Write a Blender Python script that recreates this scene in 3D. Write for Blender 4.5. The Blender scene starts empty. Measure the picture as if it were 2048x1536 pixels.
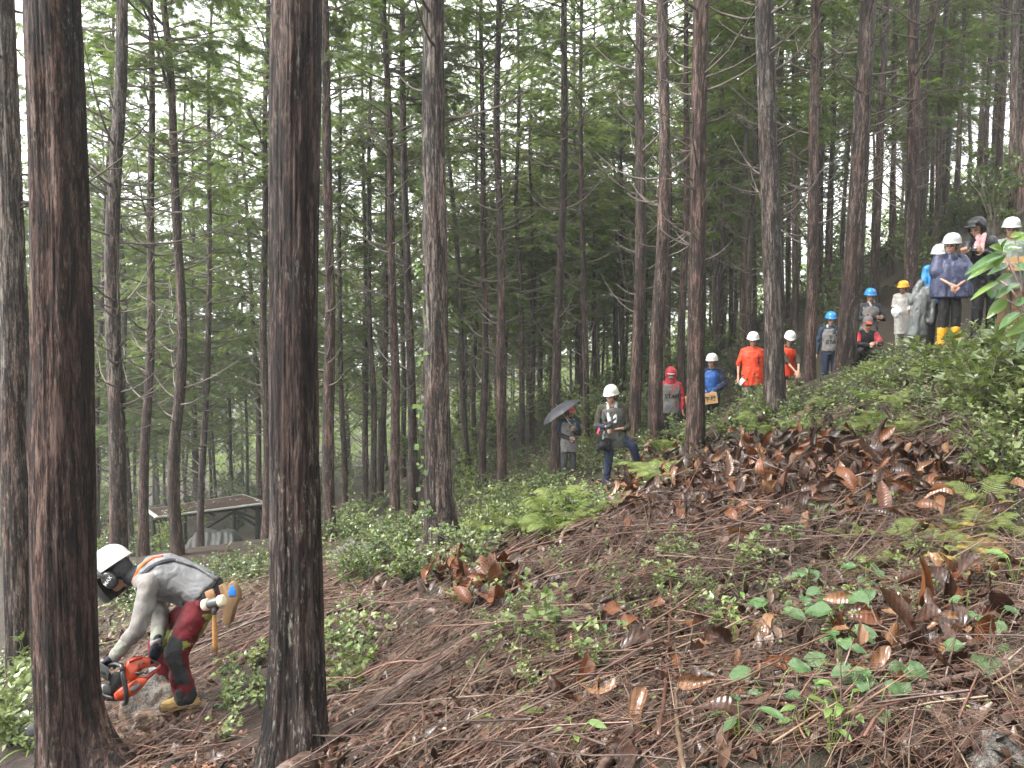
import bpy, math, random
import numpy as np
from mathutils import Matrix, Vector, Quaternion
from mathutils.bvhtree import BVHTree

R = math.radians
rng = np.random.default_rng(11)
random.seed(5)
scene = bpy.context.scene
COL = scene.collection

# ------------------------------------------------------------------ camera
CAM = np.array([0.0, 0.0, 1.55])
PITCH = R(3.0)
FPX = 1538.0
cam_d = bpy.data.cameras.new("camera")
cam_d.sensor_width = 36.0
cam_d.lens = 36.0 * FPX / 2048.0
cam_d.clip_start = 0.05
cam_d.clip_end = 1500
cam_o = bpy.data.objects.new("camera", cam_d)
cam_o.location = CAM
cam_o.rotation_euler = (math.pi / 2 - PITCH, 0, 0)
COL.objects.link(cam_o)
scene.camera = cam_o

# ------------------------------------------------------------------ sky, sun, exposure
SUN_EL, SUN_AZ = R(52), R(-112)          # azimuth from +Y towards +X: light comes from the open valley side
world = bpy.data.worlds.new("World")
scene.world = world
world.use_nodes = True
wn, wl = world.node_tree.nodes, world.node_tree.links
wn.clear()
w_out = wn.new("ShaderNodeOutputWorld")
w_bg = wn.new("ShaderNodeBackground")
w_sky = wn.new("ShaderNodeTexSky")
w_sky.sky_type = 'NISHITA'
w_sky.sun_disc = False
w_sky.sun_elevation = SUN_EL
w_sky.sun_rotation = SUN_AZ
w_sky.dust_density = 6.0
w_sky.air_density = 1.0
w_hs = wn.new("ShaderNodeHueSaturation")
w_hs.inputs["Saturation"].default_value = 0.16
w_mix = wn.new("ShaderNodeMix")
w_mix.data_type = 'RGBA'
w_mix.inputs[0].default_value = 0.62
w_mix.inputs[7].default_value = (9.9, 10.0, 10.0, 1)
wl.new(w_sky.outputs[0], w_hs.inputs["Color"])
wl.new(w_hs.outputs[0], w_mix.inputs[6])
wl.new(w_mix.outputs[2], w_bg.inputs["Color"])
w_bg.inputs["Strength"].default_value = 0.085
wl.new(w_bg.outputs[0], w_out.inputs["Surface"])

sun_d = bpy.data.lights.new("sun", 'SUN')
sun_d.energy = 1.5
sun_d.angle = R(14)
sun_d.color = (1.0, 0.97, 0.92)
sun_o = bpy.data.objects.new("sun", sun_d)
sdir = Vector((math.sin(SUN_AZ) * math.cos(SUN_EL), math.cos(SUN_AZ) * math.cos(SUN_EL), math.sin(SUN_EL)))
sun_o.rotation_euler = (-sdir).to_track_quat('-Z', 'Y').to_euler()
sun_o.location = sdir * 60
COL.objects.link(sun_o)

vs = scene.view_settings
vs.view_transform = 'Standard'
vs.look = 'None'
vs.exposure = 2.65
vs.gamma = 1.0
vs.use_curve_mapping = False
cy = scene.cycles
cy.max_bounces = 4
cy.diffuse_bounces = 2
cy.glossy_bounces = 2
cy.transmission_bounces = 4
cy.transparent_max_bounces = 6
cy.volume_bounces = 0
cy.caustics_reflective = False
cy.caustics_refractive = False
cy.use_denoising = True
cy.use_adaptive_sampling = True
cy.adaptive_threshold = 0.02

# ------------------------------------------------------------------ numeric helpers
FWD = np.array([0, math.cos(PITCH), -math.sin(PITCH)])
UPV = np.array([0, math.sin(PITCH), math.cos(PITCH)])
RGT = np.array([1.0, 0, 0])

def ray(px, py):
    return FWD + (px - 1024.0) / FPX * RGT - (py - 768.0) / FPX * UPV

def at(px, py, d):
    """world point seen at photo pixel (px, py) at depth d metres"""
    return CAM + d * ray(px, py)

def unit(v):
    v = np.asarray(v, float)
    return v / (np.linalg.norm(v, axis=-1, keepdims=True) + 1e-12)

def vhash(ix, iy, iz, seed):
    h = (ix.astype(np.int64) * 374761393 + iy.astype(np.int64) * 668265263 + iz.astype(np.int64) * 2147483647 + seed * 974711) & 0xFFFFFFFF
    h = ((h ^ (h >> 13)) * 1274126177) & 0xFFFFFFFF
    h = (h ^ (h >> 16)) & 0xFFFFFFFF
    return h / 4294967295.0 * 2 - 1

def noise3(p, seed=0):
    p = np.asarray(p, float)
    i = np.floor(p)
    f = p - i
    f = f * f * (3 - 2 * f)
    i = i.astype(np.int64)
    out = 0
    for dx in (0, 1):
        wx = f[..., 0] if dx else 1 - f[..., 0]
        for dy in (0, 1):
            wy = f[..., 1] if dy else 1 - f[..., 1]
            for dz in (0, 1):
                wz = f[..., 2] if dz else 1 - f[..., 2]
                out = out + wx * wy * wz * vhash(i[..., 0] + dx, i[..., 1] + dy, i[..., 2] + dz, seed)
    return out

def fbm(p, octv=3, seed=0):
    a, s, out = 1.0, 1.0, 0
    p = np.asarray(p, float)
    for k in range(octv):
        out = out + a * noise3(p * s, seed + k * 17)
        a *= 0.5
        s *= 2.05
    return out

# ------------------------------------------------------------------ terrain: a smooth surface through measured ground points
GP = []
def gp(px, py, d):
    GP.append(at(px, py, d))
for a in [(1024, 1536, 2.7), (600, 1515, 3.6), (135, 1545, 4.2), (370, 1445, 5.0), (45, 1370, 7.4), (1980, 1536, 2.1),
          (1700, 1300, 3.5), (1300, 1000, 6.2), (1500, 945, 6.5), (1700, 970, 6.2), (1850, 970, 6.0), (2040, 1200, 3.6),
          (880, 1092, 8.9), (240, 1215, 12.6), (287, 1112, 17), (357, 1108, 15.4), (410, 1112, 28), (662, 1085, 16),
          (790, 1048, 18.6), (965, 992, 19.5), (1003, 974, 17.8), (1137, 968, 17.3), (1213, 980, 13.0), (1340, 900, 16.5),
          (1312, 890, 14.2), (1422, 875, 16.5), (1500, 842, 16), (1548, 832, 11.7), (1616, 770, 15.3), (1657, 786, 17),
          (1735, 742, 16.5), (1727, 748, 15.8), (1803, 693, 14.5), (1890, 694, 10), (1965, 674, 10.4), (2022, 666, 11.2),
          (1700, 850, 9), (1900, 760, 8.5), (2040, 800, 6.8), (560, 1180, 8), (760, 1230, 6), (1000, 1200, 5),
          (940, 905, 32), (1000, 868, 42), (700, 985, 36), (500, 1010, 46), (1470, 705, 27), (1700, 610, 26),
          (1900, 490, 23), (1900, 410, 46), (1600, 625, 46), (60, 1140, 24), (60, 1060, 46)]:
    gp(*a)
for p in [(0, 0, 0), (0.6, 1.0, 0.1), (-1.5, 0, -0.6), (2.5, 0, 0.9), (-70, 40, -24), (-60, 95, -19), (0, 100, -9), (60, 100, 17), (75, 30, 26),
          (-50, -25, -17), (50, -25, 15), (0, -30, 0.5), (0, 180, -8), (-90, 180, -18), (90, 180, 14)]:
    GP.append(np.array(p, float))
GP = np.array(GP)

def tps_fit(P, lam):
    n = len(P)
    r2 = ((P[:, None, :2] - P[None, :, :2]) ** 2).sum(-1)
    K = r2 * np.log(r2 + 1e-9) * 0.5
    K += np.eye(n) * lam
    T = np.c_[np.ones(n), P[:, :2]]
    A = np.block([[K, T], [T.T, np.zeros((3, 3))]])
    return np.linalg.solve(A, np.r_[P[:, 2], np.zeros(3)])
TW = tps_fit(GP, 0.5)

def ground(x, y):
    x = np.asarray(x, float)
    y = np.asarray(y, float)
    r2 = (x[..., None] - GP[:, 0]) ** 2 + (y[..., None] - GP[:, 1]) ** 2
    K = r2 * np.log(r2 + 1e-9) * 0.5
    n = len(GP)
    z = K @ TW[:n] + TW[n] + TW[n + 1] * x + TW[n + 2] * y
    q = np.stack([x * 1.1, y * 1.1, np.zeros_like(x)], -1)
    return z + 0.045 * fbm(q, 2, 3)

# the same surface tabulated on two grids, so that thousands of look-ups stay cheap
def _tab(x0, x1, y0, y1, st):
    xs, ys = np.arange(x0, x1 + st, st), np.arange(y0, y1 + st, st)
    X, Y = np.meshgrid(xs, ys)
    return (x0, y0, st, np.concatenate([ground(X[i:i + 40], Y[i:i + 40]) for i in range(0, len(ys), 40)]))
_T1 = _tab(-14, 16, -2, 26, 0.12)
_T2 = _tab(-130, 130, -20, 150, 0.9)
_ground_exact = ground
def _look(T, x, y):
    x0, y0, st, Z = T
    u, v = (x - x0) / st, (y - y0) / st
    i = np.clip(np.floor(u).astype(int), 0, Z.shape[1] - 2)
    j = np.clip(np.floor(v).astype(int), 0, Z.shape[0] - 2)
    u, v = np.clip(u - i, 0, 1), np.clip(v - j, 0, 1)
    return (Z[j, i] * (1 - u) + Z[j, i + 1] * u) * (1 - v) + (Z[j + 1, i] * (1 - u) + Z[j + 1, i + 1] * u) * v
def ground(x, y):
    x, y = np.asarray(x, float), np.asarray(y, float)
    near = (x > -13.9) & (x < 15.9) & (y > -1.9) & (y < 25.9)
    return np.where(near, _look(_T1, x, y), _look(_T2, x, y))

def hit(px, py, tmax=110.0):
    """first ground point along each photo pixel; returns (N,3) and a mask"""
    px = np.atleast_1d(np.asarray(px, float))
    py = np.atleast_1d(np.asarray(py, float))
    d = FWD[None] + ((px - 1024) / FPX)[:, None] * RGT - ((py - 768) / FPX)[:, None] * UPV
    t = np.geomspace(1.2, tmax, 150)
    P = CAM + d[:, None, :] * t[None, :, None]
    below = P[..., 2] < ground(P[..., 0], P[..., 1])
    ok = below.any(1)
    k = np.clip(below.argmax(1), 1, None)
    lo, hi = t[k - 1], t[k]
    for _ in range(9):
        m = (lo + hi) / 2
        Q = CAM + d * m[:, None]
        b = Q[:, 2] < ground(Q[:, 0], Q[:, 1])
        hi = np.where(b, m, hi)
        lo = np.where(b, lo, m)
    Q = CAM + d * hi[:, None]
    Q[:, 2] = ground(Q[:, 0], Q[:, 1])
    return Q, ok

def gnormal(x, y):
    e = 0.15
    gx = (ground(x + e, y) - ground(x - e, y)) / (2 * e)
    gy = (ground(x, y + e) - ground(x, y - e)) / (2 * e)
    return unit(np.stack([-gx, -gy, np.ones_like(gx)], -1))

# ------------------------------------------------------------------ mesh helpers
def np_mesh(name, V, F, mats=(), mi=None, smooth=False):
    V = np.asarray(V, np.float32)
    me = bpy.data.meshes.new(name)
    if isinstance(F, np.ndarray):
        n, k = F.shape
        me.vertices.add(len(V))
        me.vertices.foreach_set("co", V.ravel())
        me.loops.add(n * k)
        me.loops.foreach_set("vertex_index", F.astype(np.int32).ravel())
        me.polygons.add(n)
        me.polygons.foreach_set("loop_start", np.arange(0, n * k, k, dtype=np.int32))
        me.polygons.foreach_set("loop_total", np.full(n, k, np.int32))
    else:
        me.from_pydata([tuple(map(float, v)) for v in V], [], [tuple(int(i) for i in f) for f in F])
    for m in mats:
        me.materials.append(m)
    if mi is not None:
        me.polygons.foreach_set("material_index", np.asarray(mi, np.int32))
    if smooth:
        me.polygons.foreach_set("use_smooth", np.ones(len(me.polygons), bool))
    me.update(calc_edges=True)
    return me

class MB:
    """collects pieces (vertices, faces, material index) into one mesh"""
    def __init__(s):
        s.V, s.F, s.M, s.n = [], [], [], 0
    def add(s, V, F, m=0):
        V = np.asarray(V, float)
        s.V.append(V)
        for f in F:
            s.F.append(tuple(int(i) + s.n for i in f))
            s.M.append(m)
        s.n += len(V)
        return s
    def mesh(s, name, mats, smooth=True):
        return np_mesh(name, np.concatenate(s.V), s.F, mats, s.M, smooth)

def tube(path, rad, sides=6, caps=True, twist=0.0):
    P = np.asarray(path, float)
    n = len(P)
    r = np.broadcast_to(np.asarray(rad, float), (n,))
    T = unit(np.gradient(P, axis=0))
    ref = np.array([0, 0, 1.0]) if abs(T[0, 2]) < 0.9 else np.array([1.0, 0, 0])
    u = unit(np.cross(T, ref))
    for i in range(1, n):
        if np.dot(u[i], u[i - 1]) < 0:
            u[i] = -u[i]
    v = np.cross(T, u)
    a = np.linspace(0, 2 * math.pi, sides, endpoint=False) + twist
    V = P[:, None, :] + r[:, None, None] * (np.cos(a)[None, :, None] * u[:, None, :] + np.sin(a)[None, :, None] * v[:, None, :])
    V = V.reshape(-1, 3)
    i = np.arange(n - 1)[:, None] * sides
    j = np.arange(sides)[None, :]
    j2 = (j + 1) % sides
    F = np.stack([i + j, i + j2, i + sides + j2, i + sides + j], -1).reshape(-1, 4)
    F = [tuple(f) for f in F]
    if caps:
        F.append(tuple(range(sides - 1, -1, -1)))
        F.append(tuple(range((n - 1) * sides, n * sides)))
    return V, F

def tubes_np(paths, rads, sides=3):
    """many equal-length paths (N,n,3) with radii (N,n) -> vertices, quads"""
    P = np.asarray(paths, float)
    N, n, _ = P.shape
    T = unit(np.gradient(P, axis=1))
    ref = np.where(np.abs(T[:, :1, 2:3]) < 0.9, np.array([0, 0, 1.0]), np.array([1.0, 0, 0]))
    u = unit(np.cross(T, ref))
    v = np.cross(T, u)
    a = np.linspace(0, 2 * math.pi, sides, endpoint=False)
    V = P[:, :, None, :] + rads[:, :, None, None] * (np.cos(a)[:, None] * u[:, :, None, :] + np.sin(a)[:, None] * v[:, :, None, :])
    i = (np.arange(N) * n * sides)[:, None, None] + (np.arange(n - 1) * sides)[None, :, None]
    j = np.arange(sides)[None, None, :]
    j2 = (j + 1) % sides
    F = np.stack([i + j, i + j2, i + sides + j2, i + sides + j], -1).reshape(-1, 4)
    return V.reshape(-1, 3), F

def scatter(TV, TF, pos, X, Y, Z, sc):
    """stamp a template at many frames"""
    TV = np.asarray(TV, float)
    sc = np.asarray(sc, float)
    if sc.ndim == 1:
        sc = np.repeat(sc[:, None], 3, 1)
    L = TV[None] * sc[:, None, :]
    V = pos[:, None, :] + L[..., 0:1] * X[:, None, :] + L[..., 1:2] * Y[:, None, :] + L[..., 2:3] * Z[:, None, :]
    F = (np.asarray(TF)[None] + (np.arange(len(pos)) * len(TV))[:, None, None]).reshape(-1, np.asarray(TF).shape[1])
    return V.reshape(-1, 3), F

def frames(d, up):
    X = unit(d)
    Y = unit(np.cross(up, X))
    return X, Y, np.cross(X, Y)

def box(c, s, rot=None):
    c = np.asarray(c, float)
    s = np.asarray(s, float) / 2
    V = np.array([[x, y, z] for x in (-1, 1) for y in (-1, 1) for z in (-1, 1)], float) * s
    if rot is not None:
        V = V @ np.asarray(rot, float).T
    F = [(0, 1, 3, 2), (4, 6, 7, 5), (0, 4, 5, 1), (2, 3, 7, 6), (0, 2, 6, 4), (1, 5, 7, 3)]
    return V + c, F

def obj(name, me, parent=None, loc=None):
    o = bpy.data.objects.new(name, me)
    if parent is not None:
        o.parent = parent
    if loc is not None:
        o.location = tuple(float(a) for a in loc)
    COL.objects.link(o)
    return o

def tag(o, label, cat, group=None):
    o["label"] = label
    o["category"] = cat
    if group:
        o["group"] = group
    return o

def thing(name, label, cat, loc=(0, 0, 0), group=None):
    o = obj(name, None, None, loc)
    o.empty_display_size = 0.1
    return tag(o, label, cat, group)

def kind(o, k):
    o["kind"] = k
    return o

# ------------------------------------------------------------------ materials
def C(r, g, b):
    return (r, g, b, 1.0)

class NT:
    def __init__(s, name):
        s.m = bpy.data.materials.new(name)
        s.m.use_nodes = True
        s.t = s.m.node_tree
        s.t.nodes.clear()
        s.out = s.n("ShaderNodeOutputMaterial")
    def n(s, t, **kw):
        x = s.t.nodes.new(t)
        for k, v in kw.items():
            setattr(x, k, v)
        return x
    def l(s, a, b):
        s.t.links.new(a, b)
    def val(s, sock, v):
        if hasattr(v, "is_output") or isinstance(v, bpy.types.NodeSocket):
            s.l(v, sock)
        else:
            sock.default_value = v
    def coords(s, scale=(1, 1, 1), kind="Object"):
        tc = s.n("ShaderNodeTexCoord")
        mp = s.n("ShaderNodeMapping")
        mp.inputs["Scale"].default_value = scale
        s.l(tc.outputs[kind], mp.inputs["Vector"])
        return mp.outputs[0]
    def noise(s, vec, scale, detail=3, rough=0.55, dist=0.0):
        x = s.n("ShaderNodeTexNoise")
        s.l(vec, x.inputs["Vector"])
        x.inputs["Scale"].default_value = scale
        x.inputs["Detail"].default_value = detail
        x.inputs["Roughness"].default_value = rough
        x.inputs["Distortion"].default_value = dist
        return x.outputs["Fac"]
    def ramp(s, fac, stops, interp='LINEAR'):
        x = s.n("ShaderNodeValToRGB")
        s.l(fac, x.inputs[0])
        cr = x.color_ramp
        cr.interpolation = interp
        while len(cr.elements) < len(stops):
            cr.elements.new(0.5)
        for e, (p, c) in zip(cr.elements, stops):
            e.position = p
            e.color = c if len(c) == 4 else (*c, 1)
        return x.outputs[0]
    def mix(s, fac, a, b, mode='MIX'):
        x = s.n("ShaderNodeMix")
        x.data_type = 'RGBA'
        x.blend_type = mode
        x.clamp_factor = True
        s.val(x.inputs[0], fac)
        s.val(x.inputs[6], a)
        s.val(x.inputs[7], b)
        return x.outputs[2]
    def math(s, op, a, b=0.0, c=0.0):
        x = s.n("ShaderNodeMath", operation=op)
        s.val(x.inputs[0], a)
        s.val(x.inputs[1], b)
        s.val(x.inputs[2], c)
        return x.outputs[0]
    def bump(s, h, strength=0.4, dist=0.01, normal=None):
        x = s.n("ShaderNodeBump")
        x.inputs["Strength"].default_value = strength
        x.inputs["Distance"].default_value = dist
        s.l(h, x.inputs["Height"])
        if normal is not None:
            s.l(normal, x.inputs["Normal"])
        return x.outputs[0]
    def princ(s, color, rough=0.6, spec=0.4, normal=None, metal=0.0, trans=0.0, tcol=None, coat=0.0):
        p = s.n("ShaderNodeBsdfPrincipled")
        s.val(p.inputs["Base Color"], color)
        s.val(p.inputs["Roughness"], rough)
        p.inputs["Specular IOR Level"].default_value = spec
        p.inputs["Metallic"].default_value = metal
        p.inputs["Coat Weight"].default_value = coat
        if normal is not None:
            s.l(normal, p.inputs["Normal"])
        if trans > 0:
            t = s.n("ShaderNodeBsdfTranslucent")
            s.val(t.inputs["Color"], tcol if tcol is not None else color)
            mx = s.n("ShaderNodeMixShader")
            mx.inputs[0].default_value = trans
            s.l(p.outputs[0], mx.inputs[1])
            s.l(t.outputs[0], mx.inputs[2])
            s.l(mx.outputs[0], s.out.inputs["Surface"])
        else:
            s.l(p.outputs[0], s.out.inputs["Surface"])
        return s.m

def plain(name, c1, c2=None, scale=8, rough=0.6, spec=0.35, bump=0.0, bscale=40, metal=0.0, coat=0.0, bdist=0.004):
    t = NT(name)
    v = t.coords()
    f = t.noise(v, scale, 4)
    c2 = c2 or tuple(x * 0.75 for x in c1)
    col = t.ramp(f, [(0.3, c2), (0.7, c1)])
    nrm = None
    if bump:
        nrm = t.bump(t.noise(v, bscale, 3), bump, bdist)
    return t.princ(col, rough, spec, nrm, metal, coat=coat)

def cloth(name, c1, c2=None, rough=0.8, spec=0.2, fold=0.5, scale=9):
    t = NT(name)
    v = t.coords()
    c2 = c2 or tuple(x * 0.72 for x in c1)
    f = t.noise(v, 14, 5, 0.6)
    col = t.ramp(f, [(0.3, c2), (0.68, c1)])
    h = t.math('ADD', t.noise(v, scale, 2, 0.5, 1.5), t.math('MULTIPLY', t.noise(v, 420, 1), 0.06))
    return t.princ(col, rough, spec, t.bump(h, fold, 0.03))

def leafmat(name, cols, rough=0.42, spec=0.5, trans=0.3, nscale=1.2, veins=False, bump=0.0):
    """foliage: colour runs along cols by piece, by object and by a slow noise"""
    t = NT(name)
    geo = t.n("ShaderNodeNewGeometry")
    oi = t.n("ShaderNodeObjectInfo")
    v = t.coords(kind="Object")
    f = t.math('MULTIPLY', geo.outputs["Random Per Island"], 0.55)
    f = t.math('MULTIPLY_ADD', t.noise(v, nscale, 2), 0.5, f)
    f = t.math('MULTIPLY_ADD', oi.outputs["Random"], 0.3, f)
    f = t.math('SUBTRACT', f, 0.16)
    k = len(cols)
    col = t.ramp(f, [(i / max(1, k - 1), c) for i, c in enumerate(cols)])
    tcol = t.mix(0.5, col, C(0.24, 0.34, 0.05))
    nrm = t.bump(t.noise(v, 60, 2), bump, 0.006) if bump else None
    return t.princ(col, rough, spec, nrm, trans=trans, tcol=tcol)

def bark_material(name, hue=0.0, near=False):
    """fibrous cedar/cypress bark: vertical strips, grey weathering, pale lichen flecks"""
    t = NT(name)
    oi = t.n("ShaderNodeObjectInfo")
    tc = t.n("ShaderNodeTexCoord")
    off = t.n("ShaderNodeVectorMath", operation='SCALE')
    rnd = t.n("ShaderNodeCombineXYZ")
    for i in range(3):
        t.l(oi.outputs["Random"], rnd.inputs[i])
    t.l(rnd.outputs[0], off.inputs[0])
    off.inputs["Scale"].default_value = 37.0
    add = t.n("ShaderNodeVectorMath", operation='ADD')
    t.l(tc.outputs["Object"], add.inputs[0])
    t.l(off.outputs[0], add.inputs[1])
    def mp(sc):
        m = t.n("ShaderNodeMapping")
        m.inputs["Scale"].default_value = sc
        t.l(add.outputs[0], m.inputs["Vector"])
        return m.outputs[0]
    strips = t.noise(mp((36, 36, 4.2)), 1.0, 6, 0.70, 0.7)
    broad = t.noise(mp((13, 13, 1.9)), 1.0, 4, 0.62, 0.8)
    fine = t.noise(mp((120, 120, 22)), 1.0, 4, 0.7)
    patch = t.noise(mp((3.6, 3.6, 0.8)), 1.0, 4, 0.6, 0.6)
    fle = t.noise(mp((70, 70, 24)), 1.0, 3, 0.6)
    ht = t.math('MULTIPLY_ADD', broad, 0.45, t.math('MULTIPLY_ADD', fine, 0.28, t.math('MULTIPLY', strips, 0.62)))
    ht = t.math('SUBTRACT', ht, 0.175)
    # flaking plates: long cells with dark seams, each plate a little lighter or darker
    wob = t.n("ShaderNodeVectorMath", operation='SCALE')
    nv = t.n("ShaderNodeTexNoise")
    t.l(mp((22, 22, 7)), nv.inputs["Vector"])
    nv.inputs["Scale"].default_value = 1.0
    t.l(nv.outputs["Color"], wob.inputs[0])
    wob.inputs["Scale"].default_value = 1.6
    vadd = t.n("ShaderNodeVectorMath", operation='ADD')
    t.l(mp((34, 34, 4.6)), vadd.inputs[0])
    t.l(wob.outputs[0], vadd.inputs[1])
    vd = t.n("ShaderNodeTexVoronoi", feature='DISTANCE_TO_EDGE')
    vc = t.n("ShaderNodeTexVoronoi", feature='F1')
    for vx in (vd, vc):
        t.l(vadd.outputs[0], vx.inputs["Vector"])
        vx.inputs["Scale"].default_value = 1.0
    seam = t.ramp(vd.outputs["Distance"], [(0.0, (0, 0, 0)), (0.16, (1, 1, 1))])
    sc_ = t.n("ShaderNodeSeparateColor")
    t.l(vc.outputs["Color"], sc_.inputs[0])
    ht = t.math('ADD', ht, t.math('MULTIPLY_ADD', seam, 0.06, -0.045))
    ht = t.math('ADD', ht, t.math('MULTIPLY_ADD', sc_.outputs[0], 0.075, -0.035))
    base = t.ramp(ht, [(0.41, C(0.006, 0.003, 0.0025)), (0.475, C(0.026, 0.0125, 0.0095)), (0.53, C(0.062, 0.031, 0.024)), (0.60, C(0.135, 0.085, 0.069))])
    grey = t.ramp(ht, [(0.41, C(0.006, 0.005, 0.005)), (0.475, C(0.034, 0.029, 0.026)), (0.53, C(0.085, 0.074, 0.066)), (0.60, C(0.20, 0.182, 0.158))])
    gfac = t.math('MULTIPLY_ADD', oi.outputs["Random"], 0.55, hue)
    sepz = t.n("ShaderNodeSeparateXYZ")
    t.l(tc.outputs["Object"], sepz.inputs[0])
    gfac = t.math('ADD', gfac, t.math('MULTIPLY_ADD', sepz.outputs[2], 0.06, -0.18))    # the foot is redder, the upper trunk greyer
    gfac = t.math('ADD', gfac, t.math('MULTIPLY_ADD', patch, 2.4, -1.2))
    col = t.mix(gfac, base, grey)
    # wet dark streaks running down the bark
    wet = t.ramp(t.noise(mp((3.6, 3.6, 0.16)), 1.0, 3, 0.55, 0.4), [(0.45, (0, 0, 0)), (0.54, (1, 1, 1))])
    col = t.mix(t.math('MULTIPLY', wet, 0.75), col, t.mix(1.0, col, C(0.34, 0.32, 0.35), 'MULTIPLY'))
    # lichen flecks in patches, on the proud strips
    lf = t.ramp(t.math('MULTIPLY_ADD', strips, 0.5, t.math('MULTIPLY', fle, 0.6)), [(0.61, (0, 0, 0)), (0.68, (1, 1, 1))])
    lp = t.ramp(t.noise(mp((2.4, 2.4, 1.2)), 1.0, 3, 0.6), [(0.42, (0, 0, 0)), (0.60, (1, 1, 1))])
    col = t.mix(t.math('MULTIPLY', t.math('MULTIPLY', lf, lp), 0.6), col, C(0.21, 0.215, 0.175))
    nrm = t.bump(ht, 1.0, 0.035 if near else 0.03)
    return t.princ(col, 0.68, 0.3, nrm)

M = {}
M['bark_red'] = bark_material("bark_red", -0.50)
M['bark_grey'] = bark_material("bark_grey", -0.12)
M['bark_near'] = bark_material("bark_near", 0.12, True)
M['bark_nearred'] = bark_material("bark_near_red", -0.22, True)
M['twig_grey'] = plain("twig_grey", (0.16, 0.13, 0.11), (0.06, 0.05, 0.045), 6, 0.75, 0.25)
M['hinoki'] = leafmat("hinoki_foliage", [C(0.030, 0.054, 0.026), C(0.062, 0.098, 0.038), C(0.110, 0.155, 0.052), C(0.175, 0.22, 0.066)], 0.42, 0.5, 0.52, 0.7)
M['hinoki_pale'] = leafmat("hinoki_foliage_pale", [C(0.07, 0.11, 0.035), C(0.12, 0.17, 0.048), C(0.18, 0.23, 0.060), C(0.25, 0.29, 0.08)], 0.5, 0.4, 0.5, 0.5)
M['broad'] = leafmat("broadleaf_foliage", [C(0.08, 0.13, 0.035), C(0.14, 0.20, 0.05), C(0.21, 0.27, 0.07), C(0.29, 0.32, 0.10)], 0.4, 0.5, 0.4, 0.5)  # broadleaf yellow-green, lightened so the colour itself looks sunlit
M['shrub'] = leafmat("shrub_leaf", [C(0.030, 0.055, 0.022), C(0.062, 0.095, 0.036), C(0.115, 0.15, 0.058), C(0.19, 0.22, 0.10)], 0.27, 0.6, 0.22, 2.0)
M['shrub_pale'] = leafmat("shrub_leaf_pale", [C(0.055, 0.085, 0.030), C(0.105, 0.14, 0.048), C(0.17, 0.205, 0.075), C(0.26, 0.285, 0.125)], 0.28, 0.6, 0.25, 2.0)
M['fern'] = leafmat("fern_frond", [C(0.06, 0.09, 0.022), C(0.11, 0.15, 0.036), C(0.165, 0.20, 0.055), C(0.23, 0.25, 0.085)], 0.42, 0.45, 0.35, 2.0)
M['fern_dry'] = leafmat("fern_dry", [C(0.16, 0.11, 0.03), C(0.25, 0.18, 0.05), C(0.34, 0.25, 0.08)], 0.6, 0.3, 0.3, 2.0)
M['fresh'] = leafmat("fresh_leaf", [C(0.045, 0.095, 0.020), C(0.080, 0.15, 0.030), C(0.13, 0.205, 0.042), C(0.19, 0.25, 0.06)], 0.26, 0.6, 0.3, 2.0, bump=0.4)
M['glossy'] = leafmat("glossy_leaf", [C(0.028, 0.068, 0.022), C(0.046, 0.100, 0.030), C(0.075, 0.14, 0.04)], 0.17, 0.65, 0.2, 3.0, bump=0.5)

def deadleaf(name, stops, rough):
    t = NT(name)
    v = t.coords()
    oi = t.n("ShaderNodeObjectInfo")
    geo = t.n("ShaderNodeNewGeometry")
    vv = t.n("ShaderNodeVectorMath", operation='ADD')
    t.l(v, vv.inputs[0])
    t.l(oi.outputs["Location"], vv.inputs[1])
    f = t.math('MULTIPLY_ADD', t.noise(vv.outputs[0], 14, 4, 0.65), 0.7, t.math('MULTIPLY', geo.outputs["Random Per Island"], 0.25))
    f = t.math('MULTIPLY_ADD', oi.outputs["Random"], 0.4, f)
    f = t.math('SUBTRACT', f, 0.17)
    col = t.ramp(f, stops)
    # side veins: oblique lines across the blade (leaf runs along local x)
    sep = t.n("ShaderNodeSeparateXYZ")
    t.l(v, sep.inputs[0])
    ya = t.math('ABSOLUTE', sep.outputs[1])
    vein = t.math('PINGPONG', t.math('MULTIPLY_ADD', ya, -0.62, sep.outputs[0]), 0.011)
    vein = t.math('MULTIPLY', vein, 90.0)
    col = t.mix(t.ramp(vein, [(0.05, (0.45, 0.45, 0.45)), (0.3, (0, 0, 0))]), col, t.mix(1.0, col, C(0.5, 0.42, 0.38), 'MULTIPLY'))
    h = t.math('ADD', t.math('MULTIPLY', vein, 0.7), t.noise(vv.outputs[0], 60, 2))
    return t.princ(col, rough, 0.5, t.bump(h, 0.5, 0.005), trans=0.12)
M['leaf_brown'] = deadleaf("dead_leaf_brown", [(0.1, C(0.007, 0.0035, 0.0025)), (0.42, C(0.022, 0.0095, 0.006)), (0.7, C(0.046, 0.021, 0.013)), (0.95, C(0.095, 0.052, 0.033))], 0.33)
M['leaf_rust'] = deadleaf("dead_leaf_rust", [(0.1, C(0.028, 0.010, 0.005)), (0.4, C(0.082, 0.026, 0.011)), (0.75, C(0.15, 0.055, 0.022)), (0.95, C(0.23, 0.11, 0.05))], 0.33)
M['leaf_tan'] = deadleaf("dead_leaf_tan", [(0.1, C(0.035, 0.016, 0.009)), (0.4, C(0.11, 0.050, 0.024)), (0.75, C(0.20, 0.105, 0.055)), (0.95, C(0.30, 0.19, 0.115))], 0.25)

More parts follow.
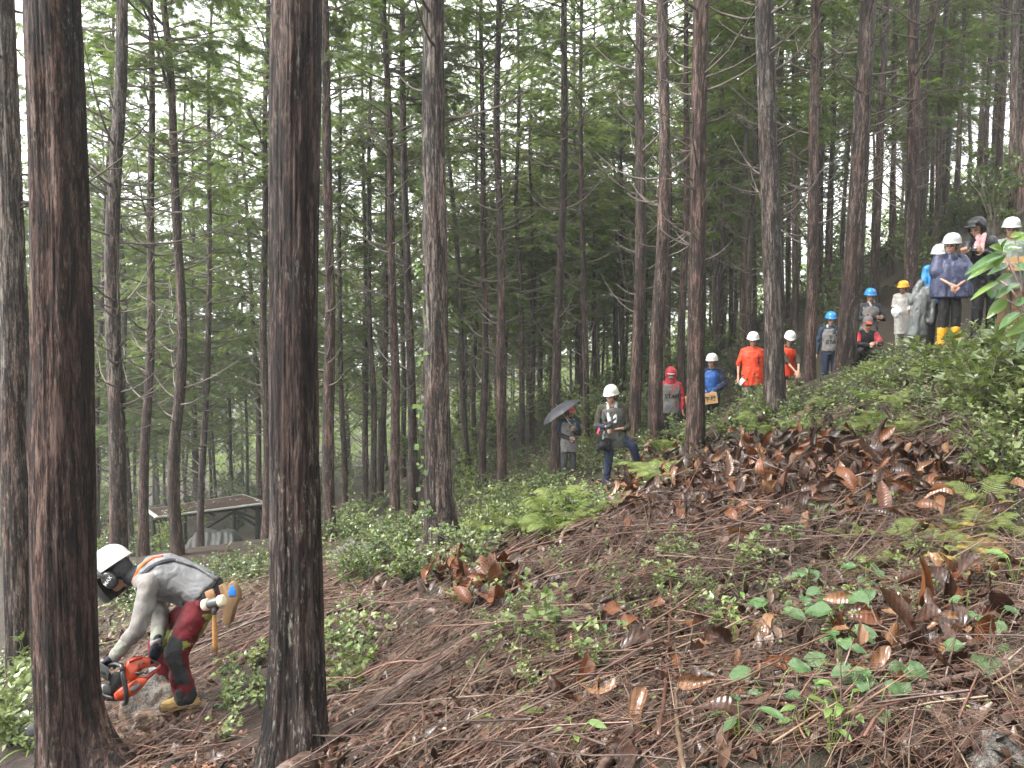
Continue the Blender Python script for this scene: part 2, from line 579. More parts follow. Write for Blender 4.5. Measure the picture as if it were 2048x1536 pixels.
def stickmat(name, stops, rough=0.5):
    t = NT(name)
    oi = t.n("ShaderNodeObjectInfo")
    geo = t.n("ShaderNodeNewGeometry")
    v = t.coords((1, 1, 1))
    f = t.math('MULTIPLY_ADD', t.noise(v, 22, 4, 0.6), 0.55, t.math('MULTIPLY', geo.outputs["Random Per Island"], 0.4))
    f = t.math('MULTIPLY_ADD', oi.outputs["Random"], 0.45, f)
    f = t.math('SUBTRACT', f, 0.2)
    col = t.ramp(f, stops)
    return t.princ(col, rough, 0.45, t.bump(t.noise(v, 90, 3), 0.5, 0.004))
M['stick'] = stickmat("stick_bark", [(0.12, C(0.010, 0.007, 0.006)), (0.4, C(0.040, 0.024, 0.019)), (0.65, C(0.095, 0.060, 0.047)), (0.95, C(0.22, 0.16, 0.125))], 0.36)
M['stick_red'] = stickmat("stick_red", [(0.12, C(0.018, 0.008, 0.006)), (0.45, C(0.068, 0.029, 0.020)), (0.7, C(0.135, 0.066, 0.047)), (0.95, C(0.23, 0.135, 0.10))], 0.38)
M['stick_tan'] = stickmat("stick_tan", [(0.1, C(0.045, 0.028, 0.019)), (0.5, C(0.125, 0.082, 0.053)), (0.95, C(0.26, 0.19, 0.125))], 0.42)
M['litter_leaf'] = stickmat("litter_leaf", [(0.1, C(0.008, 0.005, 0.004)), (0.35, C(0.036, 0.019, 0.013)), (0.62, C(0.095, 0.053, 0.035)), (0.95, C(0.24, 0.155, 0.105))], 0.38)
t = NT("log_bark")
_v = t.coords()
_f = t.noise(_v, 16, 5, 0.65, 0.6)
_c = t.ramp(_f, [(0.28, C(0.014, 0.008, 0.006)), (0.45, C(0.05, 0.028, 0.021)), (0.6, C(0.11, 0.072, 0.056)), (0.8, C(0.24, 0.18, 0.145))])
M['log'] = t.princ(_c, 0.42, 0.5, t.bump(_f, 0.6, 0.01))
t = NT("log_dark")
_v = t.coords()
_f = t.noise(_v, 30, 5, 0.7)
M['log_dark'] = t.princ(t.ramp(_f, [(0.3, C(0.008, 0.006, 0.005)), (0.55, C(0.04, 0.028, 0.022)), (0.8, C(0.11, 0.08, 0.06))]), 0.6, 0.4, t.bump(_f, 0.8, 0.012))

def soil():
    t = NT("forest_soil")
    v = t.coords()
    a = t.noise(v, 2.2, 6, 0.65)
    b = t.noise(v, 30, 5, 0.7)
    c = t.noise(v, 0.35, 3, 0.5)
    col = t.ramp(t.math('MULTIPLY_ADD', b, 0.6, t.math('MULTIPLY', a, 0.4)), [(0.28, C(0.006, 0.0045, 0.0035)), (0.45, C(0.022, 0.0135, 0.010)), (0.6, C(0.055, 0.034, 0.024)), (0.8, C(0.12, 0.082, 0.058))])
    col = t.mix(t.ramp(c, [(0.45, (0, 0, 0)), (0.68, (0.6, 0.6, 0.6))]), col, C(0.018, 0.026, 0.010))
    h = t.math('ADD', b, t.math('MULTIPLY', t.noise(v, 110, 3, 0.7), 0.5))
    return t.princ(col, 0.75, 0.35, t.bump(h, 0.9, 0.03))
M['soil'] = soil()

# ------------------------------------------------------------------ ground sheet
def build_ground():
    n = 330
    u = np.linspace(-1, 1, n)
    gx = np.sinh(u * 5.2) / np.sinh(5.2) * 190
    v = np.linspace(0, 1, n + 40)
    s0, s1 = -3.2, 5.6
    gy = np.sinh(s0 + v * (s1 - s0))
    gy = gy / np.sinh(s1) * 260 + 1.5
    X, Y = np.meshgrid(gx, gy)
    Z = np.concatenate([_ground_exact(X[i:i + 30], Y[i:i + 30]) for i in range(0, len(X), 30)])
    near = np.exp(-np.hypot(X, Y) / 22)
    Z += near * 0.05 * fbm(np.stack([X * 5, Y * 5, X * 0], -1), 3, 9)
    V = np.stack([X, Y, Z], -1).reshape(-1, 3)
    ny, nx = X.shape
    i = np.arange(ny - 1)[:, None] * nx + np.arange(nx - 1)[None]
    F = np.stack([i, i + 1, i + nx + 1, i + nx], -1).reshape(-1, 4)
    o = obj("ground", np_mesh("ground", V, F, [M['soil']], smooth=True))
    kind(o, "structure")
    o["label"] = "dark forest floor sloping up to the right"
build_ground()

# ------------------------------------------------------------------ trees
H_REF = 18.0

def trunk_mesh(name, mats, r0, H, sides, rings, seed, bark=0.0, flare=0.6, buttress=(), bend=0.10, taper=0.72, sink=0.8, low=None):
    """tapered trunk in local coordinates (base at the origin, axis +z), with a flared foot and bark relief"""
    g = np.random.default_rng(seed)
    t = np.linspace(0, 1, rings)
    z = -sink + (H + sink) * (t ** (1.0 if low is None else low))
    h = np.clip(z, 0, None)
    ph = g.uniform(0, 6.28, 4)
    ax = bend * (np.sin(h * 0.45 + ph[0]) * 0.6 + np.sin(h * 0.95 + ph[1]) * 0.25) * np.clip(h / 3, 0, 1)
    ay = bend * (np.sin(h * 0.40 + ph[2]) * 0.6 + np.sin(h * 1.05 + ph[3]) * 0.25) * np.clip(h / 3, 0, 1)
    th = np.linspace(0, 2 * math.pi, sides, endpoint=False)
    rad = r0 * (1 - taper * (h / H)) ** 1.0
    Rr = np.repeat(rad[:, None], sides, 1)
    Rr += (r0 * flare * np.exp(-np.clip(z, -0.2, None) / (0.55 * r0 / 0.15)))[:, None] * (0.35 + 0.25 * np.cos(3 * th + ph[1]) + 0.15 * np.cos(5 * th + ph[2]))[None]
    for (a0, amp, hh, wd) in buttress:
        d = np.cos(th - a0)
        Rr += amp * np.exp(-np.clip(z, -0.3, None) / hh)[:, None] * np.clip(d, 0, 1)[None] ** wd
    Rr = np.maximum(Rr, 0.012)
    if bark:
        c = np.stack([np.cos(th)[None] * 9 * np.ones_like(Rr), np.sin(th)[None] * 9 * np.ones_like(Rr), np.repeat(z[:, None], sides, 1) * 0.8], -1)
        s = fbm(c * 1.0, 3, seed)
        c2 = c * np.array([2.6, 2.6, 1.3])
        s2 = fbm(c2, 2, seed + 5)
        crev = -np.exp(-(s / 0.16) ** 2)
        crev2 = -np.exp(-(s2 / 0.22) ** 2)
        c3 = np.stack([c[..., 0] * 0.25, c[..., 1] * 0.25, np.repeat(z[:, None], sides, 1) * 0.6], -1)
        Rr += bark * (0.8 * crev + 0.45 * crev2 + 0.5 * s) + r0 * 0.09 * fbm(c3, 2, seed + 9)
        # loose plates lifting off
        pl = np.clip(fbm(c * np.array([0.8, 0.8, 2.0]), 2, seed + 3) - 0.55, 0, 1)
        Rr += bark * 1.6 * pl
    else:
        c3 = np.stack([np.cos(th)[None] * 1.6 * np.ones_like(Rr), np.sin(th)[None] * 1.6 * np.ones_like(Rr), np.repeat(z[:, None], sides, 1) * 1.1], -1)
        Rr *= 1 + 0.07 * fbm(c3, 2, seed)
    V = np.stack([ax[:, None] + Rr * np.cos(th)[None], ay[:, None] + Rr * np.sin(th)[None], np.repeat(z[:, None], sides, 1)], -1).reshape(-1, 3)
    i = np.arange(rings - 1)[:, None] * sides
    j = np.arange(sides)[None]
    j2 = (j + 1) % sides
    F = np.stack([i + j, i + j2, i + sides + j2, i + sides + j], -1).reshape(-1, 4)
    return np_mesh(name, V, F, mats, smooth=True)

# a flat hinoki spray: thin fingers fanning off a small axis
def spray_template():
    V, F = [], []
    def finger(ox, ang, ln, w):
        d = np.array([math.cos(ang), math.sin(ang), 0])
        s = np.array([-d[1], d[0], 0]) * w
        o = np.array([ox, 0, 0])
        k = len(V)
        V.extend([o - s * 0.6, o + d * ln * 0.5 + s + np.array([0, 0, -0.02 * ln]), o + d * ln + np.array([0, 0, -0.10 * ln]), o + d * ln * 0.5 - s + np.array([0, 0, -0.02 * ln])])
        F.append((k, k + 3, k + 2, k + 1))
    finger(0.0, 0.0, 1.0, 0.05)
    for x, a, l in [(0.12, 0.75, 0.50), (0.16, -0.8, 0.52), (0.34, 0.68, 0.46), (0.40, -0.66, 0.44), (0.58, 0.6, 0.34), (0.62, -0.6, 0.33)]:
        finger(x, a, l, 0.052)
    return np.array(V), np.array(F)
SPR_V, SPR_F = spray_template()

def crown_mesh(name, seed, dead0, live0, H=H_REF, dense=1.0, width=2.3, leafm='hinoki', nlimb=95, size=0.30):
    """limbs up the trunk: bare dead ones low down, drooping foliage sprays higher up"""
    g = np.random.default_rng(seed)
    limbs_p, limbs_r = [], []
    tw_p, tw_r = [], []
    pos, dirs, nrm, scl = [], [], [], []
    hs = np.sort(dead0 + (H * 0.985 - dead0) * g.uniform(0, 1, nlimb) ** 0.95)
    for h in hs:
        az = g.uniform(0, 2 * math.pi)
        live = h > live0 + g.normal(0, 0.5)
        f = np.clip((h - live0) / (H - live0), 0, 1)
        if live:
            L = width * (0.45 + 0.55 * min(1, f / 0.18)) * (1 - f) ** 0.62 * g.uniform(0.7, 1.2) + 0.25
            if f < 0.12:
                L *= 1.1
        else:
            L = g.uniform(0.35, 1.0) * (1.0 + 0.9 * (h - dead0) / max(0.1, live0 - dead0)) * (1.25 if g.random() < 0.3 else 0.8)
        e0 = g.uniform(-0.12, 0.35) if live else g.uniform(-0.15, 0.30)
        rise = g.uniform(0.1, 0.45) if live else g.uniform(0.35, 1.0)
        u = np.array([math.cos(az), math.sin(az), 0])
        side = np.array([-u[1], u[0], 0])
        k = 6
        s = np.linspace(0, 1, k)
        wob = g.normal(0, 0.04, k).cumsum() * L * 0.5
        zc = L * (e0 * s + rise * (s ** 2) * 0.8)
        if live:
            zc = zc - L * 0.42 * np.clip(s - 0.55, 0, 1) ** 1.3 * 1.6
        P = np.array([0, 0, h]) + (L * s)[:, None] * u + wob[:, None] * side + zc[:, None] * np.array([0, 0, 1.0])
        rr = (0.011 + 0.006 * L) * (1 - 0.85 * s) + 0.002
        limbs_p.append(P)
        limbs_r.append(rr)
        nt = int((9 if live else 4) * max(0.5, L / 1.6))
        for q in range(nt):
            sq = g.uniform(0.22 if live else 0.3, 1.0)
            b = np.array([np.interp(sq, s, P[:, c]) for c in range(3)])
            sg = 1 if q % 2 else -1
            dv = unit(u * g.uniform(0.35, 0.9) + side * sg * g.uniform(0.4, 1.0) + np.array([0, 0, g.uniform(-0.25, 0.25)]))
            tl = L * g.uniform(0.18, 0.42) * (1.15 - sq * 0.5)
            ts = np.linspace(0, 1, 4)
            droop = -0.32 if live else 0.25
            TP = b + (tl * ts)[:, None] * dv + (tl * droop * ts ** 2)[:, None] * np.array([0, 0, 1.0])
            tw_p.append(TP)
            tw_r.append(0.0045 * (1 - 0.7 * ts) + 0.0012)
            if live:
                ns = max(2, int(round(1.6 * dense * (2 + tl / 0.11))))
                for w in range(ns):
                    a = g.uniform(0.15, 1.0)
                    p = np.array([np.interp(a, ts, TP[:, c]) for c in range(3)])
                    d = unit(dv + side * g.normal(0, 0.55) + u * g.normal(0.15, 0.4) + np.array([0, 0, g.normal(-0.38, 0.3)]))
                    pos.append(p)
                    dirs.append(d)
                    nrm.append(unit(np.array([g.normal(0, 0.35), g.normal(0, 0.35), 1.0])))
                    scl.append(size * 0.76 * g.uniform(0.6, 1.25))
    # leader shoots
    for q in range(14):
        a = g.uniform(0, 6.28)
        pos.append(np.array([0, 0, H - g.uniform(0, 0.9)]))
        dirs.append(unit(np.array([math.cos(a), math.sin(a), 0.6])))
        nrm.append(unit(np.array([0.3, 0.2, 1.0])))
        scl.append(size)
    V1, F1 = tubes_np(np.array(limbs_p), np.array(limbs_r), 5)
    V2, F2 = tubes_np(np.array(tw_p), np.array(tw_r), 3)
    X, Y, Z = frames(np.array(dirs), np.array(nrm))
    V3, F3 = scatter(SPR_V, SPR_F, np.array(pos), X, Y, Z, np.array(scl))
    V = np.concatenate([V1, V2, V3])
    F = np.concatenate([F1, F2 + len(V1), F3 + len(V1) + len(V2)])
    mi = np.r_[np.zeros(len(F1) + len(F2)), np.ones(len(F3))]
    return np_mesh(name, V, F, [M['twig_grey'], M[leafm]], mi, smooth=False)

CROWN = {
    # dead limbs start, live foliage start (metres up an 18 m tree)
    'mid': [crown_mesh("crown_mid", 100 + i, 2.4, 8.6 + 0.6 * i, dense=0.95, nlimb=106, size=0.25) for i in range(3)],
    'high': [crown_mesh("crown_high", 120 + i, 2.8, 11.0 + 0.5 * i, dense=0.95, nlimb=105, size=0.25) for i in range(3)],
    'low': [crown_mesh("crown_low", 140 + i, 1.6, 4.0 + 0.8 * i, dense=1.2, nlimb=128, width=2.5, size=0.25) for i in range(3)],
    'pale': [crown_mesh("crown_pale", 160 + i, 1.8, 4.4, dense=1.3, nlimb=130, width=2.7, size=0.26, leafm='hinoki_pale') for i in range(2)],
    'near': [crown_mesh("crown_near", 180, 4.6, 11.5, dense=1.2, nlimb=70, size=0.25)],
}
TRUNK = {
    'red': [trunk_mesh("trunk_red", [M['bark_red']], 0.12, H_REF, 14, 30, 300 + i, bend=0.10) for i in range(4)],
    'grey': [trunk_mesh("trunk_grey", [M['bark_grey']], 0.12, H_REF, 14, 30, 320 + i, bend=0.12) for i in range(4)],
    'crook': [trunk_mesh("trunk_crooked", [M['bark_red']], 0.12, H_REF, 14, 44, 340 + i, bend=0.20) for i in range(2)],
}

def place_tree(name, base, top_dir, dia, H, label, group=None, bark='red', crown='mid', spin=None, trunk=None, cseed=None):
    """Empty at the foot, leaning along top_dir; trunk and crown are its parts"""
    t = thing(name, label, 'tree', base, group)
    q = Vector((0, 0, 1)).rotation_difference(Vector(tuple(top_dir)))
    spin = random.uniform(0, 6.28) if spin is None else spin
    t.rotation_mode = 'QUATERNION'
    t.rotation_quaternion = q @ Quaternion((0, 0, 1), spin)
    if trunk is None:
        k = obj("trunk", random.choice(TRUNK[bark]), t)
        k.scale = (dia / 0.24, dia / 0.24, H / H_REF)
    else:
        k = obj("trunk", trunk, t)
    if crown:
        c = obj("crown", random.choice(CROWN[crown]), t)
        w = random.uniform(0.85, 1.2)
        c.scale = (w, w, H / H_REF)
        c.rotation_euler = (0, 0, random.uniform(0, 6.28))
    return t

def lean_from(px_top, px_base, py_base, depth):
    """trunk direction so that it runs from its foot to px_top at the picture's upper edge, at constant depth"""
    a = at(px_base, py_base, depth)
    d = ray(px_top, 0)
    v = CAM + d * (a[1] / d[1]) - a
    return unit(v)

# --- the four large trees in front, each with its own relief
def big_tree(px_top, px_base, py_base, depth, dia, H, label, mat, seed, sides, rings, buttress, flare, crown, bark):
    base = at(px_base, py_base, depth)
    base[2] = float(ground(base[0], base[1])) 
    me = trunk_mesh("trunk", [mat], dia / 2, H, sides, rings, seed, bark=bark, flare=flare, buttress=buttress, bend=0.03, taper=0.62, low=1.35)
    d = lean_from(px_top, px_base, py_base, depth)
    t = place_tree("cypress_tree", base, d, dia, H, label, None, trunk=me, crown=crown, spin=0.0)
    return t, base, d

TREE_CUT, CUT_BASE, CUT_DIR = big_tree(93, 138, 1545, 4.2, 0.305, 17, "thick reddish trunk with flaring root that the chainsaw is cutting", M['bark_nearred'], 41, 150, 460,
         [(R(2), 0.36, 0.20, 5), (R(-30), 0.10, 0.15, 5), (R(265), 0.05, 0.12, 4)], 0.14, 'near', 0.0075)
big_tree(594, 598, 1512, 3.6, 0.245, 17, "thick dark wet trunk with peeling red bark at its foot, beside the long fallen log", M['bark_near'], 57, 150, 460,
         [(R(-40), 0.07, 0.22, 4), (R(-120), 0.06, 0.2, 4), (R(190), 0.05, 0.2, 4)], 0.35, 'near', 0.0065)
big_tree(868, 878, 1092, 8.9, 0.30, 18, "large straight trunk with green vine climbing its edge and flared foot", M['bark_near'], 63, 90, 260,
         [(R(-20), 0.17, 0.36, 3), (R(160), 0.05, 0.3, 4)], 0.4, 'near', 0.007)
big_tree(8, 45, 1372, 7.4, 0.27, 17, "lichen-flecked grey trunk directly behind the tree being cut", M['bark_near'], 71, 90, 240,
         [], 0.3, 'near', 0.007)
big_tree(1531, 1550, 832, 11.7, 0.31, 18, "thick trunk, half pale and half dark, in front of the orange bibs", M['bark_near'], 83, 72, 200,
         [(R(-60), 0.05, 0.3, 4)], 0.35, 'high', 0.006)
big_tree(1402, 1392, 862, 12.2, 0.285, 18, "dark trunk in front of the person holding the long wooden board", M['bark_nearred'], 87, 72, 200,
         [], 0.35, 'high', 0.006)
big_tree(1741, 1690, 700, 13.6, 0.335, 18, "stout smooth red trunk leaning behind the squatting person", M['bark_nearred'], 91, 64, 180,
         [], 0.3, 'high', 0.004)

# --- measured trunks: x at the upper edge, foot x and y, width in pixels, diameter in metres
ROWS = [
 (235, 240, 1215, 33, .27, 'grey', 'mid', "pale flaky trunk behind the saw operator's white helmet"),
 (220, 262, 1060, 15, .24, 'grey', 'low', "thin pale tan trunk close beside the flaky trunk left of the shed"),
 (306, 287, 1112, 19, .21, 'red', 'mid', "slim dark red trunk standing at the left end of the open shed"),
 (332, 357, 1106, 22, .22, 'crook', 'mid', "crooked slim trunk standing in front of the open shed roof"),
 (425, 400, 1050, 14, .20, 'grey', 'low', "dark branchy trunk rising behind the shed roof's middle"),
 (368, 350, 1060, 12, .20, 'grey', 'low', "thin dark trunk just behind the crooked trunk"),
 (530, 534, 1105, 17, .24, 'red', 'mid', "brown trunk close beside the right end of the open shed"),
 (646, 661, 1086, 23, .24, 'red', 'mid', "smooth dark red trunk just right of the thick wet trunk"),
 (672, 690, 1054, 12, .20, 'grey', 'low', "thin dark trunk right behind the smooth dark red trunk"),
 (728, 731, 1028, 11, .20, 'grey', 'low', "thin tan trunk, left of a group of three in the valley"),
 (738, 746, 1032, 13, .22, 'grey', 'mid', "dark middle trunk of a group of three in the valley"),
 (780, 762, 1015, 12, .21, 'grey', 'mid', "slanting tan trunk, right one of a group of three in the valley"),
 (772, 791, 1048, 19, .23, 'red', 'mid', "red-brown trunk left of the pair beside the vine-clad tree"),
 (805, 826, 1036, 18, .23, 'red', 'mid', "red-brown trunk touching the vine-clad tree's left edge"),
 (878, 937, 985, 12, .20, 'grey', 'low', "dark leaning trunk just right of the vine-clad tree"),
 (957, 948, 965, 10, .20, 'grey', 'pale', "pale thin trunk right of the dark leaning trunk"),
 (967, 965, 992, 15, .19, 'red', 'mid', "slender straight red trunk in the ferny gap mid-slope"),
 (995, 1004, 974, 19, .22, 'red', 'mid', "straight red-brown trunk with bare upturned branches mid-slope"),
 (1035, 1043, 905, 12, .20, 'grey', 'low', "dark thin trunk midway between the red-brown trunk and the umbrella"),
 (1064, 1066, 880, 9, .20, 'grey', 'low', "very thin dark trunk left of the umbrella"),
 (1082, 1080, 880, 8, .20, 'grey', 'pale', "very thin brown trunk beside the umbrella's lower rim"),
 (1125, 1112, 890, 18, .22, 'red', 'mid', "dark red trunk rising right behind the umbrella"),
 (1160, 1172, 905, 13, .20, 'red', 'mid', "thin trunk between the umbrella and the white-helmeted photographer"),
 (1187, 1188, 860, 9, .20, 'grey', 'low', "very thin trunk directly left of the photographer's helmet"),
 (1226, 1229, 840, 8, .20, 'grey', 'low', "thin grey trunk behind the photographer's helmet"),
 (1243, 1244, 800, 10, .21, 'grey', 'low', "dark thin trunk just right of the photographer's helmet"),
 (1284, 1268, 860, 24, .25, 'red', 'mid', "straight trunk with upswept dead branches right of the photographer"),
 (1322, 1311, 890, 27, .25, 'red', 'mid', "light-edged trunk standing left of the red-hooded person"),
 (1336, 1334, 860, 12, .20, 'grey', 'mid', "thin dark trunk directly behind the red hood"),
 (1372, 1364, 800, 15, .20, 'red', 'mid', "trunk behind the dark one with the wooden board"),
 (1433, 1428, 780, 10, .20, 'grey', 'low', "thin trunk behind the blue-jacketed person's helmet"),
 (1452, 1442, 760, 9, .20, 'grey', 'low', "thin dark trunk a step right of the blue jacket"),
 (1472, 1462, 720, 9, .20, 'grey', 'low', "thin trunk left of the orange bib's shoulder"),
 (1491, 1484, 740, 12, .20, 'grey', 'mid', "dark trunk right behind the orange bib's left shoulder"),
 (1513, 1508, 700, 9, .20, 'grey', 'low', "thin trunk above the orange bib's white helmet"),
 (1556, 1562, 760, 13, .22, 'red', 'mid', "dark trunk half hidden by the thick half-pale trunk"),
 (1595, 1588, 720, 12, .20, 'grey', 'mid', "thin dark trunk right of the person bending at the stump"),
 (1636, 1616, 770, 22, .22, 'red', 'mid', "straight red trunk between the stump and the blue helmet with tool belt"),
 (1649, 1636, 700, 12, .22, 'grey', 'mid', "dark trunk pressed behind the straight red trunk"),
 (1668, 1660, 640, 9, .20, 'grey', 'low', "thin mossy trunk above the blue helmet with tool belt"),
 (1765, 1748, 640, 16, .23, 'grey', 'mid', "mottled grey trunk behind the crossed-arms person"),
 (1792, 1780, 610, 11, .20, 'red', 'mid', "slim red-brown trunk just left of the yellow helmet"),
 (1838, 1814, 645, 27, .27, 'red', 'mid', "sturdy red trunk rising behind the yellow helmet"),
 (1853, 1844, 560, 10, .20, 'grey', 'low', "thin dark trunk right of the sturdy red trunk"),
 (1905, 1890, 460, 10, .20, 'grey', 'mid', "slim grey trunk left of the black hood"),
 (1926, 1911, 470, 11, .20, 'grey', 'mid', "slim grey trunk directly above the black hood's peak"),
 (1986, 1962, 430, 11, .20, 'grey', 'mid', "slanting dark trunk just right of the black hood"),
 (2012, 1990, 440, 12, .20, 'grey', 'mid', "dark trunk behind the pale green helmet's left side"),
 (2038, 2019, 450, 16, .22, 'grey', 'mid', "mottled trunk right behind the pale green helmet"),
 (2050, 2043, 460, 14, .20, 'grey', 'mid', "dark trunk at the clump right of the pale green helmet"),
]
TAKEN = []
for (xt, xb, yb, w, dia, bk, cr, lab) in ROWS:
    depth = dia * FPX / w
    base = at(xb, yb, depth)
    base[2] = float(ground(base[0], base[1])) - 0.05
    d = lean_from(xt, xb, yb, depth)
    if cr == 'mid' and depth < (20 if xb > 900 else 11):
        cr = 'high'
    place_tree("cypress_tree", base, d, dia * 1.05, random.uniform(16.5, 20), lab, None, bk, cr)
    TAKEN.append(base[:2])

# --- the rest of the plantation behind
def fill_trees(n, dmin, dmax, xlo, xhi, sep, label, group, crowns, seed, hr=(14, 19)):
    g = np.random.default_rng(seed)
    made = 0
    for _ in range(n * 30):
        if made >= n:
            break
        d = dmin + (dmax - dmin) * g.uniform(0, 1) ** 0.75
        x = g.uniform(xlo, xhi)
        P = at(x, 700, d)
        if any((P[0] - q[0]) ** 2 + (P[1] - q[1]) ** 2 < sep ** 2 for q in TAKEN):
            continue
        TAKEN.append(P[:2])
        base = np.array([P[0], P[1], float(ground(P[0], P[1])) - 0.05])
        dv = unit(np.array([g.normal(0, 0.018), g.normal(0, 0.018), 1.0]))
        place_tree("cypress_tree", base, dv, g.uniform(0.17, 0.26), g.uniform(*hr), label, group, 'grey' if g.random() < 0.6 else 'red', crowns[int(g.integers(len(crowns)))])
        made += 1
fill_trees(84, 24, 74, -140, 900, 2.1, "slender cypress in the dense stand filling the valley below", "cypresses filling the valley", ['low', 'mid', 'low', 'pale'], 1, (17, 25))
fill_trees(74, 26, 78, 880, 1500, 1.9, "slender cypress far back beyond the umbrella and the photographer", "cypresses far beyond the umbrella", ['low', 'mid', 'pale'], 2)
fill_trees(78, 20, 66, 1450, 2200, 1.7, "slender cypress on the dark hillside rising behind the helmeted onlookers", "cypresses on the hillside behind", ['mid', 'high', 'low'], 3)

# the plantation goes on uphill and behind the viewpoint: these unseen trees are added to shade the slope
def rear_trees():
    g = np.random.default_rng(17)
    made = 0
    while made < 30:
        x, y = g.uniform(-11, 22), g.uniform(-19, 12)
        if abs(x) < 2.0 and abs(y) < 2.0:
            continue
        if y > 0 and abs(x) < y * 0.72 + 2.2:
            continue
        if x < -4 and y > -5:
            continue
        if any((x - q[0]) ** 2 + (y - q[1]) ** 2 < 2.6 ** 2 for q in TAKEN):
            continue
        TAKEN.append(np.array([x, y]))
        base = np.array([x, y, float(ground(x, y)) - 0.1])
        place_tree("cypress_tree", base, unit(np.array([g.normal(0, .02), g.normal(0, .02), 1.0])), g.uniform(.2, .3), g.uniform(16, 20), "tall cypress of the plantation uphill of the leaf pile, added beyond the view for its shade", "cypresses behind the viewpoint", 'grey', 'high')
        made += 1
    made = 0
    while made < 6:
        r, a = g.uniform(17, 46), g.uniform(R(115), R(425))
        x, y = r * math.cos(a), r * math.sin(a)
        if y > 0 and abs(x) < y * 0.80 + 6:
            continue
        if any((x - q[0]) ** 2 + (y - q[1]) ** 2 < 2.4 ** 2 for q in TAKEN):
            continue
        TAKEN.append(np.array([x, y]))
        base = np.array([x, y, float(ground(x, y)) - 0.1])
        place_tree("cypress_tree", base, unit(np.array([g.normal(0, .02), g.normal(0, .02), 1.0])), g.uniform(.2, .3), g.uniform(16, 20), "branchy cypress of the plantation far behind the saw operator's back, added beyond the view to dim the low sky", "branchy cypresses behind the viewpoint", 'grey', 'low')
        made += 1
rear_trees()

# ------------------------------------------------------------------ people: pieces are fused by a voxel remesh into continuous surfaces
JOBS = []
def fuse(name, pieces, voxel, mats, parent, smooth=4, fold=0.0, fscale=9.0, cls=None, extra=None, seed=0, stretch=(1, 1, 1), cut=None):
    b = MB()
    for V, F in pieces:
        b.add(V, F)
    me = b.mesh("tmp", [], True)
    o = bpy.data.objects.new("tmp", me)
    COL.objects.link(o)
    m = o.modifiers.new("r", 'REMESH')
    m.mode = 'VOXEL'
    m.voxel_size = voxel
    if smooth:
        s = o.modifiers.new("s", 'SMOOTH')
        s.factor = 0.5
        s.iterations = smooth
    holder = bpy.data.objects.new(name, bpy.data.meshes.new(name))
    holder.parent = parent
    COL.objects.link(holder)
    JOBS.append((o, holder, name, mats, fold, fscale, cls, extra, seed, stretch, cut))
    return holder

def finish_jobs():
    dg = bpy.context.evaluated_depsgraph_get()
    for (o, holder, name, mats, fold, fscale, cls, extra, seed, stretch, cut) in JOBS:
        me = bpy.data.meshes.new_from_object(o.evaluated_get(dg))
        n = len(me.vertices)
        co = np.zeros(n * 3, np.float32)
        me.vertices.foreach_get("co", co)
        co = co.reshape(-1, 3).astype(float)
        if fold and n:
            no = np.zeros(n * 3, np.float32)
            me.vertices.foreach_get("normal", no)
            no = no.reshape(-1, 3)
            q = co * fscale * np.array(stretch)
            w = fbm(q + 0.35 * np.stack([noise3(co * 7, 5), noise3(co * 7, 6), noise3(co * 7, 7)], -1), 3, seed)
            rid = 1 - np.abs(w) * 2.2
            co = co + no * (fold * (0.6 * rid + 0.5 * w))[:, None]
        faces = [tuple(p.vertices) for p in me.polygons]
        cen = np.array([co[list(f)].mean(0) for f in faces]) if faces else np.zeros((0, 3))
        mi = np.zeros(len(faces), int)
        if cls is not None:
            mi = cls(cen)
        if cut is not None:
            keep = ~cut(cen)
            faces = [f for f, k in zip(faces, keep) if k]
            mi = mi[keep]
        b = MB()
        b.V.append(co)
        b.F = list(faces)
        b.M = list(map(int, mi))
        b.n = len(co)
        for (V, F, m) in (extra or []):
            b.add(V, F, m)
        nm = b.mesh(name, mats, True)
        old = holder.data
        holder.data = nm
        bpy.data.meshes.remove(old)
        tm = o.data
        bpy.data.objects.remove(o)
        bpy.data.meshes.remove(tm)
        bpy.data.meshes.remove(me)
    JOBS.clear()

def frame_of(d, ref=(0, 0, 1)):
    d = unit(d)
    ref = np.asarray(ref, float)
    if abs(np.dot(d, unit(ref))) > 0.95:
        ref = np.array([1.0, 0.2, 0])
    u = unit(np.cross(d, ref))
    return d, u, np.cross(d, u)

def capsule(p0, p1, r0, r1, n=12, flat=1.0, ref=(0, 0, 1)):
    p0, p1 = np.asarray(p0, float), np.asarray(p1, float)
    L = np.linalg.norm(p1 - p0)
    d, u, v = frame_of(p1 - p0 if L > 1e-6 else (0, 0, 1), ref)
    pos, rad = [], []
    for a in np.linspace(-86, 0, 5):
        pos.append(p0 + d * r0 * math.sin(R(a))); rad.append(r0 * math.cos(R(a)))
    for a in np.linspace(0, 86, 5):
        pos.append(p1 + d * r1 * math.sin(R(a))); rad.append(r1 * math.cos(R(a)))
    return loft(pos, [u] * 10, [v] * 10, rad, np.array(rad) * flat, n)

def loft(cs, us, vs_, rx, ry, n=16):
    a = np.linspace(0, 2 * math.pi, n, endpoint=False)
    V = np.concatenate([np.asarray(c)[None] + np.cos(a)[:, None] * x * np.asarray(u)[None] + np.sin(a)[:, None] * y * np.asarray(v)[None] for c, u, v, x, y in zip(cs, us, vs_, rx, ry)])
    k = len(cs)
    F = []
    for i in range(k - 1):
        for j in range(n):
            F.append((i * n + j, i * n + (j + 1) % n, (i + 1) * n + (j + 1) % n, (i + 1) * n + j))
    F.append(tuple(range(n - 1, -1, -1)))
    F.append(tuple(range((k - 1) * n, k * n)))
    return V, F

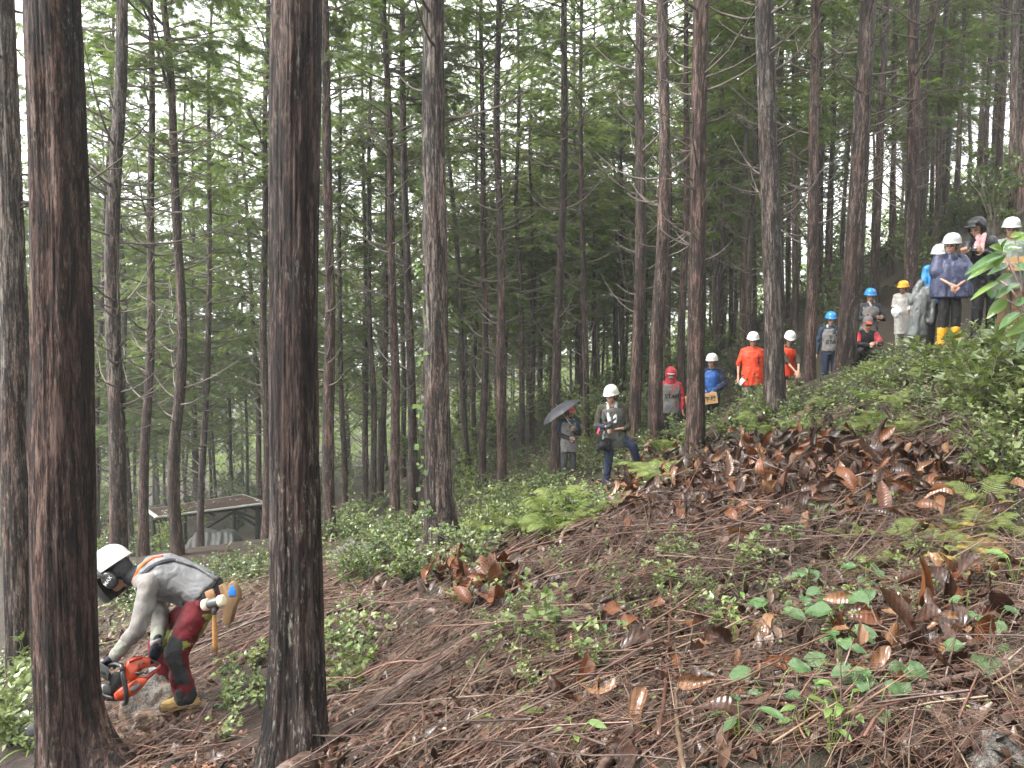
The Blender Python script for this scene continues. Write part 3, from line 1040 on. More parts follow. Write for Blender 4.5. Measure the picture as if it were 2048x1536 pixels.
def ellipsoid(c, r, axes=np.eye(3), n=16, m=10):
    th = np.linspace(-math.pi / 2 + 0.05, math.pi / 2 - 0.05, m)
    cs, rx, ry = [], [], []
    for t in th:
        cs.append(np.asarray(c) + axes[2] * r[2] * math.sin(t))
        rx.append(r[0] * math.cos(t)); ry.append(r[1] * math.cos(t))
    return loft(cs, [axes[0]] * m, [axes[1]] * m, rx, ry, n)

STD = dict(pelvis=(0, 0, .94), waist=(0, 0, 1.07), chest=(0, 0.005, 1.27), neck=(0, 0.01, 1.435), head=(0, -0.02, 1.598),
           shL=(-.175, .01, 1.385), elL=(-.225, .03, 1.12), wrL=(-.215, -.06, .89), shR=(.175, .01, 1.385), elR=(.225, .03, 1.12), wrR=(.215, -.06, .89),
           hipL=(-.085, 0, .93), knL=(-.10, -.025, .50), anL=(-.10, .02, .09), hipR=(.085, 0, .93), knR=(.10, -.025, .50), anR=(.10, .02, .09))

def skel(h, over=None, yaw=0.0):
    J = {k: np.array(v, float) for k, v in STD.items()}
    for k, v in (over or {}).items():
        J[k] = np.array(v, float)
    s = h / 1.72
    c, si = math.cos(yaw), math.sin(yaw)
    Rz = np.array([[c, -si, 0], [si, c, 0], [0, 0, 1]])
    for k in J:
        J[k] = Rz @ (J[k] * s)
    J['s'] = s
    return J

def torso(J, infl=0.0, down=0.10, up=0.0, wide=1.0):
    s = J['s']
    lat0 = unit(J['hipR'] - J['hipL'])
    lat1 = unit(J['shR'] - J['shL'])
    sp = unit(J['waist'] - J['pelvis'])
    pts = [J['pelvis'] - sp * down * s, J['pelvis'], J['waist'], (J['waist'] + J['chest']) / 2, J['chest'], J['chest'] * .35 + J['neck'] * .65, J['neck'] + unit(J['neck'] - J['chest']) * up * s]
    w = [.150, .158, .140, .150, .165, .150, .070]
    d = [.108, .115, .105, .112, .118, .095, .066]
    lat = [unit(lat0 * (1 - t) + lat1 * t) for t in (0, 0, .3, .6, 1, 1, 1)]
    T = np.gradient(np.array(pts), axis=0)
    fw = [unit(np.cross(l, t)) for l, t in zip(lat, T)]
    lat = [unit(np.cross(t, f)) for t, f in zip(T, fw)]
    return loft(pts, lat, fw, [a * s * wide + infl for a in w], [a * s * wide + infl for a in d], 20)

def limb(J, a, b, r0, r1, t0=0.0, t1=1.0):
    s = J['s']
    p = J[a] + (J[b] - J[a]) * t0
    q = J[a] + (J[b] - J[a]) * t1
    return capsule(p, q, (r0 + (r1 - r0) * t0) * s, (r0 + (r1 - r0) * t1) * s)

def arms(J, infl=0.0, to=1.0, sides="LR"):
    out = []
    for k in sides:
        out.append(capsule(J['neck'] * .55 + J['sh' + k] * .45, J['sh' + k], .055 * J['s'] + infl, .056 * J['s'] + infl))
        out.append(limb(J, 'sh' + k, 'el' + k, .052 + infl, .042 + infl))
        if to > 0:
            out.append(limb(J, 'el' + k, 'wr' + k, .042 + infl, .031 + infl * 0.8, 0, to))
    return out

def legs(J, infl=0.0, end=0.98):
    out = []
    for k in "LR":
        out.append(limb(J, 'hip' + k, 'kn' + k, .083 + infl, .058 + infl))
        out.append(limb(J, 'kn' + k, 'an' + k, .058 + infl, .044 + infl, 0, end))
    return out

def boots(J, hgt=0.0, toe=None, sides="LR"):
    out = []
    s = J['s']
    for k in sides:
        a = J['an' + k]
        f = toe[k] if toe else unit(np.cross(unit(J['hipR'] - J['hipL']), np.array([0, 0, 1.0]))) * -1
        f = unit(np.array([f[0], f[1], 0]))
        g = np.array([a[0], a[1], a[2] - 0.075 * s])
        out.append(capsule(g + np.array([0, 0, .035 * s]) - f * .05 * s, g + np.array([0, 0, .032 * s]) + f * .125 * s, .042 * s, .040 * s))
        out.append(capsule(g + np.array([0, 0, .05 * s]), a + unit(J['kn' + k] - a) * (hgt + .03) * s, .050 * s if hgt < .1 else .062 * s, .052 * s if hgt < .1 else .074 * s))
        out.append(capsule(g + np.array([0, 0, .06 * s]), g + np.array([0, 0, .04 * s]) + f * .09 * s, .046 * s, .040 * s))
    return out

def hand(w, d, n, s=1.0, curl=0.5, thumb=1, k=1.0):
    """palm, four bent fingers of different length and a thumb off the side of the palm"""
    d, n = unit(d), unit(n)
    n = unit(n - d * np.dot(n, d))
    sd = np.cross(n, d)
    out = [capsule(w - d * .02 * s, w + d * .03 * s, .024 * s * k, .030 * s * k, 10, 0.75, n), ellipsoid(w + d * .055 * s, (.040 * s * k, .016 * s * k, .048 * s), np.array([sd, n, d]), 12, 7)]
    for i, (off, ln) in enumerate([(-1.5, .068), (-0.5, .080), (0.5, .075), (1.5, .058)]):
        b = w + d * .088 * s + sd * off * .0195 * s
        d1 = unit(d * math.cos(curl * .8) - n * math.sin(curl * .8))
        d2 = unit(d * math.cos(curl * 2.2) - n * math.sin(curl * 2.2))
        m = b + d1 * ln * .52 * s
        e = m + d2 * ln * .52 * s
        out.append(capsule(b - d * .012 * s, m, .0095 * s * k, .0088 * s * k, 8))
        out.append(capsule(m, e, .0088 * s * k, .0075 * s * k, 8))
    b = w + d * .030 * s + sd * thumb * -.034 * s
    m = b + unit(d * .6 - sd * thumb * .8 - n * .35) * .042 * s
    e = m + unit(d * .9 - sd * thumb * .2 - n * .5) * .034 * s
    out.append(capsule(b, m, .0115 * s * k, .0105 * s * k, 8))
    out.append(capsule(m, e, .0105 * s * k, .0085 * s * k, 8))
    return out

SKIN = plain("skin", (0.40, 0.235, 0.165), (0.33, 0.185, 0.125), 12, 0.5, 0.4)
FACE_DARK = plain("eye_dark", (0.02, 0.015, 0.012), None, 8, 0.4, 0.4)
LIPS = plain("lips", (0.30, 0.13, 0.11), None, 8, 0.5, 0.4)
HAIR = plain("hair_black", (0.016, 0.013, 0.012), (0.008, 0.007, 0.007), 60, 0.5, 0.4, 0.5, 120)
FACEM = [SKIN, FACE_DARK, LIPS]

def head_frame(J, look):
    u = unit(J['head'] - J['neck'])
    f = unit(np.asarray(look, float))
    f = unit(f - u * np.dot(f, u) * 0.85)
    u = unit(u - f * np.dot(u, f))
    r = np.cross(f, u)
    return r, f, u

def head_pieces(J, hf):
    r, f, u = hf
    c, s = J['head'], J['s'] ** 0.6
    A = np.array([r, f, u])
    P = lambda a, b, d: c + (r * a + f * b + u * d) * s
    out = [ellipsoid(P(0, -.008, .022), (.074 * s, .092 * s, .094 * s), A), ellipsoid(P(0, .020, -.045), (.058 * s, .068 * s, .066 * s), A), ellipsoid(P(0, .052, -.092), (.030 * s, .028 * s, .024 * s), A),
           capsule(P(0, .086, .010), P(0, .104, -.024), .0085 * s, .013 * s, 8), capsule(P(-.03, .078, .020), P(.03, .078, .020), .011 * s, .011 * s, 8),
           ellipsoid(P(-.036, .066, -.022), (.022 * s, .018 * s, .020 * s), A), ellipsoid(P(.036, .066, -.022), (.022 * s, .018 * s, .020 * s), A),
           capsule(P(-.018, .083, -.062), P(.018, .083, -.062), .010 * s, .010 * s, 8),
           ellipsoid(P(-.078, -.005, -.010), (.010 * s, .020 * s, .032 * s), A), ellipsoid(P(.078, -.005, -.010), (.010 * s, .020 * s, .032 * s), A),
           capsule(J['neck'] - u * .03 * s, P(0, -.012, -.05), .056 * s, .052 * s)]
    return out

def face_class(J, hf):
    r, f, u = hf
    c, s = J['head'], J['s'] ** 0.6
    def cls(P):
        q = (P - c) / s
        x, y, z = q @ r, q @ f, q @ u
        m = np.zeros(len(P), int)
        ax = np.abs(x)
        m[(y > .05) & (ax > .016) & (ax < .046) & (z > -.008) & (z < .008)] = 1
        m[(y > .05) & (ax > .014) & (ax < .050) & (z > .022) & (z < .031)] = 1
        m[(y > .06) & (ax < .024) & (z > -.070) & (z < -.058)] = 2
        return m
    return cls

HELM = {}
def helmet(J, hf, mat, parent, name="helmet", peak=0.055, strap=True, sc=1.0, up=0.0, crest=0.05, tall=1.0):
    r, f, u = hf
    s = J['s'] ** 0.6 * sc
    c = J['head'] + (u * (.052 + up) - f * .004) * s
    n = 36
    th = np.linspace(0, 2 * math.pi, n, endpoint=False)
    rings = []
    def ring(rx, ry, z, pk=0.0):
        x = np.sin(th) * rx
        y = np.cos(th) * (ry + pk * np.clip(np.cos(th), 0, 1) ** 3)
        return np.stack([x, y, np.full(n, z)], -1)
    rings.append(ring(.106, .130, -.004))
    rings.append(ring(.130, .154, -.012, peak))
    rings.append(ring(.131, .156, -.006, peak))
    rings.append(ring(.121, .145, .006, peak * .12))
    for a in np.linspace(8, 86, 9):
        k = math.cos(R(a)) ** 0.72
        z = .128 * tall * math.sin(R(a)) + .006
        q = ring(.119 * k, .143 * k, z)
        cr = 1 + crest * np.exp(-(q[:, 0] / .016) ** 2) * math.sin(R(a)) + crest * 0.5 * np.exp(-((np.abs(q[:, 0]) - .052) / .012) ** 2) * math.sin(R(a))
        q[:, 2] *= cr
        rings.append(q)
    V = np.concatenate(rings)
    k = len(rings)
    F = [(i * n + j, i * n + (j + 1) % n, (i + 1) * n + (j + 1) % n, (i + 1) * n + j) for i in range(k - 1) for j in range(n)]
    F.append(tuple(range((k - 1) * n, k * n)))
    F.append(tuple(range(n - 1, -1, -1)))
    W = c + s * (V[:, :1] * r + V[:, 1:2] * f + V[:, 2:] * u)
    b = MB().add(W, F)
    o = obj(name, b.mesh(name, [mat], True), parent)
    if strap:
        P = lambda a, bb, d: c + (r * a + f * bb + u * d) * s
        path = [P(-.098, .0, -.01), P(-.085, .02, -.08), P(-.05, .055, -.145), P(0, .072, -.158), P(.05, .055, -.145), P(.085, .02, -.08), P(.098, .0, -.01)]
        obj("chin_strap", MB().add(*tube(path, .005, 5)).mesh("chin_strap", [BLACK], True), o)
    return o

def hair_part(J, hf, parent, low=-.05, mat=None):
    r, f, u = hf
    c, s = J['head'], J['s'] ** 0.6
    def cut(P):
        q = (P - c) / s
        return ((q @ f > .035) & (q @ u < .055)) | (q @ u < low)
    fuse("hair", [ellipsoid(c + (u * .018 - f * .012) * s, (.082 * s, .098 * s, .103 * s), np.array([r, f, u]))], .010, [mat or HAIR], parent, 1, cut=cut)

BLACK = cloth("black_cloth", (0.010, 0.010, 0.0115), (0.005, 0.005, 0.006), 0.7, 0.3)
BLACK_RAIN = cloth("black_raincoat", (0.014, 0.0135, 0.017), (0.006, 0.006, 0.008), 0.45, 0.35)
DARKGREY = cloth("dark_grey_cloth", (0.05, 0.052, 0.058), (0.025, 0.026, 0.03))
VESTGREY = cloth("grey_vest", (0.17, 0.163, 0.157), (0.11, 0.106, 0.102))
VESTDARK = cloth("grey_green_vest", (0.085, 0.085, 0.075), (0.05, 0.05, 0.044))
NAVY = cloth("navy_cloth", (0.022, 0.030, 0.058), (0.012, 0.016, 0.034))
NAVYSHIRT = cloth("navy_shirt", (0.03, 0.045, 0.075), (0.018, 0.026, 0.045))
BLUE = cloth("bright_blue_jacket", (0.02, 0.10, 0.34), (0.01, 0.05, 0.20), 0.5, 0.4)
RAINBLUE = cloth("blue_raincoat", (0.02, 0.22, 0.48), (0.01, 0.12, 0.30), 0.4, 0.5)
RED = cloth("red_raincoat", (0.45, 0.025, 0.04), (0.28, 0.012, 0.022), 0.4, 0.45)
ORANGE = cloth("orange_bib", (0.62, 0.050, 0.012), (0.42, 0.028, 0.008), 0.55, 0.35)
BEIGE = cloth("beige_trousers", (0.19, 0.17, 0.14), (0.12, 0.108, 0.088))
KHAKI = cloth("khaki_trousers", (0.27, 0.175, 0.10), (0.17, 0.105, 0.06))
CAMO = cloth("olive_shirt", (0.055, 0.05, 0.035), (0.02, 0.02, 0.014))
PONCHO = cloth("navy_poncho", (0.045, 0.052, 0.105), (0.024, 0.028, 0.06), 0.45, 0.45)
WHITE_RAIN = cloth("white_raincoat", (0.34, 0.325, 0.30), (0.23, 0.22, 0.205), 0.45, 0.45)
GREYCOAT = cloth("grey_raincoat", (0.12, 0.13, 0.13), (0.065, 0.07, 0.07), 0.38, 0.5)
PALEGREEN = cloth("pale_green_raincoat", (0.22, 0.26, 0.22), (0.14, 0.17, 0.145), 0.4, 0.45)
TOWEL = cloth("white_towel", (0.42, 0.42, 0.42), (0.30, 0.30, 0.31), 0.9, 0.1)
PINK = cloth("pink_cloth", (0.42, 0.24, 0.24), (0.32, 0.14, 0.14), 0.8, 0.2)
RUBBER_Y = plain("yellow_rubber", (0.62, 0.30, 0.01), (0.5, 0.23, 0.01), 10, 0.35, 0.5)
BOOT_DARK = plain("dark_boot", (0.022, 0.020, 0.020), None, 12, 0.5, 0.4)
BOOT_WHITE = plain("white_boot", (0.55, 0.53, 0.52), None, 12, 0.5, 0.4)
H_WHITE = plain("helmet_white", (0.50, 0.50, 0.50), (0.44, 0.44, 0.44), 9, 0.28, 0.5)
H_CREAM = plain("helmet_cream", (0.52, 0.51, 0.46), (0.44, 0.43, 0.38), 9, 0.3, 0.5)
H_GREY = plain("helmet_pale_grey", (0.40, 0.41, 0.405), (0.33, 0.34, 0.335), 9, 0.32, 0.5)
H_GREEN = plain("helmet_pale_green", (0.38, 0.43, 0.38), (0.31, 0.35, 0.31), 9, 0.32, 0.5)
H_BLUE = plain("helmet_blue", (0.02, 0.20, 0.48), (0.016, 0.16, 0.40), 9, 0.3, 0.5)
H_YELLOW = plain("helmet_yellow", (0.66, 0.30, 0.006), (0.55, 0.24, 0.005), 9, 0.28, 0.5)
H_RED = plain("helmet_red", (0.45, 0.03, 0.03), None, 9, 0.3, 0.5)
WOOD = None
def woodmat(name, c1, c2):
    t = NT(name)
    v = t.coords((2, 30, 30))
    f = t.noise(v, 1.5, 4, 0.6, 0.4)
    return t.princ(t.ramp(f, [(0.3, C(*c2)), (0.7, C(*c1))]), 0.6, 0.3, t.bump(f, 0.2, 0.003))
WOOD = woodmat("planed_board", (0.40, 0.25, 0.115), (0.29, 0.17, 0.07))
PRINT = plain("black_print", (0.015, 0.014, 0.014), None, 9, 0.6, 0.3)
PRINT_WHITE = plain("white_print", (0.75, 0.75, 0.75), None, 9, 0.6, 0.3)
PLASTIC = plain("black_plastic", (0.014, 0.014, 0.015), (0.022, 0.022, 0.023), 20, 0.38, 0.5)
PLASTIC_GREY = plain("grey_plastic", (0.09, 0.092, 0.09), (0.06, 0.062, 0.06), 20, 0.4, 0.5)
METAL = plain("bare_metal", (0.5, 0.5, 0.5), (0.35, 0.35, 0.36), 30, 0.3, 0.5, metal=1.0)
PAPER = plain("white_paper", (0.78, 0.78, 0.76), None, 9, 0.7, 0.2)

def person(pos, h, look, label, top=None, bottom=None, boot=None, over=None, yaw=0.0, sleeve=1.0, vest=None, belt=None, helm=None, hpeak=.055, J=None, group=None, hand_opts=None, boot_h=0.0, toe=None, top_down=.12, hands=True, hair=True, collar=None, parts_only=False, vest_down=.14, fat=1.0, body_extra=None, hup=0.0, top_infl=.020, gloves=None, htall=1.0, linfl=.014, hf=None, tcls=None, tmats=None):
    t = thing("person", label, "person", pos, group)
    J = J or skel(h, over, yaw)
    s = J['s']
    hf = hf or head_frame(J, look)
    # continuous body: torso, limbs, neck and head in one surface, hands joined on
    pieces = [torso(J, -.012 * s, .06)] + arms(J, -.008) + legs(J, -.010)
    ho = hand_opts or {}
    ex = []
    if hands:
        for k, th in (('L', -1), ('R', 1)):
            o = ho.get(k, {})
            d = o.get('d', J['wr' + k] - J['el' + k])
            nn = o.get('n', np.array([1.0 if k == 'L' else -1.0, 0, 0]))
            for V, F in hand(J['wr' + k], d, nn, s * 1.02, o.get('curl', .45), th * o.get('flip', 1), 1.0):
                ex.append((V, F, 0))
    # head at a finer grain
    fuse_body = fuse("body", pieces + [], .022, FACEM, t, 3, extra=ex)
    hd = MB()
    FINE.append((t, fuse_body, J, hf))
    if top is not None:
        fuse("jacket" if sleeve >= .9 else "shirt", [torso(J, top_infl * s, top_down, -.01, fat)] + arms(J, .012, sleeve), .014, [top], t, 4, .010, 11, seed=int(h * 1000) % 97, stretch=(1, 1, .8))
    if bottom is not None:
        sp = unit(J['waist'] - J['pelvis'])
        p = [capsule(J['hipL'] * .75 + J['hipR'] * .25, J['hipR'] * .75 + J['hipL'] * .25, .112 * s, .112 * s), torso(J, .006, .07)]
        V, F = torso(J, .004, .07)
        fuse("trousers", [p[0], loft([J['pelvis'] - sp * .05 * s, J['pelvis'] + sp * .12 * s], [unit(J['hipR'] - J['hipL'])] * 2, [unit(np.cross(unit(J['hipR'] - J['hipL']), sp))] * 2, [.158 * s, .150 * s], [.118 * s, .112 * s])] + legs(J, linfl), .014, tmats or [bottom], t, 4, .010, 12, seed=int(h * 777) % 91, stretch=(1, 1, .7), cls=tcls)
    if boot is not None:
        for k in "LR":
            fuse("boot", boots(J, boot_h, toe, k), .012, [boot], t, 2)
    if vest is not None:
        fuse("vest", [torso(J, .034 * s, vest_down, -.035, fat), capsule(J['shL'] * .6 + J['neck'] * .4, J['shL'] * .85 + J['neck'] * .15, .066 * s, .056 * s), capsule(J['shR'] * .6 + J['neck'] * .4, J['shR'] * .85 + J['neck'] * .15, .066 * s, .056 * s)], .013, [vest], t, 3, .011, 9, seed=int(h * 555) % 89, stretch=(1, 1, .6))
    if collar is not None:
        u = unit(J['neck'] - J['chest'])
        fuse("collar", [capsule(J['neck'] - u * .02, J['neck'] + u * .005 * s, .072 * s, .062 * s)], .010, [collar], t, 2)
    if belt is not None:
        sp = unit(J['waist'] - J['pelvis'])
        lat = unit(J['hipR'] - J['hipL'])
        fuse("belt", [loft([J['pelvis'] + sp * .01 * s, J['pelvis'] + sp * .06 * s], [lat] * 2, [unit(np.cross(lat, sp))] * 2, [.185 * s, .182 * s], [.145 * s, .142 * s])], .012, [belt], t, 2)
    if hair:
        hair_part(J, hf, t)
    if helm is not None:
        helmet(J, hf, helm, t, peak=hpeak, up=hup, tall=htall)
    t['_s'] = s
    del t['_s']
    return t, J, hf
FINE = []
def finish_heads():
    """join the finely meshed heads onto their bodies, so each body stays one mesh object"""
    tmp = []
    for (t, body, J, hf) in FINE:
        h = fuse("head_tmp", head_pieces(J, hf), .0068, FACEM, t, 3, cls=face_class(J, hf))
        tmp.append((body, h))
    finish_jobs()
    for body, h in tmp:
        a, b = body.data, h.data
        va = np.zeros(len(a.vertices) * 3, np.float32); a.vertices.foreach_get("co", va)
        vb = np.zeros(len(b.vertices) * 3, np.float32); b.vertices.foreach_get("co", vb)
        m = MB()
        m.add(va.reshape(-1, 3), [tuple(p.vertices) for p in a.polygons])
        m.M = [p.material_index for p in a.polygons]
        n0 = len(m.F)
        m.add(vb.reshape(-1, 3), [tuple(p.vertices) for p in b.polygons])
        m.M[n0:] = [p.material_index for p in b.polygons]
        body.data = m.mesh("body", FACEM, True)
        bpy.data.objects.remove(h)
    FINE.clear()

WRAPS = []
def lettering(text, size, center, normal, up, mat, parent, target_name, name="lettering", lift=.006, bold=.02, narrow=1.0):
    """text cut as a thin mesh; wrapped later onto the part it is printed on"""
    cu = bpy.data.curves.new("txt", 'FONT')
    cu.body = text
    cu.size = size
    cu.align_x = 'CENTER'
    cu.align_y = 'CENTER'
    cu.offset = bold * size
    cu.resolution_u = 3
    o = bpy.data.objects.new("txt", cu)
    COL.objects.link(o)
    WRAPS.append((o, np.asarray(center, float), unit(normal), unit(up), mat, parent, target_name, name, lift, narrow))

def finish_lettering():
    dg = bpy.context.evaluated_depsgraph_get()
    for (o, c, n, u, mat, parent, tn, name, lift, narrow) in WRAPS:
        me = bpy.data.meshes.new_from_object(o.evaluated_get(dg))
        # cut long edges so that the print can follow the cloth
        import bmesh
        bm = bmesh.new(); bm.from_mesh(me)
        bmesh.ops.triangulate(bm, faces=bm.faces[:])
        for _ in range(2):
            es = [e for e in bm.edges if e.calc_length() > .03]
            if es:
                bmesh.ops.subdivide_edges(bm, edges=es, cuts=1)
                bmesh.ops.triangulate(bm, faces=bm.faces[:])
        bm.to_mesh(me); bm.free()
        x = np.cross(u, n)
        co = np.zeros(len(me.vertices) * 3, np.float32); me.vertices.foreach_get("co", co)
        co = co.reshape(-1, 3)
        P = c + co[:, :1] * narrow * x + co[:, 1:2] * u
        tg = next((q for q in parent.children if q.name.split(".")[0] == tn), None) if tn else None
        if tg is not None:
            bvh = BVHTree.FromPolygons([tuple(v.co) for v in tg.data.vertices], [tuple(p.vertices) for p in tg.data.polygons])
            for i in range(len(P)):
                hitp = bvh.ray_cast(Vector(P[i] + n * .35), Vector(-n))
                if hitp[0] is not None:
                    P[i] = np.array(hitp[0]) + n * lift
        else:
            P = P + n * lift
        F = [tuple(p.vertices) for p in me.polygons]
        nm = np_mesh(name, P, F, [mat])
        obj(name, nm, tg if tg is not None else parent)
        bpy.data.objects.remove(o)
        bpy.data.meshes.remove(me)
    WRAPS.clear()

def feet(px, py, d):
    p = at(px, py, d)
    p[2] = float(ground(p[0], p[1]))
    return p

def project(P):
    """photo pixels of world points (used to find which panel of a garment a face belongs to)"""
    q = np.asarray(P, float) - CAM
    d = q @ FWD
    return 1024 + FPX * (q @ RGT) / d, 768 - FPX * (q @ UPV) / d, d

def pip(px, py, poly):
    c = np.zeros(len(px), bool)
    j = len(poly) - 1
    for i in range(len(poly)):
        xi, yi = poly[i]
        xj, yj = poly[j]
        k = ((yi > py) != (yj > py)) & (px < (xj - xi) * (py - yi) / (yj - yi + 1e-9) + xi)
        c ^= k
        j = i
    return c

def extrude(P, n, t0, t1, inset=0.006):
    """a plate: outline P (N,3) pushed from t0 to t1 along n with softened rims"""
    P = np.asarray(P, float)
    c = P.mean(0)
    def ins(k):
        d = P - c
        L = np.linalg.norm(d, axis=1, keepdims=True)
        return c + d * np.clip((L - k) / L, .2, 1)
    sg = 1 if t1 > t0 else -1
    rings = [ins(inset * 2.2) + n * t0, ins(inset) + n * (t0 + sg * inset * .4), P + n * (t0 + sg * inset * 1.2), P + n * (t1 - sg * inset * 1.2), ins(inset) + n * (t1 - sg * inset * .4), ins(inset * 2.2) + n * t1]
    V = np.concatenate(rings)
    m = len(P)
    F = [(i * m + j, i * m + (j + 1) % m, (i + 1) * m + (j + 1) % m, (i + 1) * m + j) for i in range(5) for j in range(m)]
    F.append(tuple(range(m - 1, -1, -1)))
    F.append(tuple(range(5 * m, 6 * m)))
    return V, F

STRAPS = []
def strap(parent, target, px, width, mat, name="strap", thick=.006):
    STRAPS.append((parent, target, px, width, mat, name, thick))
def finish_straps():
    for (parent, target, px, width, mat, name, thick) in STRAPS:
        tg = next(q for q in parent.children if q.name.split(".")[0] == target)
        loc = np.array(parent.location)
        bvh = BVHTree.FromPolygons([tuple(v.co) for v in tg.data.vertices], [tuple(p.vertices) for p in tg.data.polygons])
        pts = np.array(px, float)
        t = np.linspace(0, 1, len(pts))
        tt = np.linspace(0, 1, 22)
        P, N = [], []
        for x, y in zip(np.interp(tt, t, pts[:, 0]), np.interp(tt, t, pts[:, 1])):
            d = unit(ray(x, y))
            h = bvh.ray_cast(Vector(tuple(CAM - loc)), Vector(tuple(d)))
            if h[0] is not None:
                P.append(np.array(h[0])); N.append(np.array(h[1]))
        if len(P) < 4:
            continue
        P, N = np.array(P), np.array(N)
        for _ in range(3):
            P[1:-1] = (P[:-2] + 2 * P[1:-1] + P[2:]) / 4
            N[1:-1] = unit(N[:-2] + 2 * N[1:-1] + N[2:])
        T = unit(np.gradient(P, axis=0))
        S = unit(np.cross(N, T))
        k = len(P)
        V, F = loft(P + N * (thick * .8), S, N, np.full(k, width / 2), np.full(k, thick), 8)
        obj(name, MB().add(V, F).mesh(name, [mat], True), tg)
    STRAPS.clear()

# ------------------------------------------------------------------ the saw operator
OP_BASE = feet(368, 1448, 4.93)
def wl(px, py, d):
    return at(px, py, d) - OP_BASE
SHIRT = cloth("pale_grey_shirt", (0.20, 0.186, 0.175), (0.135, 0.125, 0.117), 0.7, 0.25)
HARNESS = cloth("grey_harness_vest", (0.17, 0.17, 0.174), (0.105, 0.105, 0.11), 0.6, 0.3)
TR_RED = cloth("dark_red_trousers", (0.125, 0.008, 0.014), (0.065, 0.004, 0.008), 0.65, 0.3)
TR_BLACK = cloth("black_knee_panel", (0.028, 0.029, 0.031), (0.017, 0.017, 0.019), 0.75, 0.3)
TR_GREEN = cloth("lime_panel", (0.22, 0.25, 0.06), (0.15, 0.17, 0.04), 0.7, 0.3)
TAN_BOOT = plain("tan_boot", (0.33, 0.22, 0.07), (0.20, 0.13, 0.045), 25, 0.7, 0.25, 0.4, 60)
LEATHER = plain("tan_leather", (0.36, 0.20, 0.10), (0.28, 0.15, 0.075), 14, 0.55, 0.35, 0.3, 60)
LEATHER_OLD = plain("worn_leather", (0.22, 0.135, 0.07), (0.15, 0.09, 0.045), 14, 0.6, 0.35, 0.3, 60)
GLOVE = cloth("navy_glove", (0.016, 0.018, 0.030), (0.009, 0.010, 0.017), 0.8, 0.2)
CUFF = cloth("grey_cuff", (0.20, 0.21, 0.17), (0.14, 0.15, 0.12))
ORANGE_STRAP = cloth("orange_strap", (0.75, 0.12, 0.025), (0.6, 0.09, 0.02))
SAW_O = plain("saw_orange", (0.44, 0.050, 0.012), (0.34, 0.035, 0.010), 14, 0.35, 0.5)
SAW_R = plain("saw_red", (0.28, 0.016, 0.010), None, 14, 0.35, 0.5)

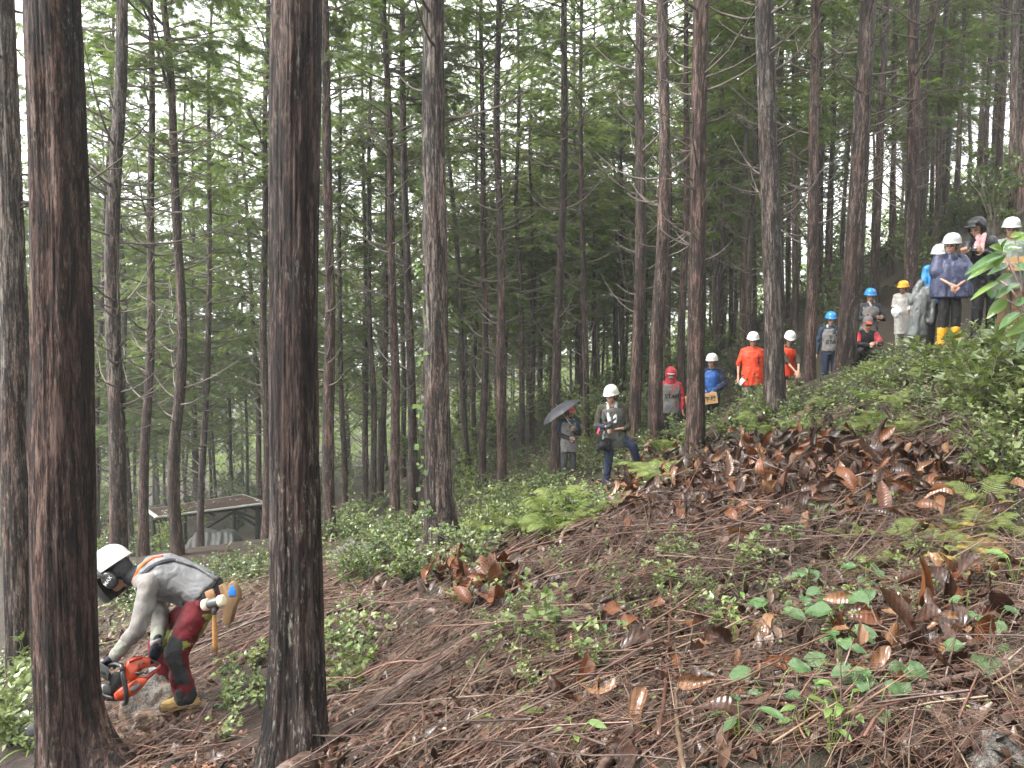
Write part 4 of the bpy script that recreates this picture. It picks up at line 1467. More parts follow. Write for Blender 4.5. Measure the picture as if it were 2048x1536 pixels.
def saw_operator():
    J = dict(pelvis=wl(412, 1192, 4.98), waist=wl(384, 1172, 4.98), chest=wl(330, 1152, 4.97), neck=wl(276, 1152, 4.96), head=wl(231, 1143, 4.95),
             shR=wl(300, 1168, 4.79), elR=wl(279, 1253, 4.70), wrR=wl(231, 1312, 4.68), shL=wl(292, 1158, 5.13), elL=wl(322, 1228, 5.06), wrL=wl(314, 1286, 4.86),
             hipR=wl(407, 1205, 4.90), knR=wl(351, 1302, 4.83), anR=wl(372, 1417, 4.90), hipL=wl(403, 1200, 5.07), knL=wl(318, 1284, 5.16), anL=wl(336, 1388, 5.25), s=.985)
    q = J['anL'] + OP_BASE
    q[2] = float(ground(q[0], q[1])) + .13
    J['anL'] = q - OP_BASE
    q = J['anR'] + OP_BASE
    q[2] = max(q[2], float(ground(q[0], q[1])) + .125)
    J['anR'] = q - OP_BASE
    u = unit(np.array([-.57, 0, .82]))
    f = unit(np.array([-.82, -.05, -.57]))
    u = unit(u - f * np.dot(u, f))
    hf = (np.cross(f, u), f, u)
    def tcls(P):
        x, y, d = project(P + OP_BASE)
        m = np.zeros(len(P), int)
        m[pip(x, y, [(326, 1276), (345, 1272), (364, 1279), (366, 1296), (362, 1312), (374, 1340), (381, 1369), (352, 1371), (338, 1332), (326, 1305)])] = 1
        m[pip(x, y, [(364, 1281), (389, 1287), (366, 1299)]) | pip(x, y, [(396, 1296), (440, 1228), (424, 1222), (398, 1270)]) | pip(x, y, [(405, 1228), (432, 1226), (420, 1240), (408, 1238)]) | pip(x, y, [(318, 1295), (328, 1258), (346, 1262), (326, 1300)])] = 2
        return m
    t, J, hf = person(OP_BASE, 1.68, (-1, 0, -1), "bent-over chainsaw operator in dark red trousers, grey harness and visored white helmet", SHIRT, TR_RED, None, J=J, hf=hf, sleeve=1.0, top_infl=.012,
                      top_down=.02, hands=False, hair=True, toe={'L': (-1, -.1, 0), 'R': (-1, -.25, 0)}, tcls=tcls, tmats=[TR_RED, TR_BLACK, TR_GREEN], linfl=.018)
    s = J['s']
    # harness vest over the back
    fuse("vest", [torso(J, .030, -.03, -.05), capsule(J['shR'] * .45 + J['neck'] * .55, J['shR'] * .6 + J['neck'] * .4, .060, .052), capsule(J['shL'] * .45 + J['neck'] * .55, J['shL'] * .6 + J['neck'] * .4, .060, .052)], .011, [HARNESS], t, 3, .009, 11, seed=4, stretch=(.5, 1, 1))
    uu = unit(J['neck'] - J['chest'])
    fuse("collar", [capsule(J['neck'] - uu * .02, J['neck'] + uu * .035, .072, .066)], .009, [DARKGREY], t, 2, .004, 14)
    # jacket tied at the waist, belt
    sp = unit(J['waist'] - J['pelvis'])
    lat = unit(J['hipR'] - J['hipL'])
    fuse("waist_wrap", [loft([J['pelvis'] - sp * .03, J['pelvis'] + sp * .05, J['pelvis'] + sp * .13], [lat] * 3, [unit(np.cross(lat, sp))] * 3, [.172, .172, .155], [.132, .135, .120])], .012, [BLACK], t, 2, .008, 12)
    fuse("belt", [loft([J['pelvis'] + sp * .015, J['pelvis'] + sp * .062], [lat] * 2, [unit(np.cross(lat, sp))] * 2, [.184, .182], [.146, .145])], .010, [DARKGREY], t, 2)
    # gloved hands closed on the saw's two handles
    hb = unit(np.array([-.80, -.05, -.62]))
    fuse("glove", hand(J['wrR'], hb, np.array([-.5, .25, .85]), 1.12, .95, 1, 1.25), .0065, [GLOVE], t, 2)
    fuse("glove", hand(J['wrL'], unit(np.array([-.12, -.25, -1.0])), np.array([.95, -.2, .1]), 1.12, .95, -1, 1.25), .0065, [GLOVE], t, 2)
    for k in "RL":
        d = unit(J['wr' + k] - J['el' + k])
        fuse("cuff", [capsule(J['wr' + k] - d * .085, J['wr' + k] - d * .035, .046, .043)], .009, [CUFF], t, 2, .003, 20)
    # boots with a dark toe and sole
    def bcls(P):
        m = np.zeros(len(P), int)
        for k in "LR":
            a = J['an' + k]
            e = (P[:, 0] < a[0] - .135) & (np.abs(P[:, 1] - a[1]) < .15)
            z = (P[:, 2] < a[2] - .062) & (np.abs(P[:, 0] - a[0]) < .3) & (np.abs(P[:, 1] - a[1]) < .13)
            m[e | z] = 1
        return m
    for k in "LR":
        fuse("boot", boots(J, .03, {'L': np.array([-1, -.1, 0]), 'R': np.array([-1, -.25, 0])}, k), .010, [TAN_BOOT, BOOT_DARK], t, 2, .004, 30, cls=bcls)
    for k in "RL":
        a = J['an' + k]
        d = unit(J['kn' + k] - a)
        fuse("gaiter", [capsule(a + d * .005, a + d * .05, .068, .068)], .010, [TR_BLACK], t, 2, .004, 18)
    # helmet with ear defenders and lowered mesh visor
    h = helmet(J, hf, H_WHITE, t, peak=.045, strap=False, crest=.02, sc=.93)
    r, f, u = hf
    c = J['head']
    P = lambda a, b, d: c + r * a + f * b + u * d
    for sg in (1, -1):
        b = MB()
        b.add(*extrude(np.array([P(sg * .082, .042 * math.cos(a) + .002, .058 * math.sin(a) - .030) for a in np.linspace(0, 6.283, 18, endpoint=False)]), r * sg, 0, .052, .008))
        e = obj("ear_defender", b.mesh("ear_defender", [PLASTIC], True), h)
        b = MB()
        b.add(*tube([P(sg * .122, .030, .085), P(sg * .135, .022, .045), P(sg * .137, .008, .002)], [.010, .011, .010], 8))
        obj("ear_defender_arm", b.mesh("ear_defender_arm", [PLASTIC_GREY], True), h)
    # the cup nearest the camera carries pale lettering
    lettering("MAX", .032, P(.136 if np.dot(r, [0, -1, 0]) > 0 else -.136, .0, -.028), r * (1 if np.dot(r, [0, -1, 0]) > 0 else -1), unit(u * .9 + f * .35), PRINT_WHITE, h, None, "lettering", .001, .01)
    a = np.linspace(-1.15, 1.15, 14)
    V, F = [], []
    for i, (zz, rr) in enumerate([(.030, .150), (-.03, .160), (-.09, .158), (-.135, .148)]):
        for q in a:
            V.append(P(math.sin(q) * rr * .82, math.cos(q) * rr + .012, zz))
    for i in range(3):
        for j in range(13):
            F.append((i * 14 + j, i * 14 + j + 1, (i + 1) * 14 + j + 1, (i + 1) * 14 + j))
    V = np.array(V)
    F = F + [tuple(x + len(V) for x in q[::-1]) for q in F]
    V = np.concatenate([V, V - (f * .004)[None]])
    obj("visor", MB().add(V, F).mesh("visor", [PLASTIC], True), h)
    fuse("neck_shade", [ellipsoid(P(0, -.045, -.005), (.088, .060, .085), np.array([r, f, u]))], .010, [DARKGREY], t, 2)
    strap(t, "vest", [(266, 1182), (268, 1160), (282, 1132), (304, 1117), (325, 1113)], .022, ORANGE_STRAP, "orange_strap")
    strap(t, "vest", [(276, 1186), (280, 1158), (298, 1136), (330, 1122), (350, 1121), (385, 1132), (420, 1150)], .034, DARKGREY, "shoulder_strap", .008)
    strap(t, "vest", [(350, 1124), (368, 1128), (395, 1137), (430, 1160)], .018, HARNESS, "buckle_strap", .012)
    return t, J
OPERATOR, OPJ = saw_operator()

# --- chainsaw: outlines laid in the plane of the saw
def chainsaw():
    O = at(262, 1347, 4.66)
    TIP = at(52, 1467, 4.36)
    f = unit(TIP - at(222, 1378, 4.62))
    u = unit(np.array([-.46, 0.0, .88]))
    u = unit(u - f * np.dot(u, f))
    n = unit(np.cross(f, u))
    if n[1] > 0:
        n = -n                                # towards the camera
    def pl(px, py, off=0.0):
        d = ray(px, py)
        k = np.dot(O + n * off - CAM, n) / np.dot(d, n)
        return CAM + d * k
    def zp(pts):                              # zoom-view coordinates -> saw plane
        return np.array([pl(190 + a / 12.8, 1300 + b / 12.8) for a, b in pts])
    t = thing("chainsaw", "orange chainsaw with black handles held low against the flaring root", "chainsaw", O)
    def part(name, pts, t0, t1, mat, parent=t, inset=.006):
        V, F = extrude(zp(pts) - O, n, t0, t1, inset)
        return obj(name, MB().add(V, F).mesh(name, [mat], True), parent)
    top = part("top_cover", [(745, 500), (830, 265), (960, 195), (1190, 165), (1420, 205), (1400, 370), (1180, 505), (1095, 590), (1060, 690), (900, 790), (800, 760)], -.045, .042, SAW_O, inset=.010)
    part("air_filter_cover", [(840, 270), (960, 200), (1190, 155), (1210, 185), (1000, 255), (870, 330)], -.047, .047, SAW_R, top, .004)
    part("cover_knob", [(1185, 300), (1215, 275), (1245, 290), (1250, 330), (1225, 360), (1192, 345)], .040, .052, PLASTIC, top, .002)
    part("cover_clip", [(1070, 330), (1105, 320), (1165, 500), (1130, 520)], .036, .050, PLASTIC, top, .003)
    body = part("starter_housing", [(640, 940), (830, 850), (1060, 700), (1230, 690), (1350, 740), (1210, 930), (1050, 1090), (870, 1190), (640, 1290), (500, 1255), (460, 1110)], -.05, .055, SAW_O, inset=.010)
    part("badge", [(870, 960), (1060, 850), (1170, 830), (1120, 960), (900, 1080)], .050, .062, PLASTIC_GREY, body, .004)
    for k in range(6):
        x0, y0 = 845 + 34 * k, 880 - 24 * k
        part("cooling_slot", [(x0, y0), (x0 + 12, y0 - 8), (x0 + 22, y0 + 40), (x0 + 10, y0 + 48)], .050, .060, PLASTIC, body, .001)
    part("engine_block", [(330, 700), (560, 560), (760, 620), (830, 780), (700, 900), (520, 1010), (400, 1160), (300, 1060), (340, 860)], -.05, .030, PLASTIC)
    part("muffler", [(180, 880), (320, 850), (400, 900), (400, 1120), (200, 1120), (150, 1010)], -.04, .040, PLASTIC_GREY)
    part("spike", [(170, 1120), (230, 1100), (450, 1200), (440, 1250), (300, 1240)], -.012, .020, METAL, inset=.003)
    part("clutch_cover", [(470, 1120), (560, 1010), (690, 950), (720, 1120), (700, 1280), (520, 1330), (300, 1320), (280, 1250)], -.055, -.02, PLASTIC)
    rear = part("rear_handle", [(1340, 640), (1400, 560), (1560, 470), (1600, 430), (1660, 330), (1690, 400), (1690, 460), (1480, 650), (1340, 760), (1230, 700)], -.026, .026, SAW_R, inset=.006)
    part("handle_label", [(1340, 500), (1360, 450), (1500, 430), (1590, 450), (1480, 510), (1370, 580)], -.020, .031, PAPER, rear, .003)
    part("handle_upper_grip", [(1400, 230), (1440, 240), (1640, 320), (1690, 370), (1660, 440), (1600, 380), (1470, 300), (1400, 290)], -.020, .020, PLASTIC, rear, .005)
    part("choke_lever", [(1000, 560), (1240, 540), (1260, 570), (1100, 640), (1020, 600)], .030, .052, PLASTIC, inset=.003)
    guard = part("hand_guard", [(60, 330), (150, 330), (350, 450), (345, 640), (320, 780), (70, 640), (80, 560), (90, 450)], -.06, .055, PLASTIC_GREY, inset=.004)
    part("guard_slot", [(130, 500), (260, 560), (250, 640), (120, 570)], -.062, .057, PLASTIC, guard, .002)
    # front handle: a bent tube round the body
    path = [pl(190 + 690 / 12.8, 1300 + 400 / 12.8, .0) - n * .04, pl(190 + 700 / 12.8, 1300 + 440 / 12.8, .05), pl(190 + 700 / 12.8, 1300 + 600 / 12.8, .085), pl(190 + 760 / 12.8, 1300 + 850 / 12.8, .088), pl(190 + 800 / 12.8, 1300 + 1080 / 12.8, .088), pl(190 + 810 / 12.8, 1300 + 1350 / 12.8, .075), pl(190 + 750 / 12.8, 1300 + 1380 / 12.8, .03)]
    pp = np.array(path)
    s0 = np.linspace(0, 1, len(pp)); s1 = np.linspace(0, 1, 26)
    pp = np.stack([np.interp(s1, s0, pp[:, c]) for c in range(3)], -1)
    for _ in range(2):
        pp[1:-1] = (pp[:-2] + 2 * pp[1:-1] + pp[2:]) / 4
    obj("front_handle", MB().add(*tube(pp - O, .0135, 10)).mesh("front_handle", [PLASTIC], True), t)
    # crossing bar above, where the left hand grips
    gp_ = np.array([pl(218, 1332, -.07), pl(222, 1330, -.03), pl(232, 1328, .02), pl(243, 1332, .06), pl(245, 1342, .084)])
    obj("front_grip", MB().add(*tube(gp_ - O, .0135, 10)).mesh("front_grip", [PLASTIC], True), t)
    # guide bar through the cut, tip out on the far side
    a0 = at(225, 1377, 4.62)
    L = np.linalg.norm(TIP - a0)
    pr = [(0, .034), (L * .5, .038), (L - .045, .033), (L - .018, .024), (L - .003, .010)]
    outl = [a0 + f * a + u * b for a, b in pr] + [TIP] + [a0 + f * a - u * b for a, b in pr[::-1]]
    bar = obj("guide_bar", MB().add(*extrude(np.array(outl) - O, n, -.0035, .0035, .001)).mesh("guide_bar", [PLASTIC_GREY], True), t)
    outl2 = [a0 + f * a + u * (b + .006) for a, b in pr] + [TIP + f * .006] + [a0 + f * a - u * (b + .006) for a, b in pr[::-1]]
    obj("chain", MB().add(*extrude(np.array(outl2) - O, n, -.0028, .0028, .001)).mesh("chain", [PLASTIC], True), bar)
chainsaw()

# hammer and pouch hanging from the belt
def hammer():
    a, b = at(406, 1211, 4.72), at(449, 1200, 4.70)
    d = unit(b - a)
    t = thing("hammer", "soft-faced hammer with wooden handle hanging from the operator's belt", "hammer", (a + b) / 2)
    o = np.array((a + b) / 2)
    _, uu, vv = frame_of(d)
    L = np.linalg.norm(b - a)
    cream = plain("cream_plastic", (0.66, 0.58, 0.42), None, 12, 0.45, 0.4)
    head = obj("hammer_head", MB().add(*capsule(-d * L * .22, d * L * .22, .030, .030, 14)).mesh("hammer_head", [PLASTIC_GREY], True), t)
    for sg in (1, -1):
        obj("hammer_face", MB().add(*loft([d * sg * L * x for x in (.24, .27, .40, .47, .5)], [uu] * 5, [vv] * 5, [.028, .036, .036, .034, .028], [.028, .036, .036, .034, .028], 16)).mesh("hammer_face", [cream], True), head)
    e = at(431, 1303, 4.74) - o
    s = at(428, 1213, 4.71) - o
    hw = woodmat("hammer_wood", (0.42, 0.22, 0.085), (0.28, 0.13, 0.045))
    P = s + np.linspace(0, 1, 7)[:, None] * (e - s)
    obj("handle", MB().add(*tube(P, [.012, .013, .0145, .016, .017, .017, .015], 8)).mesh("handle", [hw], True), t)
    obj("collar", MB().add(*tube(P[:2] + (s - P[0]), [.017, .016], 8)).mesh("collar", [PLASTIC_GREY], True), t)
hammer()
def pouch():
    o = at(459, 1190, 4.85)
    t = thing("tool_pouch", "tan leather tool pouch with blue lining on the operator's belt", "pouch", o)
    pts = [(440, 1170), (447, 1168), (456, 1186), (461, 1165), (467, 1164), (478, 1182), (479, 1196), (470, 1215), (462, 1246), (452, 1250), (448, 1235), (452, 1205), (446, 1190)]
    P = np.array([at(x, y, 4.85) for x, y in pts]) - o
    n = np.array([0, -1.0, 0.1])
    obj("holster", MB().add(*extrude(P, unit(n), -.05, .03, .002)).mesh("holster", [LEATHER_OLD], True), t)
    P = np.array([at(x, y, 4.82) for x, y in [(461, 1172), (466, 1171), (472, 1180), (472, 1192), (458, 1193), (457, 1182)]]) - o
    obj("lining", MB().add(*extrude(P, unit(n), -.01, .004, .002)).mesh("lining", [plain("blue_lining", (0.02, 0.16, 0.5), None, 10, .6)], True), t)
    P = np.array([at(x, y, 4.80) for x, y in [(410, 1184), (424, 1178), (430, 1192), (428, 1198), (414, 1204)]]) - o
    obj("belt_loop", MB().add(*extrude(P, unit(n), -.02, .006, .003)).mesh("belt_loop", [LEATHER], True), t)
pouch()

# ------------------------------------------------------------------ the onlookers
LK = (-.75, -.75, -.12)       # towards the felling
# umbrella man
pos = feet(1137, 968, 17.3)
t, J, hf = person(pos, 1.70, (.85, -.5, -.05), "person in grey vest and black arm sleeves sheltering under the grey umbrella", NAVYSHIRT, DARKGREY, BOOT_DARK, dict(
    elL=(-.23, .03, 1.12), wrL=(-.04, -.20, 1.04), elR=(.24, -.02, 1.12), wrR=(.06, -.22, 1.20)), .15, vest=VESTGREY, helm=H_RED, hpeak=.03, vest_down=.22, hand_opts={'R': {'d': np.array([-.3, -.2, .9]), 'n': np.array([-.4, 1, 0]), 'curl': 1.0}, 'L': {'d': np.array([.9, -.4, .1]), 'n': np.array([0, 1, .4])}})
s = J['s']
for k in "LR":
    fuse("arm_sleeve", [limb(J, 'el' + k, 'wr' + k, .060, .048, .0, .92), limb(J, 'sh' + k, 'el' + k, .066, .060, .82, 1)], .012, [BLACK], t, 2, .004, 18)
r_, f_, u_ = hf
fuse("beard", [ellipsoid(J['head'] + f_ * .045 - u_ * .088, (.050, .050, .032), np.array([r_, f_, u_]))], .009, [HAIR], t, 1)
hnd = pos + J['wrR'] + np.array([0, -.05, .07])

def umbrella(hand_p):
    c = at(1124, 826, 17.1)                    # centre of the rim
    ax = unit(c - hand_p + np.array([-.05, -.10, .10]))
    t = thing("umbrella", "open dark grey umbrella tilted over the person in black arm sleeves", "umbrella", hand_p)
    d, u, v = frame_of(ax, (1, 0, 0))
    Rr, Hh = .49, .19
    um = cloth("umbrella_cloth", (0.06, 0.06, 0.07), (0.04, 0.04, 0.048), 0.42, 0.4, 0.15)
    cc = c - hand_p
    n, m = 48, 8
    V, F = [], []
    for i in range(m + 1):
        k = i / m
        for j in range(n):
            a = 2 * math.pi * j / n
            q = (a / (2 * math.pi) * 8) % 1
            sag = 1 - .075 * math.sin(math.pi * q) * k
            rr = Rr * math.sin(k * 1.35) / math.sin(1.35) * sag
            hh = Hh * (math.cos(k * 1.35) - math.cos(1.35)) / (1 - math.cos(1.35)) + .02 * math.sin(math.pi * q) * k * (1 - k)
            V.append(cc + u * rr * math.cos(a) + v * rr * math.sin(a) + d * hh)
    for i in range(m):
        for j in range(n):
            F.append((i * n + j, i * n + (j + 1) % n, (i + 1) * n + (j + 1) % n, (i + 1) * n + j))
    can = obj("canopy", np_mesh("canopy", V, F, [um], smooth=True), t)
    for j in range(8):
        a = 2 * math.pi * j / 8
        P = [V[i * n + j * 6] - d * .006 for i in range(m + 1)]
        obj("rib", MB().add(*tube(P, .003, 4)).mesh("rib", [METAL], True), can)
    obj("shaft", MB().add(*tube([-ax * .05, cc * .5, cc + d * (Hh + .05)], .006, 6)).mesh("shaft", [METAL], True), t)
    obj("handle", MB().add(*tube([-ax * .13, -ax * .06, ax * .02], [.013, .014, .012], 8)).mesh("handle", [PLASTIC], True), t)
umbrella(hnd)

# photographer in the cream helmet
pos = feet(1212, 980, 13.0)
t, J, hf = person(pos, 1.74, (-.55, -.8, -.12), "photographer in cream helmet and grey-green vest with one foot up the bank", CAMO, NAVY, BOOT_DARK, dict(
    pelvis=(.13, 0, .90), waist=(.125, 0, 1.02), chest=(.10, -.02, 1.23), neck=(.085, -.02, 1.40), head=(.07, -.05, 1.555), hipL=(.05, 0, .88), hipR=(.21, 0, .88), knL=(.03, -.05, .47), anL=(.0, .0, .09),
    knR=(.42, -.08, .74), anR=(.55, .0, .40), shL=(-.10, 0, 1.345), shR=(.28, .0, 1.345), elL=(-.17, -.03, 1.06), wrL=(-.04, -.22, 1.07), elR=(.35, -.05, 1.03), wrR=(.10, -.27, 1.03)), 0, sleeve=.25,
    vest=VESTDARK, helm=H_CREAM, vest_down=.20, belt=BLACK, hpeak=.04, htall=1.08, hand_opts={'L': {'d': np.array([.6, -.7, .1]), 'n': np.array([.2, .2, 1]), 'curl': .8}, 'R': {'d': np.array([-.8, -.5, .1]), 'n': np.array([.1, .2, 1]), 'curl': .8, 'flip': 1}}, toe={'L': np.array([-.4, -1, 0]), 'R': np.array([.3, -1, 0])})
fuse("arm_sleeve", [limb(J, 'el' + 'L', 'wrL', .050, .040, .1, .9)], .012, [NAVY], t, 2)
nk, ch = J['neck'], J['chest']
fuse("towel", [capsule(nk + [-.07, -.05, .02], nk + [-.06, -.16, -.24], .028, .034, flat=.6), capsule(nk + [.06, -.06, .02], nk + [.03, -.17, -.26], .028, .036, flat=.6), capsule(nk + [-.07, .03, .03], nk + [.07, .03, .03], .034, .034)], .011, [TOWEL], t, 2, .006, 16)
fuse("backpack_strap", [capsule(J['shR'] * .75 + nk * .25 + np.array([0, -.02, .03]), ch + [.13, -.13, -.06], .022, .022), capsule(J['shL'] * .75 + nk * .25 + np.array([0, -.02, .03]), ch + [-.14, -.13, -.06], .022, .022)], .010, [BLACK], t, 1)
CP = pos
def dslr(c):
    t = thing("camera", "black camera held at chest height by the cream-helmeted photographer", "camera", c)
    d = unit(np.array([-.45, -.85, -.12]))
    _, u, v = frame_of(d)
    A = np.array([u, v, d])
    Rm = np.stack([u, d, np.cross(u, d)], -1)
    b = MB().add(*box((0, 0, 0), (.135, .06, .095), Rm)).add(*box(Rm @ np.array([0, 0, .055]), (.05, .05, .035), Rm))
    obj("camera_body", b.mesh("camera_body", [PLASTIC], False), t)
    obj("lens", MB().add(*tube([d * .03, d * .06, d * .11, d * .115], [.036, .038, .034, .028], 14)).mesh("lens", [PLASTIC], True), t)
dslr(pos + (J['wrL'] + J['wrR']) / 2 + np.array([0, -.08, .05]))
def waist_bag(c):
    t = thing("shoulder_bag", "black bag with pink tag hanging at the photographer's side", "bag", c)
    V, F = ellipsoid((0, 0, 0), (.13, .10, .12))
    fuse("bag_body", [box((0, 0, 0), (.24, .15, .20)), ellipsoid((0, -.06, -.01), (.10, .05, .08))], .014, [BLACK], t, 4, .006, 12)
    obj("bag_strap", MB().add(*tube([(-.09, -.02, .09), (-.03, -.03, .2), (.08, -.03, .33), (.2, -.04, .45)], .012, 6)).mesh("bag_strap", [BLACK], True), t)
    pk = cloth("neon_pink", (0.8, 0.06, 0.17), (0.6, 0.04, 0.12))
    fuse("pink_tag", [capsule((-.10, -.10, .20), (-.085, -.105, .26), .028, .030, flat=.5)], .009, [pk], t, 1)
    fuse("pouch", [capsule((-.01, -.11, .12), (.0, -.12, .21), .035, .03, flat=.6)], .010, [cloth("teal_pouch", (.16, .22, .2), (.06, .05, .06))], t, 1)
waist_bag(pos + np.array([-.07, -.16, .78]))

# red-hooded staff member
pos = feet(1340, 900, 16.5)
t, J, hf = person(pos, 1.70, (-.2, -.95, -.12), "person in red hooded raincoat and grey bib marked STAFF", RED, BLACK, BOOT_DARK, dict(elL=(-.25, .02, 1.12), wrL=(-.27, -.05, .86), elR=(.25, .02, 1.12), wrR=(.255, -.02, .86)), -.08, vest=VESTGREY, vest_down=.17, helm=None, hair=False, fat=1.08)
r_, f_, u_ = hf
c = J['head']
def cut_hood(P):
    q = P - c
    return (q @ f_ > .045) & (q @ u_ < .085)
fuse("hood", [ellipsoid(c + u_ * .030 - f_ * .01, (.128, .140, .150), np.array([r_, f_, u_])), capsule(c - u_ * .10, c - u_ * .16, .11, .12)], .010, [RED], t, 2, .006, 14, cut=cut_hood)
helmet(J, hf, H_WHITE, t, "cap", peak=.05, strap=False, sc=.86, up=.006, tall=.9)
teal = NT("teal_visor").princ(C(0.10, 0.42, 0.32), .15, .5)
b = MB()
a = np.linspace(-1.2, 1.2, 12)
V = np.array([c + r_ * math.sin(q) * .095 + f_ * (math.cos(q) * .125) + u_ * z for z in (.030, -.045) for q in a])
obj("face_shield", MB().add(np.concatenate([V, V - f_ * .003]), [(j, j + 1, 13 + j, 12 + j) for j in range(11)] + [(24 + j, 36 + j, 37 + j, 25 + j) for j in range(11)]).mesh("face_shield", [teal], True), t)
lettering("STAFF", .125, J['chest'] + np.array([.015, -.2, -.135]), (-.05, -1, 0), (0, 0, 1), PRINT, t, "vest", "lettering", .008)

# person with blue jacket and board
pos = feet(1421, 876, 16.5)
t, J, hf = person(pos, 1.72, (-.6, -.8, .22), "white-helmeted person in blue and navy jacket holding the long board", BLUE, BLACK, BOOT_DARK, dict(elL=(-.24, -.02, 1.13), wrL=(-.12, -.26, .96), elR=(.27, -.02, 1.13), wrR=(.02, -.27, .97)), -.15, helm=H_WHITE, hup=.004, collar=NAVY, hand_opts={'R': {'d': np.array([-.75, -.2, -.45]), 'n': np.array([0, .9, .2]), 'curl': .9}, 'L': {'d': np.array([-.2, -.3, -.9]), 'n': np.array([.2, .9, 0]), 'curl': .9}})
for k in "LR":
    fuse("dark_sleeve", [limb(J, 'sh' + k, 'el' + k, .080, .066), limb(J, 'el' + k, 'wr' + k, .066, .052, 0, .95), capsule(J['neck'] * .5 + J['sh' + k] * .5, J['sh' + k], .078, .080)], .013, [NAVY], t, 3, .008, 12)
hl = pos + J['wrR']

def board(center, w, h, n, up, label, txt=None):
    t = thing("wooden_board", label, "board", center)
    n = unit(n); up = unit(np.asarray(up, float) - n * np.dot(up, n))
    x = np.cross(up, n)
    P = np.array([x * a + up * b for a, b in [(-w / 2 + .01, -h / 2), (w / 2 - .01, -h / 2), (w / 2, -h / 2 + .01), (w / 2, h / 2 - .01), (w / 2 - .01, h / 2), (-w / 2 + .01, h / 2), (-w / 2, h / 2 - .01), (-w / 2, -h / 2 + .01)]])
    obj("panel", MB().add(*extrude(P, n, -.009, .009, .002)).mesh("panel", [WOOD], False), t)
    if txt:
        for s_, off, size in txt:
            lettering(s_, size, x * off - up * .015, n, up, PRINT, t, None, "lettering", .0115, .012)
    return t
bc = at(1403, 799, 16.15)
board(bc, .66, .235, np.array([-.12, -1, .05]), np.array([-.15, 0, 1.0]), "long wooden sign board passing behind the dark trunk", [("学校", .18, .115), ("自", -.262, .10)])

# orange bib number 1
pos = feet(1503, 842, 16.0)
t, J, hf = person(pos, 1.74, (-.35, -.9, -.28), "white-helmeted person in orange bib numbered 1 and beige trousers", ORANGE, BEIGE, BOOT_DARK, dict(elL=(-.275, .02, 1.12), wrL=(-.29, -.05, .86), elR=(.25, .03, 1.12), wrR=(.24, -.05, .87)), -.1, sleeve=0.0, vest=ORANGE, vest_down=.26, helm=H_WHITE, fat=1.18, collar=ORANGE, top_infl=.024)
lettering("1", .20, J['chest'] + np.array([.075, -.2, -.09]), (-.08, -1, 0), (0, 0, 1), PRINT, t, "vest", "lettering", .009, .03)
pp = thing("phone", "white-backed phone held low in the orange bib's hand", "phone", pos + J['wrL'] + np.array([.05, -.05, -.10]))
obj("phone_body", MB().add(*extrude(np.array([(-.04, 0, -.075), (.04, 0, -.075), (.045, 0, -.07), (.045, 0, .07), (.04, 0, .075), (-.04, 0, .075), (-.045, 0, .07), (-.045, 0, -.07)]), np.array([0, -1.0, 0]), -.005, .005, .002)).mesh("phone_body", [PAPER], False), pp)
pp.rotation_euler = (R(10), R(38), R(-15))

# person at the stump
pos = feet(1571, 828, 16.6)
t, J, hf = person(pos, 1.68, (-.2, -.75, -.7), "white-helmeted person in orange bib leaning hands on the stump", CAMO, NAVY, BOOT_DARK, dict(waist=(.0, 0, 1.06), chest=(.0, -.06, 1.25), neck=(0, -.10, 1.41), head=(0, -.15, 1.555), shL=(-.17, -.07, 1.36), shR=(.18, -.07, 1.36), elL=(-.10, -.22, 1.08), wrL=(.06, -.38, .84), elR=(.19, -.20, 1.07), wrR=(.11, -.38, .84)), 0.05, sleeve=0.12, vest=ORANGE, vest_down=.2, helm=H_WHITE, hand_opts={'L': {'d': np.array([.3, -.5, -.75]), 'n': np.array([-.2, -.7, .6]), 'curl': .5}, 'R': {'d': np.array([-.3, -.5, -.75]), 'n': np.array([.2, -.7, .6]), 'curl': .5}})
def stump():
    p = feet(1586, 838, 15.9)
    top = at(1586, 781, 15.9)[2] - p[2]
    t = thing("tree_stump", "cut stump with pale wedge of fresh wood under the leaning person's hands", "stump", p)
    me = trunk_mesh("stump", [M['bark_red']], .15, max(.4, top), 24, 14, 5, flare=.5, taper=.12, bend=0, sink=.4)
    obj("trunk", me, t)
    fresh = woodmat("fresh_wood", (0.66, 0.42, 0.26), (0.5, 0.28, 0.16))
    a = np.linspace(0, 6.283, 20, endpoint=False)
    P = np.c_[np.cos(a) * .150, np.sin(a) * .145, np.full(20, top - .012)]
    obj("cut_face", MB().add(*extrude(P, np.array([0, 0, 1.0]), 0, .028, .004)).mesh("cut_face", [fresh], True), t)
    w = thing("work_gloves", "dark blue cap lying on the stump's cut face", "cap", p + np.array([.03, -.09, top + .016]))
    w.name = "cap"
    fuse("crown", [ellipsoid((0, 0, .02), (.085, .075, .05)), capsule((-.03, -.05, .012), (.03, -.05, .012), .045, .045, flat=.25)], .010, [cloth("blue_grey_cap", (.06, .08, .12))], w, 2, cut=lambda P: P[:, 2] < .001)
    return p, top
STUMP_P, STUMP_TOP = stump()

